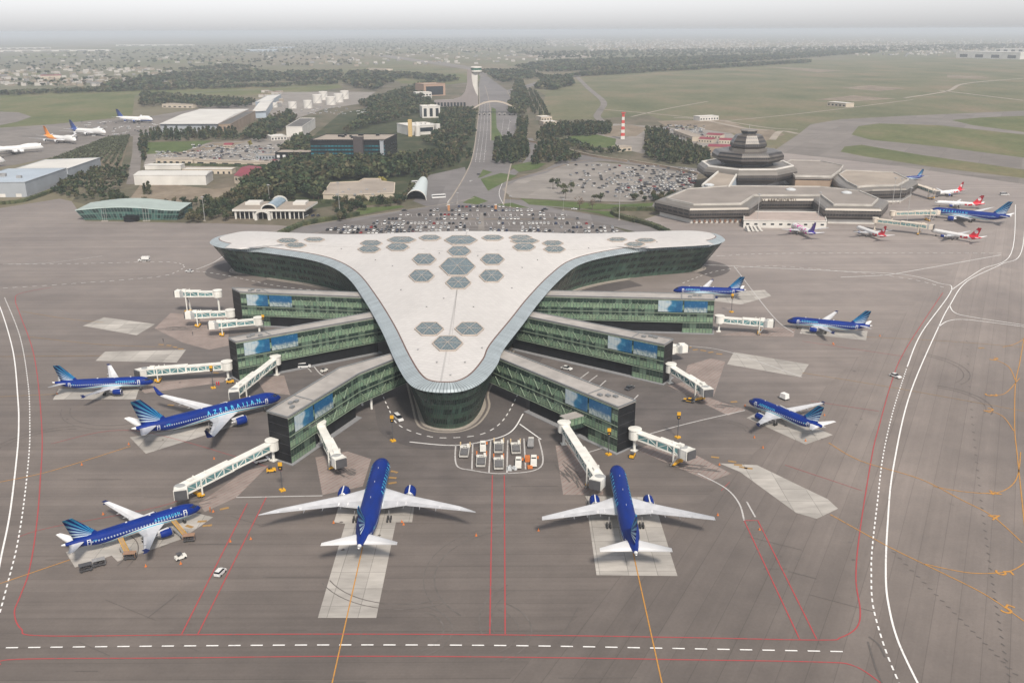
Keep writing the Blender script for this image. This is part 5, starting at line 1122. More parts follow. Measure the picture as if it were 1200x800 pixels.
motor('airport_van', (307, 541), rad(35), 'white van parked under the root of the long bridge by the bent pier', 'van', Hc=2.0, van=True, L=5.0)
motor('passenger_car', (664, 433), rad(-35), 'white car standing beside the columns of the middle east pier', 'car')
motor('passenger_car', (738, 456), rad(50), 'dark car in the marked bays between two east piers', 'car', 'dark grey')
motor('passenger_car', (1008, 268), rad(20), 'silver car parked near the nose of the wall side airliner', 'car', 'silver')
def tractor(px, rz, label, mat):
    x, y = G(*px); t = thing('baggage_tractor', label, 'tractor', (x, y, .14), rz, 'baggage tractors on the apron'); m = MB(); m.box((0, 0, .75), (3.0, 1.5, .7), taper=.94); m.build('body', mat, t); m = MB(); m.box((-.3, 0, 1.75), (1.3, 1.4, .08))
    for sx in (-.9, .3):
        for s in (-1, 1): m.bar((sx, s * .65, 1.0), (sx, s * .65, 1.75), .07, .07)
    m.build('canopy', DKGREY, t); m = MB(); m.box((-.5, 0, 1.25), (.5, .9, .5)); m.build('seat', TYRE, t)
    for sx in (-1, 1):
        for s in (-1, 1): m = MB(); m.tube((sx, s * .65 - .12, .35), (sx, s * .65 + .12, .35), .35); m.build('wheel', TYRE, t)
tractor((334, 382), .1, 'yellow baggage tractor in the shade behind the middle west pier', YEL); tractor((317, 379), .6, 'blue baggage tractor behind the end of the middle west pier', M('blue machinery', (.02, .08, .16), .5)); tractor((380, 436), .9, 'white baggage tractor between two west piers', BR_W); tractor((212, 655), .7, 'white baggage tractor beside the forward belt loader', BR_W); tractor((270, 449), .2, 'yellow baggage tractor at the foot of a bridge column', YEL); tractor((318, 553), .3, 'yellow tractor at the corner of the bent pier', YEL); tractor((741, 536), 1.2, 'yellow tractor at the foot of the black end wall', YEL)
# ------------------------------------------------------------------ buildings round the field
GREYW = M('grey cladding', (.30, .325, .35), .6, 0, .12, .05); WHITEW = M('white render wall', (.55, .535, .50), .8, 0, .14, .06); CREAM = M('cream wall', (.46, .40, .32), .85, 0, .14, .06); TANW = M('tan stone wall', (.30, .225, .165), .85, 0, .16, .06)
ROOFL = M('pale sheet roof', (.54, .53, .50), .6, 0, .1, .03); ROOFD = M('dark felt roof', (.09, .088, .085), .85, 0, .2, .06); ROOFT = M('tan flat roof', (.29, .25, .21), .9, 0, .16, .05); ROOFM = M('dark red roof', (.20, .032, .05), .7, 0, .15, .1); BLUEG = M('blue grey sheet wall', (.34, .40, .46), .5, 0, .12, .05)
WIN = M('dark window', (.02, .026, .032), .15, 0, .3, .2, .6)
def lerp2(a, b, t): return (a[0] + (b[0] - a[0]) * t, a[1] + (b[1] - a[1]) * t)
def quad_px(fl, fr, br=None, depth=None):
    A, B = Vector(G(*fl)), Vector(G(*fr)); d = (B - A).normalized(); n = Vector((-d.y, d.x))
    n = n if n.y > 0 else -n
    if br is not None: C = Vector(G(*br)); D = A + (C - B)
    else: C = B + n * depth; D = A + n * depth
    return [A, B, C, D]
def wins(t, A, B, z0, z1, n, mat=None, fr=.6, off=.06, name='window'):
    d = B - A; nn = Vector((d.y, -d.x)).normalized()
    if nn.y > 0: nn = -nn
    for k in range(n):
        a, b = A + d * ((k + .5 - fr / 2) / n) + nn * off, A + d * ((k + .5 + fr / 2) / n) + nn * off
        m = MB(); m.face([(a.x, a.y, z0), (b.x, b.y, z0), (b.x, b.y, z1), (a.x, a.y, z1)]); m.build(name, mat or WIN, t)
def block(name, label, cat, q, h, wall, roofm, parapet=.5, front=(), side=(), gable=0.0, group=None, base_z=0.0, boxes=0, bmat=None):
    """front/side: rows of (z0, z1, count, width share)"""
    t = thing(name, label, cat, (0, 0, 0), 0, group); P = [(p.x, p.y) for p in q]
    m = MB(); m.prism(P, base_z, h, top=False); m.build('wall', wall, t); c = sum(q, Vector((0, 0))) / 4
    m = MB()
    if gable:
        a, b = (q[0] + q[3]) / 2, (q[1] + q[2]) / 2; o = .6
        R0, R1 = (a.x, a.y, h + gable), (b.x, b.y, h + gable); V = [(p.x + (p.x - c.x) * .02, p.y + (p.y - c.y) * .02, h + .05) for p in q]
        m.face([V[0], V[1], R1, R0]); m.face([V[2], V[3], R0, R1]); m.face([V[1], V[2], R1]); m.face([V[3], V[0], R0])
    else:
        m.prism(P, h - .3, h)
        for i in range(4):
            a, b = q[i], q[(i + 1) % 4]; m.bar((a.x, a.y, h + parapet / 2), (b.x, b.y, h + parapet / 2), .6, parapet, 1)
    ro = m.build('roof', [roofm, wall], t)
    for k in range(boxes):
        u, v = random.uniform(.15, .85), random.uniform(.2, .8); p = q[0] + (q[1] - q[0]) * u + (q[3] - q[0]) * v; m = MB(); m.box((p.x, p.y, h + 1.0), (random.uniform(2, 6), random.uniform(2, 5), 2.0), math.atan2((q[1] - q[0]).y, (q[1] - q[0]).x)); m.build('roof_plant', bmat or MIDG, ro)
    for r in front: wins(t, q[0], q[1], r[0], r[1], r[2], r[4] if len(r) > 4 else None, r[3])
    for r in side: wins(t, q[1], q[2], r[0], r[1], r[2], r[4] if len(r) > 4 else None, r[3])
    return t
t = block('aircraft_hangar', 'huge pale roofed hangar with a grey front beside the cargo apron', 'hangar', quad_px((189, 157), (256, 157), (292, 138)), 13.5, GREYW, ROOFL, .6, [(1.0, 4.5, 1, .2)], gable=2.5)
block('office_wing', 'brown brick wing at the corner of the huge hangar', 'building', quad_px((257, 157.5), (271, 157), (300, 140)), 13, TANW, ROOFD, .5, [(8, 10, 3, .5), (3, 5, 3, .5)])
block('long_shed', 'long low grey shed running back from the huge hangar', 'shed', quad_px((296, 139), (312, 138), (323, 122)), 11, BLUEG, ROOFL, .4, gable=2)
block('storage_shed', 'grey shed with blue tinted roof, cut by the picture edge', 'shed', quad_px((-44, 232), (32, 231), (80, 213)), 12.5, GREYW, BLUEG, .5, [(.2, 3, 4, .35, WHITEW)], [(.3, 3.2, 7, .5, WHITEW), (8, 9.2, 8, .6)], boxes=4)
block('storage_shed', 'pale roofed shed standing behind the blue roofed one', 'shed', quad_px((10, 214), (81, 211), (119, 197)), 10.5, GREYW, ROOFL, .4, side=[(.5, 4, 5, .6)])
block('long_shed', 'long white shed with blank front below the vehicle yard', 'shed', quad_px((158, 217), (242, 217), (250, 211)), 9.0, WHITEW, ROOFL, .3, gable=1.5)
block('low_store', 'white low store behind the long white shed', 'shed', quad_px((170, 199), (212, 199), depth=12), 4.5, WHITEW, ROOFL, .3); block('low_store', 'pale low store with small doors beside the red roofed house', 'shed', quad_px((214, 204), (272, 204), depth=12), 4.5, CREAM, ROOFL, .3, [(.2, 2.4, 9, .35)])
block('red_roofed_house', 'house with dark red roof and cream walls at the grove edge', 'house', quad_px((275, 215), (294, 217.5), (311, 205)), 7.5, CREAM, ROOFM, .3, [(3, 5.5, 4, .4)], [(3, 5.5, 5, .4)], gable=3)
block('office_block', 'dark glass office block with brown fins above the grove', 'office', quad_px((365, 188), (452, 188), (466, 180)), 21.5, DARKM, ROOFT, .8, [(z, z + 1.7, 22, .82, M('teal office glass', (.02, .12, .15), .2, 0, .5, .1, .6)) for z in (2.5, 6.5, 10.5, 14.5)], [(z, z + 1.7, 6, .7, WIN) for z in (2.5, 6.5, 10.5, 14.5)], boxes=7, bmat=DARKM)
for px, l in (((415, 189), 'brown stair tower standing at the middle of the dark office front'), ((446, 188.6), 'pale stair tower near the end of the dark office front')):
    q = quad_px(px, (px[0] + (11 if px[0] < 430 else 4), px[1]), depth=8); block('stair_tower', l, 'tower', q, 25 if px[0] < 430 else 21, M('brown cladding', (.055, .045, .045), .6) if px[0] < 430 else GREYW, ROOFD, .4)
block('low_annex', 'low dark annex with white shutters beside the dark office block', 'building', quad_px((323, 187), (364, 187), depth=25), 7.5, DARKM, ROOFT, .5, [(2, 5, 6, .5, M('white shutter', (.6, .6, .6), .6))])
block('white_block', 'plain white cube building between the grove and the tank farm', 'building', quad_px((336, 161), (355, 161), (370, 150)), 13.5, WHITEW, ROOFD, .8, (), [(3, 5, 4, .4), (8, 10, 4, .4)]); block('low_annex', 'low white annex at the foot of the plain white cube', 'building', quad_px((318, 165), (336, 164), depth=25), 5, WHITEW, ROOFL, .4, [(1, 3.5, 5, .5)])
t = thing('flat_roofed_hall', 'cream hall with an angular flat roof inside a hedge', 'hall', (0, 0, 0)); P = GG([(379, 235), (388, 221.5), (421, 220), (427, 216.5), (446, 216.5), (447, 219.5), (463, 221.5), (462, 234), (415, 236)])
m = MB(); m.prism(P, 0, 5, top=False); m.build('wall', CREAM, t); m = MB(); m.prism(P, 4.8, 5.3); m.build('roof', ROOFT, t); m = MB()
for a, b in zip(P, P[1:] + P[:1]): m.bar((*a, 5.6), (*b, 5.6), .7, .8)
m.build('parapet', CREAM, t)
for k in range(9): x, y = G(395 + 7 * k, 229 - (k % 3) * 3, 5); m = MB(); m.box((x, y, 5.8), (2.2, 1.6, 1.1)); m.build('roof_plant', MIDG, t)
# vaulted tent
t = thing('vaulted_canopy', 'pale arched fabric canopy open towards the road', 'canopy', (0, 0, 0)); a, b = Vector(G(487.5, 235)), Vector(G(496, 214)); d = (b - a).normalized(); n = Vector((d.y, -d.x)); m = MB(); rr = []
for k in range(9):
    f = k / 8; c = a + (b - a) * f; w = 8.6 * (1 - .5 * f) ; h = 8.2 * (1 - .35 * f); rr.append([(c.x + n.x * w * math.cos(u), c.y + n.y * w * math.cos(u), .3 + h * math.sin(u)) for u in [PI * i / 12 for i in range(13)]])
for k in range(8):
    for i in range(12): m.face([rr[k][i], rr[k][i + 1], rr[k + 1][i + 1], rr[k + 1][i]])
m.build('vault', M('pale blue fabric', (.50, .56, .56), .5, 0, .06), t, True); m = MB()
for i in range(12): m.bar(rr[0][i], rr[0][i + 1], .7, .5)
m.build('front_arch', WHITEW, t); m = MB(); m.face([(p[0] + d.x, p[1] + d.y, p[2] - .1) for p in rr[1]]); m.build('back_screen', DARKM, t)
# pavilion with the wavy glass front
t = thing('glass_pavilion', 'low green glass pavilion with wavy roof at the apron edge', 'pavilion', (0, 0, 0)); a, b = Vector(G(99, 258)), Vector(G(207, 258)); d = (b - a); m = MB(); N = 20; tp = []; bk = []; bt = []
for k in range(N + 1):
    f = k / N; c = a + d * f; h = 8.0 + 2.3 * math.sin(PI * min(1, f * 1.15)) ; e = (f - .5) * 9
    tp.append((c.x + e, c.y - 3.0, h)); bk.append((c.x + e, c.y + 24, h + 1.0 + 1.2 * math.sin(PI * f))); bt.append((c.x, c.y, .2))
GP = mat_glass('pavilion glass', (.08, .17, .15), 4.4, 2.0, (.10, .20, .17), (.02, .05, .05), band=.3, frame=(.16, .22, .2))
for k in range(N): m.face([bt[k], bt[k + 1], tp[k + 1], tp[k]], 0, [(k * 3.3, 0), (k * 3.3 + 3.3, 0), (k * 3.3 + 3.3, 9), (k * 3.3, 9)])
m.face([bt[0], tp[0], bk[0], (bk[0][0], bk[0][1], .2)], 0, [(0, 0), (0, 9), (20, 9), (20, 0)]); m.face([bt[N], tp[N], bk[N], (bk[N][0], bk[N][1], .2)], 0, [(0, 0), (0, 9), (20, 9), (20, 0)]); m.build('glass_wall', GP, t); m = MB()
for k in range(N): m.face([tp[k], tp[k + 1], bk[k + 1], bk[k]])
m.build('roof', M('green grey roof', (.30, .36, .34), .5, 0, .1, .1), t, True); m = MB()
for k in range(N): m.bar(tp[k], tp[k + 1], .5, .5)
m.build('roof_edge', M('pale green edge', (.42, .52, .49), .4), t); m = MB(); c = a + d * .53; m.lathe([(5.5, 0), (5.5, 3.2), (5.9, 3.4), (3, 4.4), (.1, 4.6)], (c.x, c.y - 3, 0), 18); m.build('porch', DARKM, t)
def pole(px, h, label, name='light_mast', r=.22, group='tall light masts', head=True):
    x, y = G(*px); t = thing(name, label, 'mast', (x, y, 0), 0, group); m = MB(); m.tube((0, 0, 0), (0, 0, h), r, r * .6, 8); m.build('pole', GREYL, t)
    if head: m = MB(); m.lathe([(.3, h - .6), (1.3, h - .3), (1.3, h), (.2, h + .4)], n=10); m.build('lamp_head', MIDG, t)
    m = MB(); m.box((0, 0, .3), (1.6, 1.6, .6)); m.build('base_block', KERB, t)
GREYL = M('galvanised steel', (.42, .42, .41), .45, .3)
for k, x in enumerate((120.5, 123, 125.5, 169, 172, 175)): pole((x, 259.5 - .1 * k), 11.5, 'pale flagpole standing before the wavy glass pavilion', 'flagpole', .13, 'flagpoles at the glass pavilion', False)
# guest house with portal arch
t = thing('guest_house', 'white colonnaded guest house with a vaulted glass spine and arched porch', 'building', (0, 0, 0)); q = quad_px((277, 256.5), (356, 256.5), depth=30); d = q[1] - q[0]; dn = d.normalized(); m = MB(); m.prism([(p.x, p.y) for p in [q[0] + Vector((1.5, 1.5)), q[1] + Vector((-1.5, 1.5)), q[2], q[3]]], 0, 6, top=False); m.build('wall', DARKM, t)
m = MB(); P = [q[0] + Vector((-2, -2)), q[1] + Vector((2, -2)), q[2] + Vector((4, 2)), q[3] + Vector((-2, 2))]; m.prism([(p.x, p.y) for p in P], 6, 7.6, bottom=True, mtop=1); ro = m.build('roof', [WHITEW, ROOFT], t)
for f0, f1 in ((.06, .28), (.78, .97)):
    a, b = q[0] + d * f0, q[0] + d * f1; m = MB(); m.prism([(a.x, a.y + 16), (b.x, b.y + 16), (b.x, b.y + 28), (a.x, a.y + 28)], 7.6, 9.4); m.build('roof_block', WHITEW, ro)
m = MB()
c = q[0] + d * .50; rr = []
for y in (-1, 34): rr.append([(c.x + 5.2 * math.cos(u), c.y + y, 7.4 + 3.6 * math.sin(u)) for u in [PI * i / 10 for i in range(11)]])
for i in range(10): m.face([rr[0][i], rr[0][i + 1], rr[1][i + 1], rr[1][i]])
m.build('glass_vault', M('vault glass', (.12, .19, .24), .15, 0, .2, .3, .6), t, True)
for y0 in (-1.5, 34):
    m = MB()
    for i in range(10): u, v = PI * i / 10, PI * (i + 1) / 10; m.bar((c.x + 5.6 * math.cos(u), c.y + y0, 7.3 + 4.1 * math.sin(u)), (c.x + 5.6 * math.cos(v), c.y + y0, 7.3 + 4.1 * math.sin(v)), 1.2, .8)
    m.build('vault_arch', WHITEW, t)
m = MB(); g = q[0] + d * .42
for i in range(10): u, v = PI * i / 10, PI * (i + 1) / 10; m.bar((g.x + 5 * math.cos(u), g.y - 4.5, 3.6 + 3.4 * math.sin(u)), (g.x + 5 * math.cos(v), g.y - 4.5, 3.6 + 3.4 * math.sin(v)), 3.5, 1.5)
for s in (-1, 1): m.box((g.x + s * 5, g.y - 4.5, 1.9), (1.9, 3.4, 3.8))
m.build('porch', WHITEW, t)
for k in range(16):
    p = q[0] + d * (k / 15); m = MB(); m.box((p.x, p.y - .6, 3), (.6 if k % 4 else 1.4, .6, 6)); m.build('column', WHITEW, t)
# buildings by the approach road
t = block('company_building', 'white and cream building with round ends and a yellow tower near the road', 'building', quad_px((480, 159), (514, 157), depth=45), 12, WHITEW, ROOFL, .8, [(4, 9.5, 1, .62)], (), boxes=4, bmat=WHITEW)
x, y = G(481, 160); m = MB(); m.box((x, y, 11), (5, 5, 22)); m.build('yellow_tower', M('yellow render', (.5, .36, .16), .8), t)
for p in ((489.5, 159.5), (513, 157.5)): x, y = G(*p); m = MB(); m.lathe([(3.6, 0), (3.6, 13.5), (3.4, 14), (.1, 14.2)], (x, y, 0), 14); m.build('round_stair', WHITEW, t)
block('frame_tower', 'twin white framed block with dark glass slots behind the yellow tower', 'building', quad_px((495, 138.5), (516, 138), depth=30), 17.5, WHITEW, ROOFL, 1.0, [(2, 15, 3, .5)], (), boxes=5, bmat=WHITEW)
block('framed_house', 'brown framed glass block below the control tower', 'building', quad_px((497, 113), (522, 112), depth=45), 24, M('brown frame', (.33, .22, .16), .8), ROOFT, 1.5, [(2, 20, 1, .8)], [(2, 20, 1, .8)]); block('low_annex', 'white annex with terraces beside the brown framed block', 'building', quad_px((488, 116), (506, 115.5), depth=25), 12, WHITEW, ROOFL, 1, [(1.5, 4, 5, .6), (6, 9, 5, .6)])
x, y = G(556, 125); t = thing('control_tower', 'tall pale control tower with green banded cab and sweeping grey fin', 'control tower', (x, y, 0)); prof = [(7, 0), (7, 19), (3, 25), (-2, 38), (-4, 50), (-4.5, 66), (-12, 66), (-13, 40), (-17, 26), (-26, 17), (-40, 13), (-74, 11.5), (-76, 0)]
m = MB(); m.loft([[(px_, -6, z) for px_, z in prof], [(px_, 8, z) for px_, z in prof]]); m.build('fin', M('grey concrete fin', (.23, .205, .20), .8, 0, .1, .05), t); m = MB(); m.loft([[(-6, -2, 12), (7, -2, 12), (7, 10, 12), (-6, 10, 12)], [(-5, -2, 40), (6.2, -2, 40), (6.2, 10, 40), (-5, 10, 40)], [(-5, -2, 62), (7, -2, 62), (7, 10, 62), (-5, 10, 62)]]); m.build('shaft', WHITEW, t)
m = MB(); m.lathe([(6.5, 58), (9, 61), (10.2, 62), (10.2, 65)], (4, 3, 0), 20); cb = m.build('cab_base', WHITEW, t); m = MB(); m.lathe([(9.9, 65), (9.9, 68.5)], (4, 3, 0), 20); m.build('cab_window', M('green cab glass', (.015, .10, .075), .12, 0, .2, .3, .6), t); m = MB(); m.lathe([(10.4, 68.5), (10.4, 70.5), (9, 71.2), (.1, 71.4)], (4, 3, 0), 20); m.build('roof', WHITEW, t)
for k in range(10): m = MB(); m.box((-72 + k * 6, -6.2, 4.5), (3.6, .3, 7)); m.build('window', WIN, t)
a, b = G(550.5, 132.8), G(607.3, 132.4); t = thing('arch_gate', 'tan arch spanning all lanes of the approach road', 'gate', (0, 0, 0)); rr = []
for k in range(25):
    f = k / 24; x, y = lerp2(a, b, f); z = 2 + 16.5 * (1 - abs(2 * f - 1) ** 2.1); rr.append([(x, y - 8, z), (x, y + 8, z), (x, y + 8, z + 1.8), (x, y - 8, z + 1.8)])
m = MB(); m.loft(rr); m.build('arch', M('tan arch panel', (.40, .325, .25), .7, 0, .08), t); m = MB(); m.loft([[(p[0][0], p[0][1] - .1, p[0][2] + .5), (p[0][0], p[0][1] - .3, p[0][2] + .5), (p[0][0], p[0][1] - .3, p[0][2] + 1.1), (p[0][0], p[0][1] - .1, p[0][2] + 1.1)] for p in rr]); m.build('edge_band', WHITEW, t)
for e in (a, b): m = MB(); m.box((e[0], e[1], 1.6), (6, 15, 3.2)); m.build('foot', WHITEW, t)
for k in range(9):
    if k == 4: continue
    x, y = lerp2(G(553, 135), G(606, 135), (k + .5) / 9); t = thing('toll_booth', 'small dark toll booth under the tan arch', 'booth', (x, y, .17), 0, 'toll booths under the arch'); m = MB(); m.box((0, 0, 1.3), (2.2, 4, 2.6)); m.build('cabin', WIN, t); m = MB(); m.box((0, 0, 2.75), (3.4, 6, .3)); m.build('roof', WHITEW, t)
for k, (px, r, h) in enumerate([((343, 127), 8, 11), ((361, 127), 8, 14), ((372, 121), 9, 16), ((379, 117), 9, 16), ((388, 123), 9.5, 15), ((397, 120), 9.5, 16), ((404, 116), 9, 16), ((321, 126), 7, 8)]):
    x, y = G(*px); t = thing('storage_tank', 'white cylindrical tank in the tank farm beyond the white cube', 'tank', (x, y, 0), 0, 'tanks of the tank farm'); m = MB(); m.lathe([(r, 0), (r, h), (r * .96, h + .3), (.1, h + r * .12)], n=24); m.build('shell', WHITEW, t); m = MB()
    for q in range(14): u = -1.9 + q * .12; m.bar((r * 1.03 * math.cos(u), r * 1.03 * math.sin(u), q * h / 14), (r * 1.03 * math.cos(u + .12), r * 1.03 * math.sin(u + .12), (q + 1) * h / 14), .5, .3)
    m.build('stair', MIDG, t)
block('long_shed', 'long grey hall next to the white tanks', 'shed', quad_px((300, 128), (318, 126), (330, 118)), 12, BLUEG, ROOFL, .5)
block('flat_house', 'stepped cream house at the foot of the plantation rows', 'house', quad_px((637, 147.5), (653, 147), depth=22), 5.5, CREAM, ROOFL, .5, [(1.5, 3.5, 5, .5)]); block('flat_house', 'smaller cream house just behind the stepped one', 'house', quad_px((634, 142), (647, 141.5), depth=22), 6, CREAM, ROOFL, .5, [(1.5, 3.5, 4, .5)])
block('field_house', 'white long house alone on the airfield grass', 'house', quad_px((820, 142), (842, 141), depth=18), 6.5, WHITEW, ROOFL, .3, [(1.5, 4, 7, .5)]); block('field_house', 'pale brown house alone far out on the airfield grass', 'house', quad_px((969, 124), (991, 126), depth=20), 7, CREAM, ROOFL, .3, [(1.5, 4, 5, .5)])
block('pump_house', 'cream flat shed by the red and white tower', 'shed', quad_px((724, 178), (740, 177), depth=14), 5, CREAM, ROOFT, .3, [(1, 3, 3, .5)])
for k, (fl, fr, dp, h, l) in enumerate([((818, 167), (834, 168), 16, 4.5, 'red roofed barrack nearest the trees'), ((827, 162), (844, 163), 16, 4.5, 'red roofed barrack at the back of the yard'), ((842, 168.5), (858, 169), 16, 4.5, 'red roofed barrack closest to the stepped tower'), ((829, 179), (860, 180), 22, 7, 'larger tan barrack with a purple red roof')]): block('red_roofed_barrack', l, 'barrack', quad_px(fl, fr, depth=dp), h, CREAM if k < 3 else TANW, ROOFM, .3, [(1.2, 2.8, 5, .4)], gable=1.8, group='red roofed barracks')
block('yard_shed', 'long tan shed between the dark trees and the barracks', 'shed', quad_px((789, 158), (811, 166), depth=14), 6, CREAM, ROOFT, .3, [(1, 3, 6, .5)])
x, y = G(729.5, 163); t = thing('mast_tower', 'red and white banded tower beyond the hedge', 'tower', (x, y, 0)); RW = [M('red tower paint', (.45, .05, .04), .6), WHITEW]
for k in range(8): m = MB(); z = k * 4; w0, w1 = 5.2 - k * .28, 5.2 - (k + 1) * .28; m.loft([[(-w0 / 2, -w0 / 2, z), (w0 / 2, -w0 / 2, z), (w0 / 2, w0 / 2, z), (-w0 / 2, w0 / 2, z)], [(-w1 / 2, -w1 / 2, z + 4), (w1 / 2, -w1 / 2, z + 4), (w1 / 2, w1 / 2, z + 4), (-w1 / 2, w1 / 2, z + 4)]]); m.build('painted_stage', RW[(k + 1) % 2], t)
m = MB(); m.box((0, 0, 33), (5, 5, 1.2)); m.build('top_platform', RW[0], t)
for pts, l in (([(600, 164), (640, 170), (690, 183), (735, 190)], 'tan wall along the road past the round hedge'), ([(738, 190), (780, 197), (818, 205)], 'tan wall between the pale car park and the road'), ([(664, 163), (672, 166), (681, 169)], 'pale wall round the green lawn')):
    c = smooth_curve([G(*p) for p in pts], 4); t = thing('boundary_wall', l, 'wall', (0, 0, 0)); m = MB()
    for p, q in zip(c, c[1:]): m.bar((p.x, p.y, 1.1), (q.x, q.y, 1.1), .5, 2.2)
    m.build('wall', TANW if 'tan' in l else WHITEW, t); m = MB()
    for p, q in zip(c, c[1:]): m.bar((p.x, p.y, 2.3), (q.x, q.y, 2.3), .8, .2)
    m.build('coping', CREAM, t)
for fl, fr, h, l in [((1120, 68), (1195, 70), 30, 'long pale hangar on the horizon plain'), ((1045 + 120, 62), (1200, 62.5), 22, 'low pale hangar farthest off by the town')]: block('distant_hangar', l, 'hangar', quad_px(fl, fr, depth=120), h, WHITEW, ROOFL, 1, [(4, 18, 4, .5)])
for fl, fr, h, l in [((0, 61), (128, 60), 9, 'very long pale greenhouse strip far off, nearer of two'), ((136, 54), (226, 53.5), 9, 'very long pale greenhouse strip alone far off'), ((290, 61), (326, 60.5), 14, 'blue walled warehouse far off beyond the woods'), ((316, 57), (346, 56.5), 9, 'small pale warehouse behind the blue walled one'), ((0, 58), (60, 57), 9, 'very long pale greenhouse strip far off, farther of two')]: block('distant_greenhouse', l, 'greenhouse', quad_px(fl, fr, depth=90), h, WHITEW if 'blue' not in l else BLUEG, ROOFL, .5, [(1, 6, 6, .6)])
for fl, fr, dp, h, w, l in [((48, 94), (72, 93.5), 40, 12, CREAM, 'red roofed hall among the far houses'), ((190, 126), (226, 127), 25, 6, CREAM, 'cream house in the far tree belt'), ((430, 83), (452, 84), 30, 8, CREAM, 'tan walled compound far up the approach road'), ((183, 192), (226, 193), 14, 5, CREAM, 'cream store with dark carport in the vehicle yard'), ((228, 193), (316, 196), 10, 4.5, CREAM, 'row of cream garages at the yard edge'), ((300, 187), (322, 187), 18, 4, GREYW, 'grey canopy house where yard meets annex'), ((262, 174), (272, 174), 10, 4, CREAM, 'tiny red roofed lodge in the yard'), ((300, 161), (312, 161), 14, 5, CREAM, 'lodge with red roof beyond the yellow tree')]: block('low_house', l, 'house', quad_px(fl, fr, depth=dp), h, w, ROOFM if 'red' in l else ROOFT, .3, [(1, 3, 6, .5)], gable=2 if 'red' in l else 0)

# ------------------------------------------------------------------ the old terminal with its stepped octagonal tower
BRONZE = mat_rib('bronze cladding', (.135, .12, .108), (.05, .046, .044), 2.2, .38, .35)
def mat_bronze():
    s = SH('bronze window cladding'); p = s.coord('Object'); X, Y, Z = s.xyz(p)
    a = s.math('FRACT', s.math('DIVIDE', Z, 3.1)); b = s.math('FRACT', s.math('DIVIDE', s.math('ADD', X, Y), 1.9)); w = s.math('MULTIPLY', s.math('LESS_THAN', a, .5), s.math('GREATER_THAN', b, .22))
    n = s.noise(p, .15, 4); c = s.mix(w, (.088, .078, .07), (.016, .016, .018)); return s.done(s.scale(c, s.fit(n, .3, .7, .75, 1.25)), .4, .1)
BRZ = mat_bronze(); SKYLIT = M('skylit pale cladding', (.17, .155, .138), .45, .2, .08, .1)  # paler than the bronze: sky light on the bevels is painted into the colour
x, y = G(873, 219); t = thing('octagonal_terminal', 'dark stepped octagonal terminal tower with a glazed control cab on top', 'terminal', (x, y, 0)); O8 = PI / 8
def lathe8(name, prof, mat, par=None, c=(0, 0, 0)): m = MB(); m.lathe(prof, c, 8, 0, O8); return m.build(name, mat, par or t)
lathe8('plinth', [(30, 0), (30, 8)], M('white terminal base', (.52, .53, .54), .6)); lathe8('lower_ring', [(27, 5), (37, 8.5), (44, 12.5), (44, 16)], BRZ); lathe8('ring_bevel', [(44, 16), (43.3, 18.4), (40.5, 20.3)], SKYLIT); lathe8('ring_rim', [(40.7, 20.0), (40.5, 21.2), (38.5, 21.2), (38.0, 20.2)], WHITEW); lathe8('terrace', [(38.2, 20.0), (22, 20.1)], ROOFT)
lathe8('neck', [(23, 20), (23, 24)], WIN); lathe8('middle_ring', [(23, 22.5), (27, 23.5), (31.5, 26), (31.5, 29.5), (29, 32.5), (26, 33), (16, 32.6)], BRZ); lathe8('collar', [(16.5, 32.5), (16.5, 35), (14, 35)], SKYLIT); lathe8('upper_drum', [(14.5, 35), (16.2, 37), (15.8, 39.5), (11.5, 46), (8.5, 46.4)], BRZ); lathe8('cab', [(6, 46.2), (6, 47.4)], SKYLIT); lathe8('cab_window', [(6.6, 47.4), (7, 49.4)], WIN); lathe8('roof', [(7.6, 49.4), (7.4, 50.2), (.1, 50.6)], SKYLIT)
for k in range(14): m = MB(); u = 2.2 + k * .16; m.box((30.4 * math.cos(-u), 30.4 * math.sin(-u), 3.2), (.6, 3.0, 4), -u, 0); m.build('window', M('blue ground glass', (.03, .07, .10), .15, 0, .2, .3, .6), t)
m = MB(); m.tube((0, 0, 50), (0, 0, 55), .2); m.build('antenna', GREYL, t)
def poly_off(P, d):
    out = []; n = len(P); c = sum((Vector(p) for p in P), Vector((0, 0))) / n
    ar = sum(P[i][0] * P[(i + 1) % n][1] - P[(i + 1) % n][0] * P[i][1] for i in range(n)); sg = 1 if ar > 0 else -1
    for i in range(n):
        a, b, e = Vector(P[i - 1]), Vector(P[i]), Vector(P[(i + 1) % n]); n1 = Vector(((b - a).y, -(b - a).x)).normalized(); n2 = Vector(((e - b).y, -(e - b).x)).normalized(); q = (n1 + n2); q = q / max(.4, q.dot(n1)); out.append(tuple(b + q * d * sg))
    return out
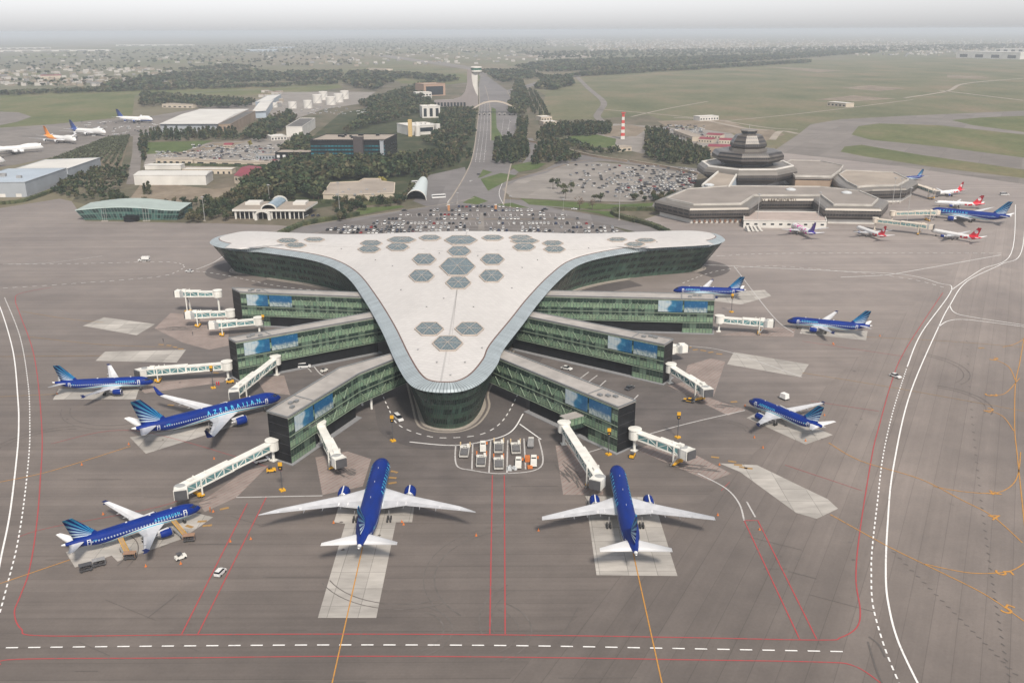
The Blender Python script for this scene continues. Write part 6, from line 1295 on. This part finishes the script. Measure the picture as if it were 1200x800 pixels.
def concourse(label, px, h=12.5, dark=True):
    P = GG(px); t = thing('concourse', label, 'concourse', (0, 0, 0)); m = MB()
    m.prism(poly_off(P, -.5), 0, 3.5, top=False); m.build('wall', WHITEW, t)
    if dark:
        m = MB(); m.loft([[(*p, z) for p in poly_off(P, o)] for o, z in ((-.5, 3.2), (1.2, 3.6), (2.8, 5.2), (3.2, 7.2), (3.2, 10.2))], cap=False); m.build('window_band', BRZ, t)
        m = MB(); m.loft([[(*p, z) for p in poly_off(P, o)] for o, z in ((3.2, 10.2), (2.4, 11.6), (.4, 12.3), (-5, 12.4))], cap=False); m.build('roof_bevel', SKYLIT, t)
    else: m = MB(); m.prism(poly_off(P, -.6), 4, 11.0, top=False); m.build('upper_wall', TANW, t)
    m = MB(); Q = poly_off(P, -4.5) if dark else P; m.prism(Q, 11.9, h + .6); m.build('roof', ROOFT if random.random() < .5 else M('brown grey roof', (.225, .20, .18), .9, 0, .16, .05), t); m = MB()
    for i in range(len(Q)): a, b = Q[i], Q[(i + 1) % len(Q)]; m.bar((*a, h + .4), (*b, h + .4), .8, 1.9)
    m.build('parapet', M('weathered parapet', (.43, .41, .375), .85, 0, .2, .1), t); return t, P
t, P = concourse('long angular concourse of the old terminal, dark band under a white parapet', [(772, 253), (809, 262), (873, 261), (888, 250), (955, 250), (969, 262), (1026, 263), (1034, 254), (1010, 243), (960, 237), (850, 236), (800, 240)])
for k in range(10): a = lerp2(G(812, 262.2), G(872, 261.4), (k + .3) / 10); m = MB(); m.box((a[0], a[1] + .2, 1.8), (1.6, .3, 2.2)); m.build('door', M('brown door', (.16, .09, .06), .7), t)
for p in ((830, 236), (925, 242), (990, 246)): x, y = G(*p); m = MB(); m.lathe([(4, 13), (4, 13.8), (2, 14.6), (.1, 14.8)], (x, y, 0), 12); m.build('roof_light', M('roof light', (.5, .52, .53), .4), t)
concourse('angular concourse of the old terminal reaching towards the blue tail', [(1000, 240), (1018, 238), (1056, 237), (1069, 229), (1050, 219), (985, 216), (975, 222), (985, 232)])
concourse('tan walled wing behind the octagonal tower, white parapet', [(930, 226), (972, 227), (982, 219), (986, 213), (960, 207), (925, 206), (915, 212)], 14, False)
q = quad_px((871, 267), (968, 268), (964, 257)); t = block('low_annex', 'white low front building with a row of dark windows before the concourse', 'building', q, 5.2, WHITEW, M('pinkish flat roof', (.36, .30, .27), .9, 0, .1, .1), .5, [(2.2, 3.4, 10, .4)])
t = thing('link_roof', 'sloping white edged roof linking the octagon to the concourse', 'link', (0, 0, 0)); A = [G3(822, 236), G3(853, 238), G3(866, 222), G3(846, 221)]; m = MB(); top = [(A[0].x, A[0].y, 12.5), (A[1].x, A[1].y, 12.5), (A[2].x, A[2].y, 18), (A[3].x, A[3].y, 18)]; m.face(top); m.face([(A[0].x, A[0].y, 0), (A[1].x, A[1].y, 0), top[1], top[0]]); m.face([(A[1].x, A[1].y, 0), (A[2].x, A[2].y, 0), top[2], top[1]]); m.face([(A[0].x, A[0].y, 0), (A[3].x, A[3].y, 0), top[3], top[0]]); m.build('wall', [BLUEG], t)
m = MB(); m.face([(a, b, c + .15) for a, b, c in top]); m.build('roof', ROOFT, t)
for i, j in ((0, 3), (1, 2)): m = MB(); m.bar(tuple(Vector(top[i]) + Vector((0, 0, .6))), tuple(Vector(top[j]) + Vector((0, 0, .6))), 1.4, 1.6); m.build('edge_beam', WHITEW, t)
# gilded roof lettering on the concourse
cu = bpy.data.curves.new('roof_sign', 'FONT'); cu.body = 'BAKI AEROPORTU'; cu.size = 3.4; cu.extrude = .15; cu.space_character = 1.15; cu.align_x = 'CENTER'; o = bpy.data.objects.new('roof_sign', cu); COL.objects.link(o); me = bpy.data.meshes.new_from_object(o.evaluated_get(bpy.context.evaluated_depsgraph_get())); bpy.data.objects.remove(o)
me.materials.append(M('dark bronze letters', (.09, .065, .04), .5)); o = bpy.data.objects.new('roof_sign', me); COL.objects.link(o); x, y = G(906, 250); o.location = (x, y - 3.4, 9.6); o.rotation_euler = (PI / 2, 0, 0); tag(o, 'row of bronze letters standing above the dark band of the concourse', 'sign')
BEIGE = M('beige bridge paint', (.56, .50, .42), .6, 0, .08)
GO = 'beige bridges at the old terminal'
bridge((1026, 258), (1091, 266), 'long beige boarding bridge reaching the nearest red tailed airliner', 5.5, 4.5, 4.6, 0, True, BEIGE, GO); bridge((1046, 250), (1098, 249), 'beige boarding bridge reaching the big far blue airliner', 5.5, 4.5, 4.6, 0, True, BEIGE, GO); bridge((1068, 215), (1098, 226), 'beige boarding bridge slanting to the farthest red tailed airliner', 6.5, 5.0, 4.6, 0, True, BEIGE, GO)
for k in range(7):
    x, y = G(876 + 4.4 * k + (38 if k > 3 else 0), 271 - (.5 if k % 2 else 0)); t = thing('boarding_stair', 'white mobile boarding stair parked with others before the low white front', 'stair', (x, y, .14), rad(100 + 7 * k), 'mobile stairs at the old terminal'); m = MB()
    for s in range(8): m.box((-2 + s * .5, 0, .6 + s * .4), (.55, 1.6, .35))
    m.build('steps', WHITEW, t); m = MB(); m.box((0, 0, .45), (6, 2, .5)); m.box((2.3, 0, 1.7), (1.2, 1.7, 2.4)); m.build('chassis', WHITEW, t)
# masts
for px, h, l in [((398.5, 256), 27, 'tall grey light mast beside the hedge by the lawn'), ((725.5, 258), 22, 'tall grey light mast where two hedges meet'), ((887, 265), 23, 'tall light mast before the west end of the low white front'), ((957.5, 264.5), 24, 'tall light mast before the east end of the low white front'), ((1046, 239), 21, 'light mast nearer the dark corner of the far concourse'), ((1054, 238), 20, 'light mast between the far concourse and the bridge'), ((1062.5, 262), 26, 'tall light mast with cross arm between two beige bridges'), ((240, 259), 18, 'grey light mast between the pavilion and the guest house'), ((316, 238), 15, 'thin light mast in the grove behind the guest house')]: pole(px, h, l)
# ------------------------------------------------------------------ trees
def leaf_mat(name, c, var):
    s = SH(name); n = s.noise(s.coord('Position'), .09, 4, .75); oi = s.n.new('ShaderNodeObjectInfo').outputs['Random']; g = s.n.new('ShaderNodeNewGeometry').outputs['Random Per Island']
    col = s.mix(s.fit(n, .38, .62), c, var); return s.done(s.scale(col, s.math('MULTIPLY', s.fit(g, 0, 1, .65, 1.4), s.fit(oi, 0, 1, .8, 1.2))), .8, spec=.15)
LEAF = leaf_mat('dark evergreen leaves', (.032, .050, .026), (.088, .092, .044)); OLIVE = leaf_mat('olive leaves', (.085, .095, .055), (.07, .085, .05)); SPRING = leaf_mat('yellow spring leaves', (.30, .25, .05), (.24, .22, .06)); BARE = leaf_mat('bare brown twigs', (.13, .10, .075), (.16, .12, .09)); LEAF2 = leaf_mat('bronze green leaves', (.070, .066, .036), (.095, .085, .05)); LEAF3 = leaf_mat('deep green leaves', (.022, .040, .022), (.04, .06, .028)); BARK = M('bark', (.075, .055, .04), .9)
def crown_pts(rr, kind, n, leaf):
    """leaf quads spread through a lumpy crown volume, 1 = tree height unit"""
    V = []; lobes = [(rr.gauss(0, .13), rr.gauss(0, .13), rr.uniform(.45, .85), rr.uniform(.14, .24)) for _ in range(9)]
    if kind == 'cone': lobes = [(rr.gauss(0, .03), rr.gauss(0, .03), z, .21 * (1.02 - z) + .03) for z in (.22, .32, .42, .52, .62, .72, .8, .88, .94)]
    if kind == 'umbrella': lobes = [(rr.gauss(0, .22), rr.gauss(0, .22), rr.uniform(.72, .9), rr.uniform(.12, .2)) for _ in range(10)]
    for _ in range(n):
        lx, ly, lz, lr = rr.choice(lobes); d = Vector((rr.gauss(0, 1), rr.gauss(0, 1), rr.gauss(0, .8))).normalized() * lr * rr.uniform(.55, 1.08); c = Vector((lx, ly, lz)) + d
        a = Vector((rr.gauss(0, 1), rr.gauss(0, 1), rr.gauss(0, 1))).normalized(); b = a.cross(d.normalized() + Vector((.01, .02, .03))).normalized() if d.length else a; a = (d.normalized() * .6 + a).normalized().cross(b); s = leaf * rr.uniform(.6, 1.3)
        V.append((c - a * s - b * s, c + a * s - b * s * .6, c + a * s * .8 + b * s, c - a * s + b * s * .7))
    return V
def proto(kind, seed, mat, label, grp, n=260, leaf=.05):
    rr = random.Random(seed); t = thing('tree', label, 'tree', (0, -500, -40), 0, grp); m = MB(); th = .75 if kind == 'umbrella' else .45
    m.tube((0, 0, 0), (0, 0, th), .028, .014, 7)
    for k in range(5): u = rr.uniform(0, 6.3); m.tube((0, 0, th * rr.uniform(.6, .95)), (.2 * math.cos(u), .2 * math.sin(u), th + rr.uniform(.1, .3)), .012, .004, 5)
    m.build('trunk', BARK, t); m = MB()
    for q in crown_pts(rr, kind, n, leaf): m.face(q)
    m.build('crown', mat, t); return t
random.seed(11)
ZONES = [  # pixel polygon on the ground, trees per 100 m2, height range, kind, description
 ('dark tree in the dense grove below the dark glass office block', [(268, 244), (296, 212), (312, 206), (340, 192), (455, 191), (470, 188), (480, 205), (470, 210), (385, 213), (376, 236), (360, 233), (335, 236)], 2.3, (8, 13), 'round'),
 ('dark tree in the grove strip between the office block and the road', [(470, 190), (545, 178), (552, 186), (530, 196), (510, 200), (496, 212), (478, 208)], 2.3, (8, 12), 'cone'),
 ('dark tree in the round grove inside the road fork', [(579, 193), (580, 172), (592, 165), (612, 164), (620, 176), (618, 188), (600, 192)], 2.6, (8, 12), 'cone'),
 ('dark tree in the long grove between two converging roads', [(620, 194), (632, 172), (642, 168), (664, 178), (667, 184), (650, 190)], 2.6, (7, 11), 'cone'), ('dark tree in the small clump at the car park corner', [(653, 193), (660, 185), (676, 183), (679, 188), (668, 191)], 2.8, (6, 9), 'round'),
 ('dark tree in the belt behind the round lawn', [(628, 166), (640, 152), (714, 150), (716, 158), (690, 160), (665, 160)], 2.4, (9, 13), 'cone'), ('dark tree in the row along the far side of the road', [(640, 168), (665, 166), (700, 176), (730, 178), (735, 184), (690, 180)], 2.0, (5, 8), 'round'),
 ('dark tree in the grove beside the banded tower yard', [(757, 190), (756, 158), (775, 158), (790, 168), (812, 176), (832, 186), (832, 194), (800, 194)], 2.4, (9, 13), 'cone'),
 ('dark shrub tree in the clump by the tan court', [(737, 236), (745, 231), (800, 229), (800, 233), (770, 238)], 2.2, (4, 7), 'round'),
 ('dark tree at the apron edge between the pavilion and the guest house', [(215, 262), (225, 252), (262, 240), (290, 225), (300, 228), (276, 258), (240, 262)], 2.2, (5, 9), 'round'),
 ('dark tree in the hedge line behind the glass pavilion', [(118, 244), (120, 236), (150, 226), (152, 240), (330, 236), (332, 240), (160, 246)], 1.8, (4, 8), 'round'),
 ('tree in the hedge wood beside the curving lawn', [(398, 262), (392, 246), (400, 238), (440, 240), (468, 236), (484, 222), (486, 230), (474, 240), (440, 245), (418, 250)], 2.6, (5, 9), 'round'),
 ('plantation', [(497, 170), (520, 130), (556, 130), (558, 142), (550, 172), (520, 178)], 1.2, (7, 10), 'round'), ('plantation', [(510, 126), (500, 118), (440, 128), (400, 160), (372, 170), (430, 150), (480, 138)], 1.5, (8, 12), 'round'),
 ('woodshade', [(60, 226), (74, 212), (112, 197), (150, 198), (147, 216), (138, 233), (88, 237)], 2.4, (4, 6), 'round'), ('wood', [(165, 164), (168, 152), (164, 180), (170, 192), (174, 166), (280, 164), (276, 156), (180, 157)], 1.5, (8, 12), 'cone'), ('wood', [(282, 165), (300, 150), (340, 135), (346, 141), (330, 155), (305, 168)], 1.5, (8, 12), 'round'),
 ('wood', [(165, 127), (166, 112), (250, 118), (300, 121), (290, 126), (250, 128), (200, 124)], 1.0, (9, 13), 'round'), ('wood', [(420, 124), (440, 118), (505, 98), (512, 106), (495, 116), (440, 130)], 1.3, (9, 13), 'round'), ('wood', [(330, 178), (352, 162), (364, 166), (364, 184), (338, 184)], 2, (8, 11), 'round'),
 ('wood', [(595, 135), (605, 96), (612, 97), (620, 122), (612, 138)], 1.6, (8, 12), 'round'), ('wood', [(606, 162), (606, 140), (618, 145), (616, 164)], 2, (8, 12), 'cone'), ('wood', [(623, 134), (613, 104), (616, 104), (628, 134)], 2, (6, 8), 'cone'), ('wood', [(631, 136), (619, 106), (622, 106), (636, 136)], 2, (6, 8), 'cone'), ('wood', [(640, 138), (625, 108), (628, 108), (645, 138)], 2, (6, 8), 'cone'),
 ('far', [(120, 108), (122, 101), (200, 88), (300, 84), (345, 90), (300, 98), (200, 106)], .17, (10, 14), 'far'), ('far', [(190, 84), (270, 78), (310, 80), (260, 84)], .12, (10, 14), 'far'), ('far', [(300, 98), (340, 86), (400, 86), (400, 96)], .2, (10, 14), 'far'), ('far', [(400, 100), (410, 86), (470, 87), (515, 91), (540, 95), (520, 99), (470, 92), (440, 108)], .3, (10, 14), 'far'), ('far', [(0, 113), (0, 110), (150, 104), (310, 101), (395, 97), (395, 99), (310, 103), (155, 107)], 1.0, (7, 9), 'far'),
 ('far', [(628, 104), (640, 92), (668, 92), (672, 100), (650, 106)], 1.2, (9, 12), 'far'), ('far', [(600, 80), (640, 74), (700, 71), (780, 69), (900, 66), (1010, 60), (1030, 62), (900, 72), (780, 80), (700, 84), (640, 86)], .2, (10, 15), 'far'), ('far', [(640, 93), (700, 86), (820, 80), (950, 72), (950, 74), (820, 82), (700, 89)], .8, (8, 12), 'far'), ('far', [(560, 84), (620, 84), (640, 92), (590, 98), (575, 92)], .35, (9, 12), 'far'), ('far', [(0, 100), (20, 92), (120, 92), (200, 84), (120, 100), (40, 104)], .03, (8, 11), 'far'),
 ('far', [(0, 90), (0, 74), (200, 70), (420, 70), (420, 78), (250, 78)], .012, (8, 12), 'far'), ('far', [(600, 62), (1200, 52), (1200, 58), (1000, 62), (640, 70)], .04, (9, 13), 'far'), ('far', [(-50, 70), (400, 46), (640, 44), (640, 60), (420, 68), (200, 72)], .006, (9, 14), 'far')]
def sample(px, dens, cap=99999):
    P = GG(px); x0, x1 = min(p[0] for p in P), max(p[0] for p in P); y0, y1 = min(p[1] for p in P), max(p[1] for p in P); n = int((x1 - x0) * (y1 - y0) / 100 * dens); out = []
    for _ in range(min(n, cap)):
        p = (random.uniform(x0, x1), random.uniform(y0, y1))
        if inside(p, P): out.append(p)
    return out
near, rest = [], []
for lab, px, dens, hr, kind in ZONES:
    for p in sample(px, dens, 12000 if kind == 'far' else 6000):
        (near if len(lab) > 12 else rest).append((p, random.uniform(*hr), kind, lab))
for r in range(11):          # orchard rows beside the cargo apron
    for k in range(44):
        a = lerp2((56, 190), (138, 193), r / 10); b = lerp2((128, 162), (151, 160), r / 10); p = lerp2(G(*a), G(*b), (k + random.uniform(-.15, .15)) / 43); rest.append(((p[0], p[1]), random.uniform(3.2, 4.4), 'olive', ''))
near.sort(key=lambda q: q[0][1]); 
NEARN = 270; rest += near[NEARN:]; near = near[:NEARN]
PR = {}; rr = random.Random(5)
specials = [((449, 216.5), 8, 'round', SPRING, 'single yellow leaved tree at the back of the cream hall'), ((293, 173), 9, 'round', SPRING, 'single yellow leaved tree in the vehicle yard'), ((660, 228), 9, 'umbrella', LEAF, 'umbrella pine, middle one of the group before the car park'), ((648, 222), 10, 'umbrella', LEAF, 'slender umbrella pine standing apart from the group'), ((669, 226), 9, 'umbrella', LEAF, 'broad umbrella pine at the outer end of its group'), ((663, 233), 8, 'umbrella', LEAF, 'low umbrella pine in front of its group'), ((679, 246), 11, 'round', BARE, 'taller of two bare brown trees on the verge'), ((694, 246), 9, 'round', BARE, 'thin bare brown tree on the verge'), ((697, 238), 7, 'umbrella', LEAF, 'dark pine near the bare trees'), ((704, 237), 8, 'round', LEAF, 'round dark tree beside the tan wall by the bare trees'), ((170, 228), 10, 'cone', LEAF, 'taller of two lone cypresses on the bare yard'), ((175, 228), 12, 'cone', LEAF, 'lone cypress with a broad foot on the bare yard'), ((286, 214), 7, 'round', LEAF, 'dark tree in front of the red roofed house')]
for k, (px, h, kind, mt, lab) in enumerate(specials):
    t = proto(kind, 40 + k, mt, lab, None, 320 if mt is not BARE else 150, .045 if mt is not BARE else .03); x, y = G(*px); t.location = (x, y, 0); t.scale = (h, h, h)
for kind in ('round', 'cone'):
    PR[kind] = [None] * 3
used = {}
for (p, h, kind, lab) in near:
    k = rr.randrange(3); w = rr.uniform(.9, 1.25)
    if PR[kind][k] is None:
        o = PR[kind][k] = proto(kind, 7 * k + len(kind), (LEAF, LEAF3, LEAF2)[k], lab, 'trees: ' + lab); o.location = (*p, 0); o.rotation_euler = (0, 0, rr.uniform(0, 6)); o.scale = (h * w, h * w, h)
    else:
        o = dup(PR[kind][k], (*p, 0), rr.uniform(0, 6), lab, (h * w, h * w, h)); o['group'] = 'trees: ' + lab
import numpy as np
def mass(name, items, mats):
    lib = {}
    for kind in ('round', 'cone', 'olive', 'far'):
        lib[kind] = [np.array(crown_pts(random.Random(90 + s), 'cone' if kind == 'cone' else 'round', {'round': 34, 'cone': 34, 'olive': 26, 'far': 10}[kind], {'round': .13, 'cone': .10, 'olive': .14, 'far': .26}[kind])).reshape(-1, 3) for s in range(6)]
    VS, MI = [], []
    for (p, h, kind, lab) in items:
        b = lib[kind][random.randrange(6)]; a = random.uniform(0, 6.3); c, s = math.cos(a), math.sin(a); w = random.uniform(.9, 1.3) * (1.25 if kind in ('olive', 'far') else 1)
        V = np.empty_like(b); V[:, 0] = (b[:, 0] * c - b[:, 1] * s) * h * w + p[0]; V[:, 1] = (b[:, 0] * s + b[:, 1] * c) * h * w + p[1]; V[:, 2] = (b[:, 2] - (.0 if kind != 'olive' else .2)) * h; VS.append(V); MI.append(np.full(len(b) // 4, 1 if kind == 'olive' else random.choice((0, 0, 2, 3, 3))))
    V = np.concatenate(VS); nq = len(V) // 4; me = bpy.data.meshes.new(name); me.vertices.add(len(V)); me.vertices.foreach_set('co', V.ravel()); me.loops.add(len(V)); me.loops.foreach_set('vertex_index', np.arange(len(V))); me.polygons.add(nq); me.polygons.foreach_set('loop_start', np.arange(nq) * 4); me.polygons.foreach_set('loop_total', np.full(nq, 4)); me.polygons.foreach_set('material_index', np.concatenate(MI))
    for m_ in mats: me.materials.append(m_)
    me.update(); me.validate(); o = bpy.data.objects.new(name, me); COL.objects.link(o); return tag(o, kind='stuff')
print('TREES', len(near), len(rest))
mass('trees', rest, [LEAF, OLIVE, LEAF2, LEAF3])
# clipped hedges
def hedge(px, w, h, label):
    c = smooth_curve([G(*p) for p in px], 6); m = MB(); rr = random.Random(len(px)); n = 0
    for p, q in zip(c, c[1:]):
        L = (q - p).length; k = max(1, int(L / 1.2)); d = (q - p).normalized(); nn = Vector((-d.y, d.x))
        m.bar((p.x, p.y, h * .45), (q.x, q.y, h * .45), w * .8, h * .85)
        for i in range(k * 9):
            b = p + d * rr.uniform(0, L) + nn * rr.uniform(-.5, .5) * w; z = rr.uniform(.2, 1.0) * h; s = rr.uniform(.25, .5); a = Vector((rr.gauss(0, 1), rr.gauss(0, 1), rr.gauss(0, 1))).normalized(); e = a.orthogonal(); cc = Vector((b.x, b.y, z)); m.face([cc - a * s, cc - e * s, cc + a * s, cc + e * s])
    tag(m.build('hedge', LEAF), label, 'hedge')
hedge([(328, 276), (350, 266), (375, 260), (400, 256), (420, 252)], 5, 3.2, 'clipped dark hedge curving past the light mast and lawn'); hedge([(784, 275), (765, 266), (740, 259), (724, 254), (719, 250), (726, 247), (770, 247)], 5, 3.2, 'clipped dark hedge bent like a hook near the concourse'); hedge([(378, 238), (420, 240), (462, 238), (470, 230)], 4, 3.5, 'dark hedge in front of the cream flat roofed hall'); hedge([(180, 194), (250, 195), (330, 197)], 3, 3, 'dark hedge along the vehicle yard edge'); hedge([(0, 240), (30, 236), (75, 220)], 4, 3, 'dark hedge at the foot of the grey shed'); hedge([(505, 176), (530, 178), (548, 180)], 3, 3, 'dark hedge along the road verge by the grove')
# ------------------------------------------------------------------ cars
ORD = ['first', 'second', 'third', 'fourth', 'fifth', 'sixth', 'seventh', 'eighth']
rr = random.Random(21); rows = [([(400, 273.4), (738, 275)], .86, .66), ([(384, 270.2), (732, 271.5)], .95, .55), ([(404, 267), (722, 267.5)], .9, .5), ([(438, 262.5), (705, 262.5)], .85, .42), ([(456, 257.5), (690, 257)], .6, .40), ([(470, 252.5), (672, 252.5)], .5, .4), ([(505, 247.5), (640, 247.5)], .45, .5), ([(538, 243), (594, 243)], .9, .9)]
pal = ['white'] * 9 + ['silver'] * 4 + ['black'] * 4 + ['dark grey'] * 3 + ['dark blue'] * 2 + ['red']
cand = []
for ri, (e, d0, d1) in enumerate(rows):
    A, B = Vector(G(*e[0])), Vector(G(*e[1])); L = (B - A).length; n = int(L / 2.75)
    for k in range(n):
        f = k / n; den = d0 + (d1 - d0) * min(1, f * 2.2) if ri < 7 else d0
        if abs(f - .52) < .03 and ri < 6: continue
        if rr.random() < den * 1.15: cand.append((ri, A + (B - A) * f + Vector((rr.gauss(0, .1), rr.gauss(0, .35)))))
cand.sort(key=lambda c: (c[0], c[1].x)); cnt = {}; CN = len(cand); print('CARS', CN)
GCAR = 'cars parked in the car park behind the white roof'
left_over = []
for ri, p in cand:
    cnt[ri] = cnt.get(ri, 0) + 1; col = rr.choice(pal); k = cnt[ri]; sfx = 'th' if k % 100 in (11, 12, 13) else {1: 'st', 2: 'nd', 3: 'rd'}.get(k % 10, 'th')
    lab = f'{col} car, {k}{sfx} from the hedge end in the {ORD[ri]} row behind the roof'
    if len(cnt) and sum(cnt.values()) > 283: left_over.append((p, col)); continue
    car('parked_car', col + ('v' if rr.random() < .12 else ''), p.x, p.y, PI / 2 * rr.choice((1, -1)) + rr.gauss(0, .04), lab, 'car', GCAR)
# cars too many to count: the pale car park and the vehicle yard, one mass
VS = {}
def car_mass(items):
    src = car_mesh('x'); tot = {k: MB() for k in CARCOL}; out = MB(); mats = list(CARCOL); base = {k: i for i, k in enumerate(mats)}
    v = np.array(src.v)
    for (p, col, rz) in items:
        c, s = math.cos(rz), math.sin(rz); b = len(out.v)
        out.v += [(x * c - y * s + p[0], x * s + y * c + p[1], z + .22) for x, y, z in src.v]
        for f, mi in zip(src.f[:-32], src.mi[:-32]): out.f.append(tuple(b + i for i in f)); out.mi.append(base[col] if mi == 0 else len(mats))
    tag(out.build('parked_cars', [CARM[k] for k in mats] + [GLASSK]), kind='stuff')
items = [(p, col, PI / 2) for p, col in left_over]
for k in range(16):      # rows of the pale car park
    f = k / 15; a = lerp2((665 - 12 * f + 55 * (f < .2), 193.5), (650 + 40 * f, 230), f); y0 = 194 + 36 * f; xa, xb = 652 + (10 if f < .3 else 0) + 34 * max(0, f - .6), 818 - 40 * max(0, f - .5) - 90 * max(0, .12 - f); A, B = Vector(G(xa, y0)), Vector(G(xb, y0 + 2)); n = int((B - A).length / 2.8)
    for i in range(n):
        u = i / n; den = .10 + .38 * u + (.38 if (u > .42 and .2 < f < .88) else 0) - (.2 if f > .88 else 0)
        if rr.random() < den: q = A + (B - A) * u; items.append(((q.x + rr.gauss(0, .3), q.y + rr.gauss(0, 1)), rr.choice(pal), PI / 2 + rr.gauss(0, .1) + .35))
for _ in range(340):
    x_, y_ = rr.uniform(183, 335), rr.uniform(170, 192)
    if y_ < 178 and x_ < 225: continue
    items.append((G(x_, y_), rr.choice(pal), rr.uniform(0, 3)))
for _ in range(150): items.append((G(rr.uniform(775, 825), rr.uniform(147, 165)), rr.choice(pal), rr.uniform(0, 3)))
for _ in range(60): items.append((G(rr.uniform(330, 440), rr.uniform(126, 135)), rr.choice(['white', 'white', 'silver']), rr.uniform(0, 3)))
for _ in range(70): items.append((G(rr.uniform(95, 185), rr.uniform(143, 160)), rr.choice(['white', 'white', 'silver', 'dark grey']), rr.uniform(0, 3)))
car_mass(items)
# moving traffic
rr = random.Random(4)
for k, (px, a, col, lab) in enumerate([((639, 246), -15, 'black', 'black car driving on the forecourt road past the parked rows'), ((474, 247.5), 15, 'black', 'black car on the forecourt road beside the curved lawn'), ((569, 178), 85, 'white', 'white car on the approach road abreast of the round grove'), ((552, 213), 80, 'white', 'white car on the approach road before the fork'), ((595, 152), 95, 'white', 'white car in the east lanes just below the arch'), ((598, 143), 95, 'white', 'white car nearest the arch in the east lanes'), ((563, 136), 90, 'silver', 'silver car in the west lanes below the arch'), ((603, 186.5), 10, 'red', 'red car in the small lay by beside the round grove'), ((598, 188), 10, 'white', 'white car in the lay by beside the red one'), ((610, 190), 10, 'dark grey', 'grey car in the lay by beside the red one'), ((673, 246), -20, 'white', 'white car on the verge road by the bare trees'), ((561, 205), 60, 'dark grey', 'grey car turning at the small triangle lawn'), ((567, 120), 90, 'white', 'white car far up the road beyond the arch'), ((367, 253.5), 80, 'dark blue', 'dark blue car beside the guest house, middle of three'), ((373, 253.5), 80, 'dark grey', 'dark grey car beside the guest house, outermost of three')]): x, y = G(*px); car('road_car', col, x, y, rad(a), lab, z=.2)
motor('airport_van', (358.5, 254), rad(75), 'white van standing against the guest house wall', 'van', Hc=2.2, van=True, L=5.6)
def bus(px, rz, label):
    x, y = G(*px); t = thing('coach', label, 'coach', (x, y, .2), rz); m = MB(); m.box((0, 0, 1.8), (12, 2.6, 2.9), taper=.97); m.build('body', CARM['white'], t); m = MB(); m.box((0, 0, 2.2), (11.4, 2.66, 1.0)); m.build('window_band', GLASSK, t)
    m = MB(); m.box((6.0, 0, 2.0), (.1, 2.3, 1.6)); m.build('windscreen', GLASSK, t)
    for sx in (-3.8, 3.8):
        for s in (-1, 1): m = MB(); m.tube((sx, s * 1.1 - .15, .5), (sx, s * 1.1 + .15, .5), .5); m.build('wheel', TYRE, t)
bus((514, 232.5), .35, 'white coach on the road near the arched canopy'); bus((490, 216), .3, 'white coach behind the arched canopy')
for px, l in (((526, 247), 'orange advertising column at the west side of the car park'), ((581, 247), 'orange advertising column at the middle of the car park')): x, y = G(*px); t = thing('advert_column', l, 'column', (x, y, .2)); m = MB(); m.box((0, 0, 2.2), (1.7, 1.7, 4.4)); m.build('panel_body', M('faded orange panel', (.42, .2, .09), .6), t); m = MB(); m.box((0, 0, 4.6), (2, 2, .4)); m.build('cap', WHITEW, t)
for k in range(3): pole((536 + 62 * k, (239, 243, 247)[k]), 9, 'slim street lamp along the forecourt road', 'street_lamp', .1, 'street lamps of the forecourt')
# ------------------------------------------------------------------ far town, one mass of tiny houses
m = MB(); rr = random.Random(8)
def town(n, x0, x1, y0, y1, hs, cx=None):
    for _ in range(n):
        py = y1 - (y1 - y0) * rr.random() ** 1.0; x, y = G(rr.uniform(x0, x1), py); w = rr.uniform(9, 20); h = rr.uniform(4, hs); m.box((x, y, h / 2), (w, rr.uniform(9, 16), h), rr.uniform(0, 1.5), rr.choice((0, 0, 0, 1, 1, 2)), mtop=rr.choice((3, 0, 3, 2, 1)))
town(1900, 690, 1210, 46, 60, 12); town(700, 640, 900, 46, 55, 12); town(260, -20, 200, 80, 101, 8); town(160, 380, 640, 56, 76, 9); town(70, -20, 420, 62, 78, 9); town(110, 1000, 1200, 60, 66, 10); town(16, 300, 330, 108, 126, 7)
tag(m.build('distant_town', [M('town plaster', (.42, .40, .37), .9), M('town tan wall', (.27, .23, .18), .9), M('town grey wall', (.2, .2, .2), .9), M('faded red tiles', (.2, .10, .08), .9)]), kind='stuff')
# ------------------------------------------------------------------ the hazy air
def haze():
    m = MB(); m.prism([(-XW - 500, -900), (XW + 500, -900), (XW + 500, YW + 500), (-XW - 500, YW + 500)], -1.0, 142.0, bottom=True)
    mt = bpy.data.materials.new('hazy air'); mt.use_nodes = True; n, l = mt.node_tree.nodes, mt.node_tree.links; n.clear()
    out = n.new('ShaderNodeOutputMaterial'); v = n.new('ShaderNodeVolumePrincipled')
    v.inputs['Color'].default_value = (.72, .785, .875, 1); v.inputs['Density'].default_value = HAZE; v.inputs['Anisotropy'].default_value = 0.0
    l.new(v.outputs[0], out.inputs['Volume'])
    return tag(m.build('haze', mt), kind='stuff')
HAZE = .000105
haze()
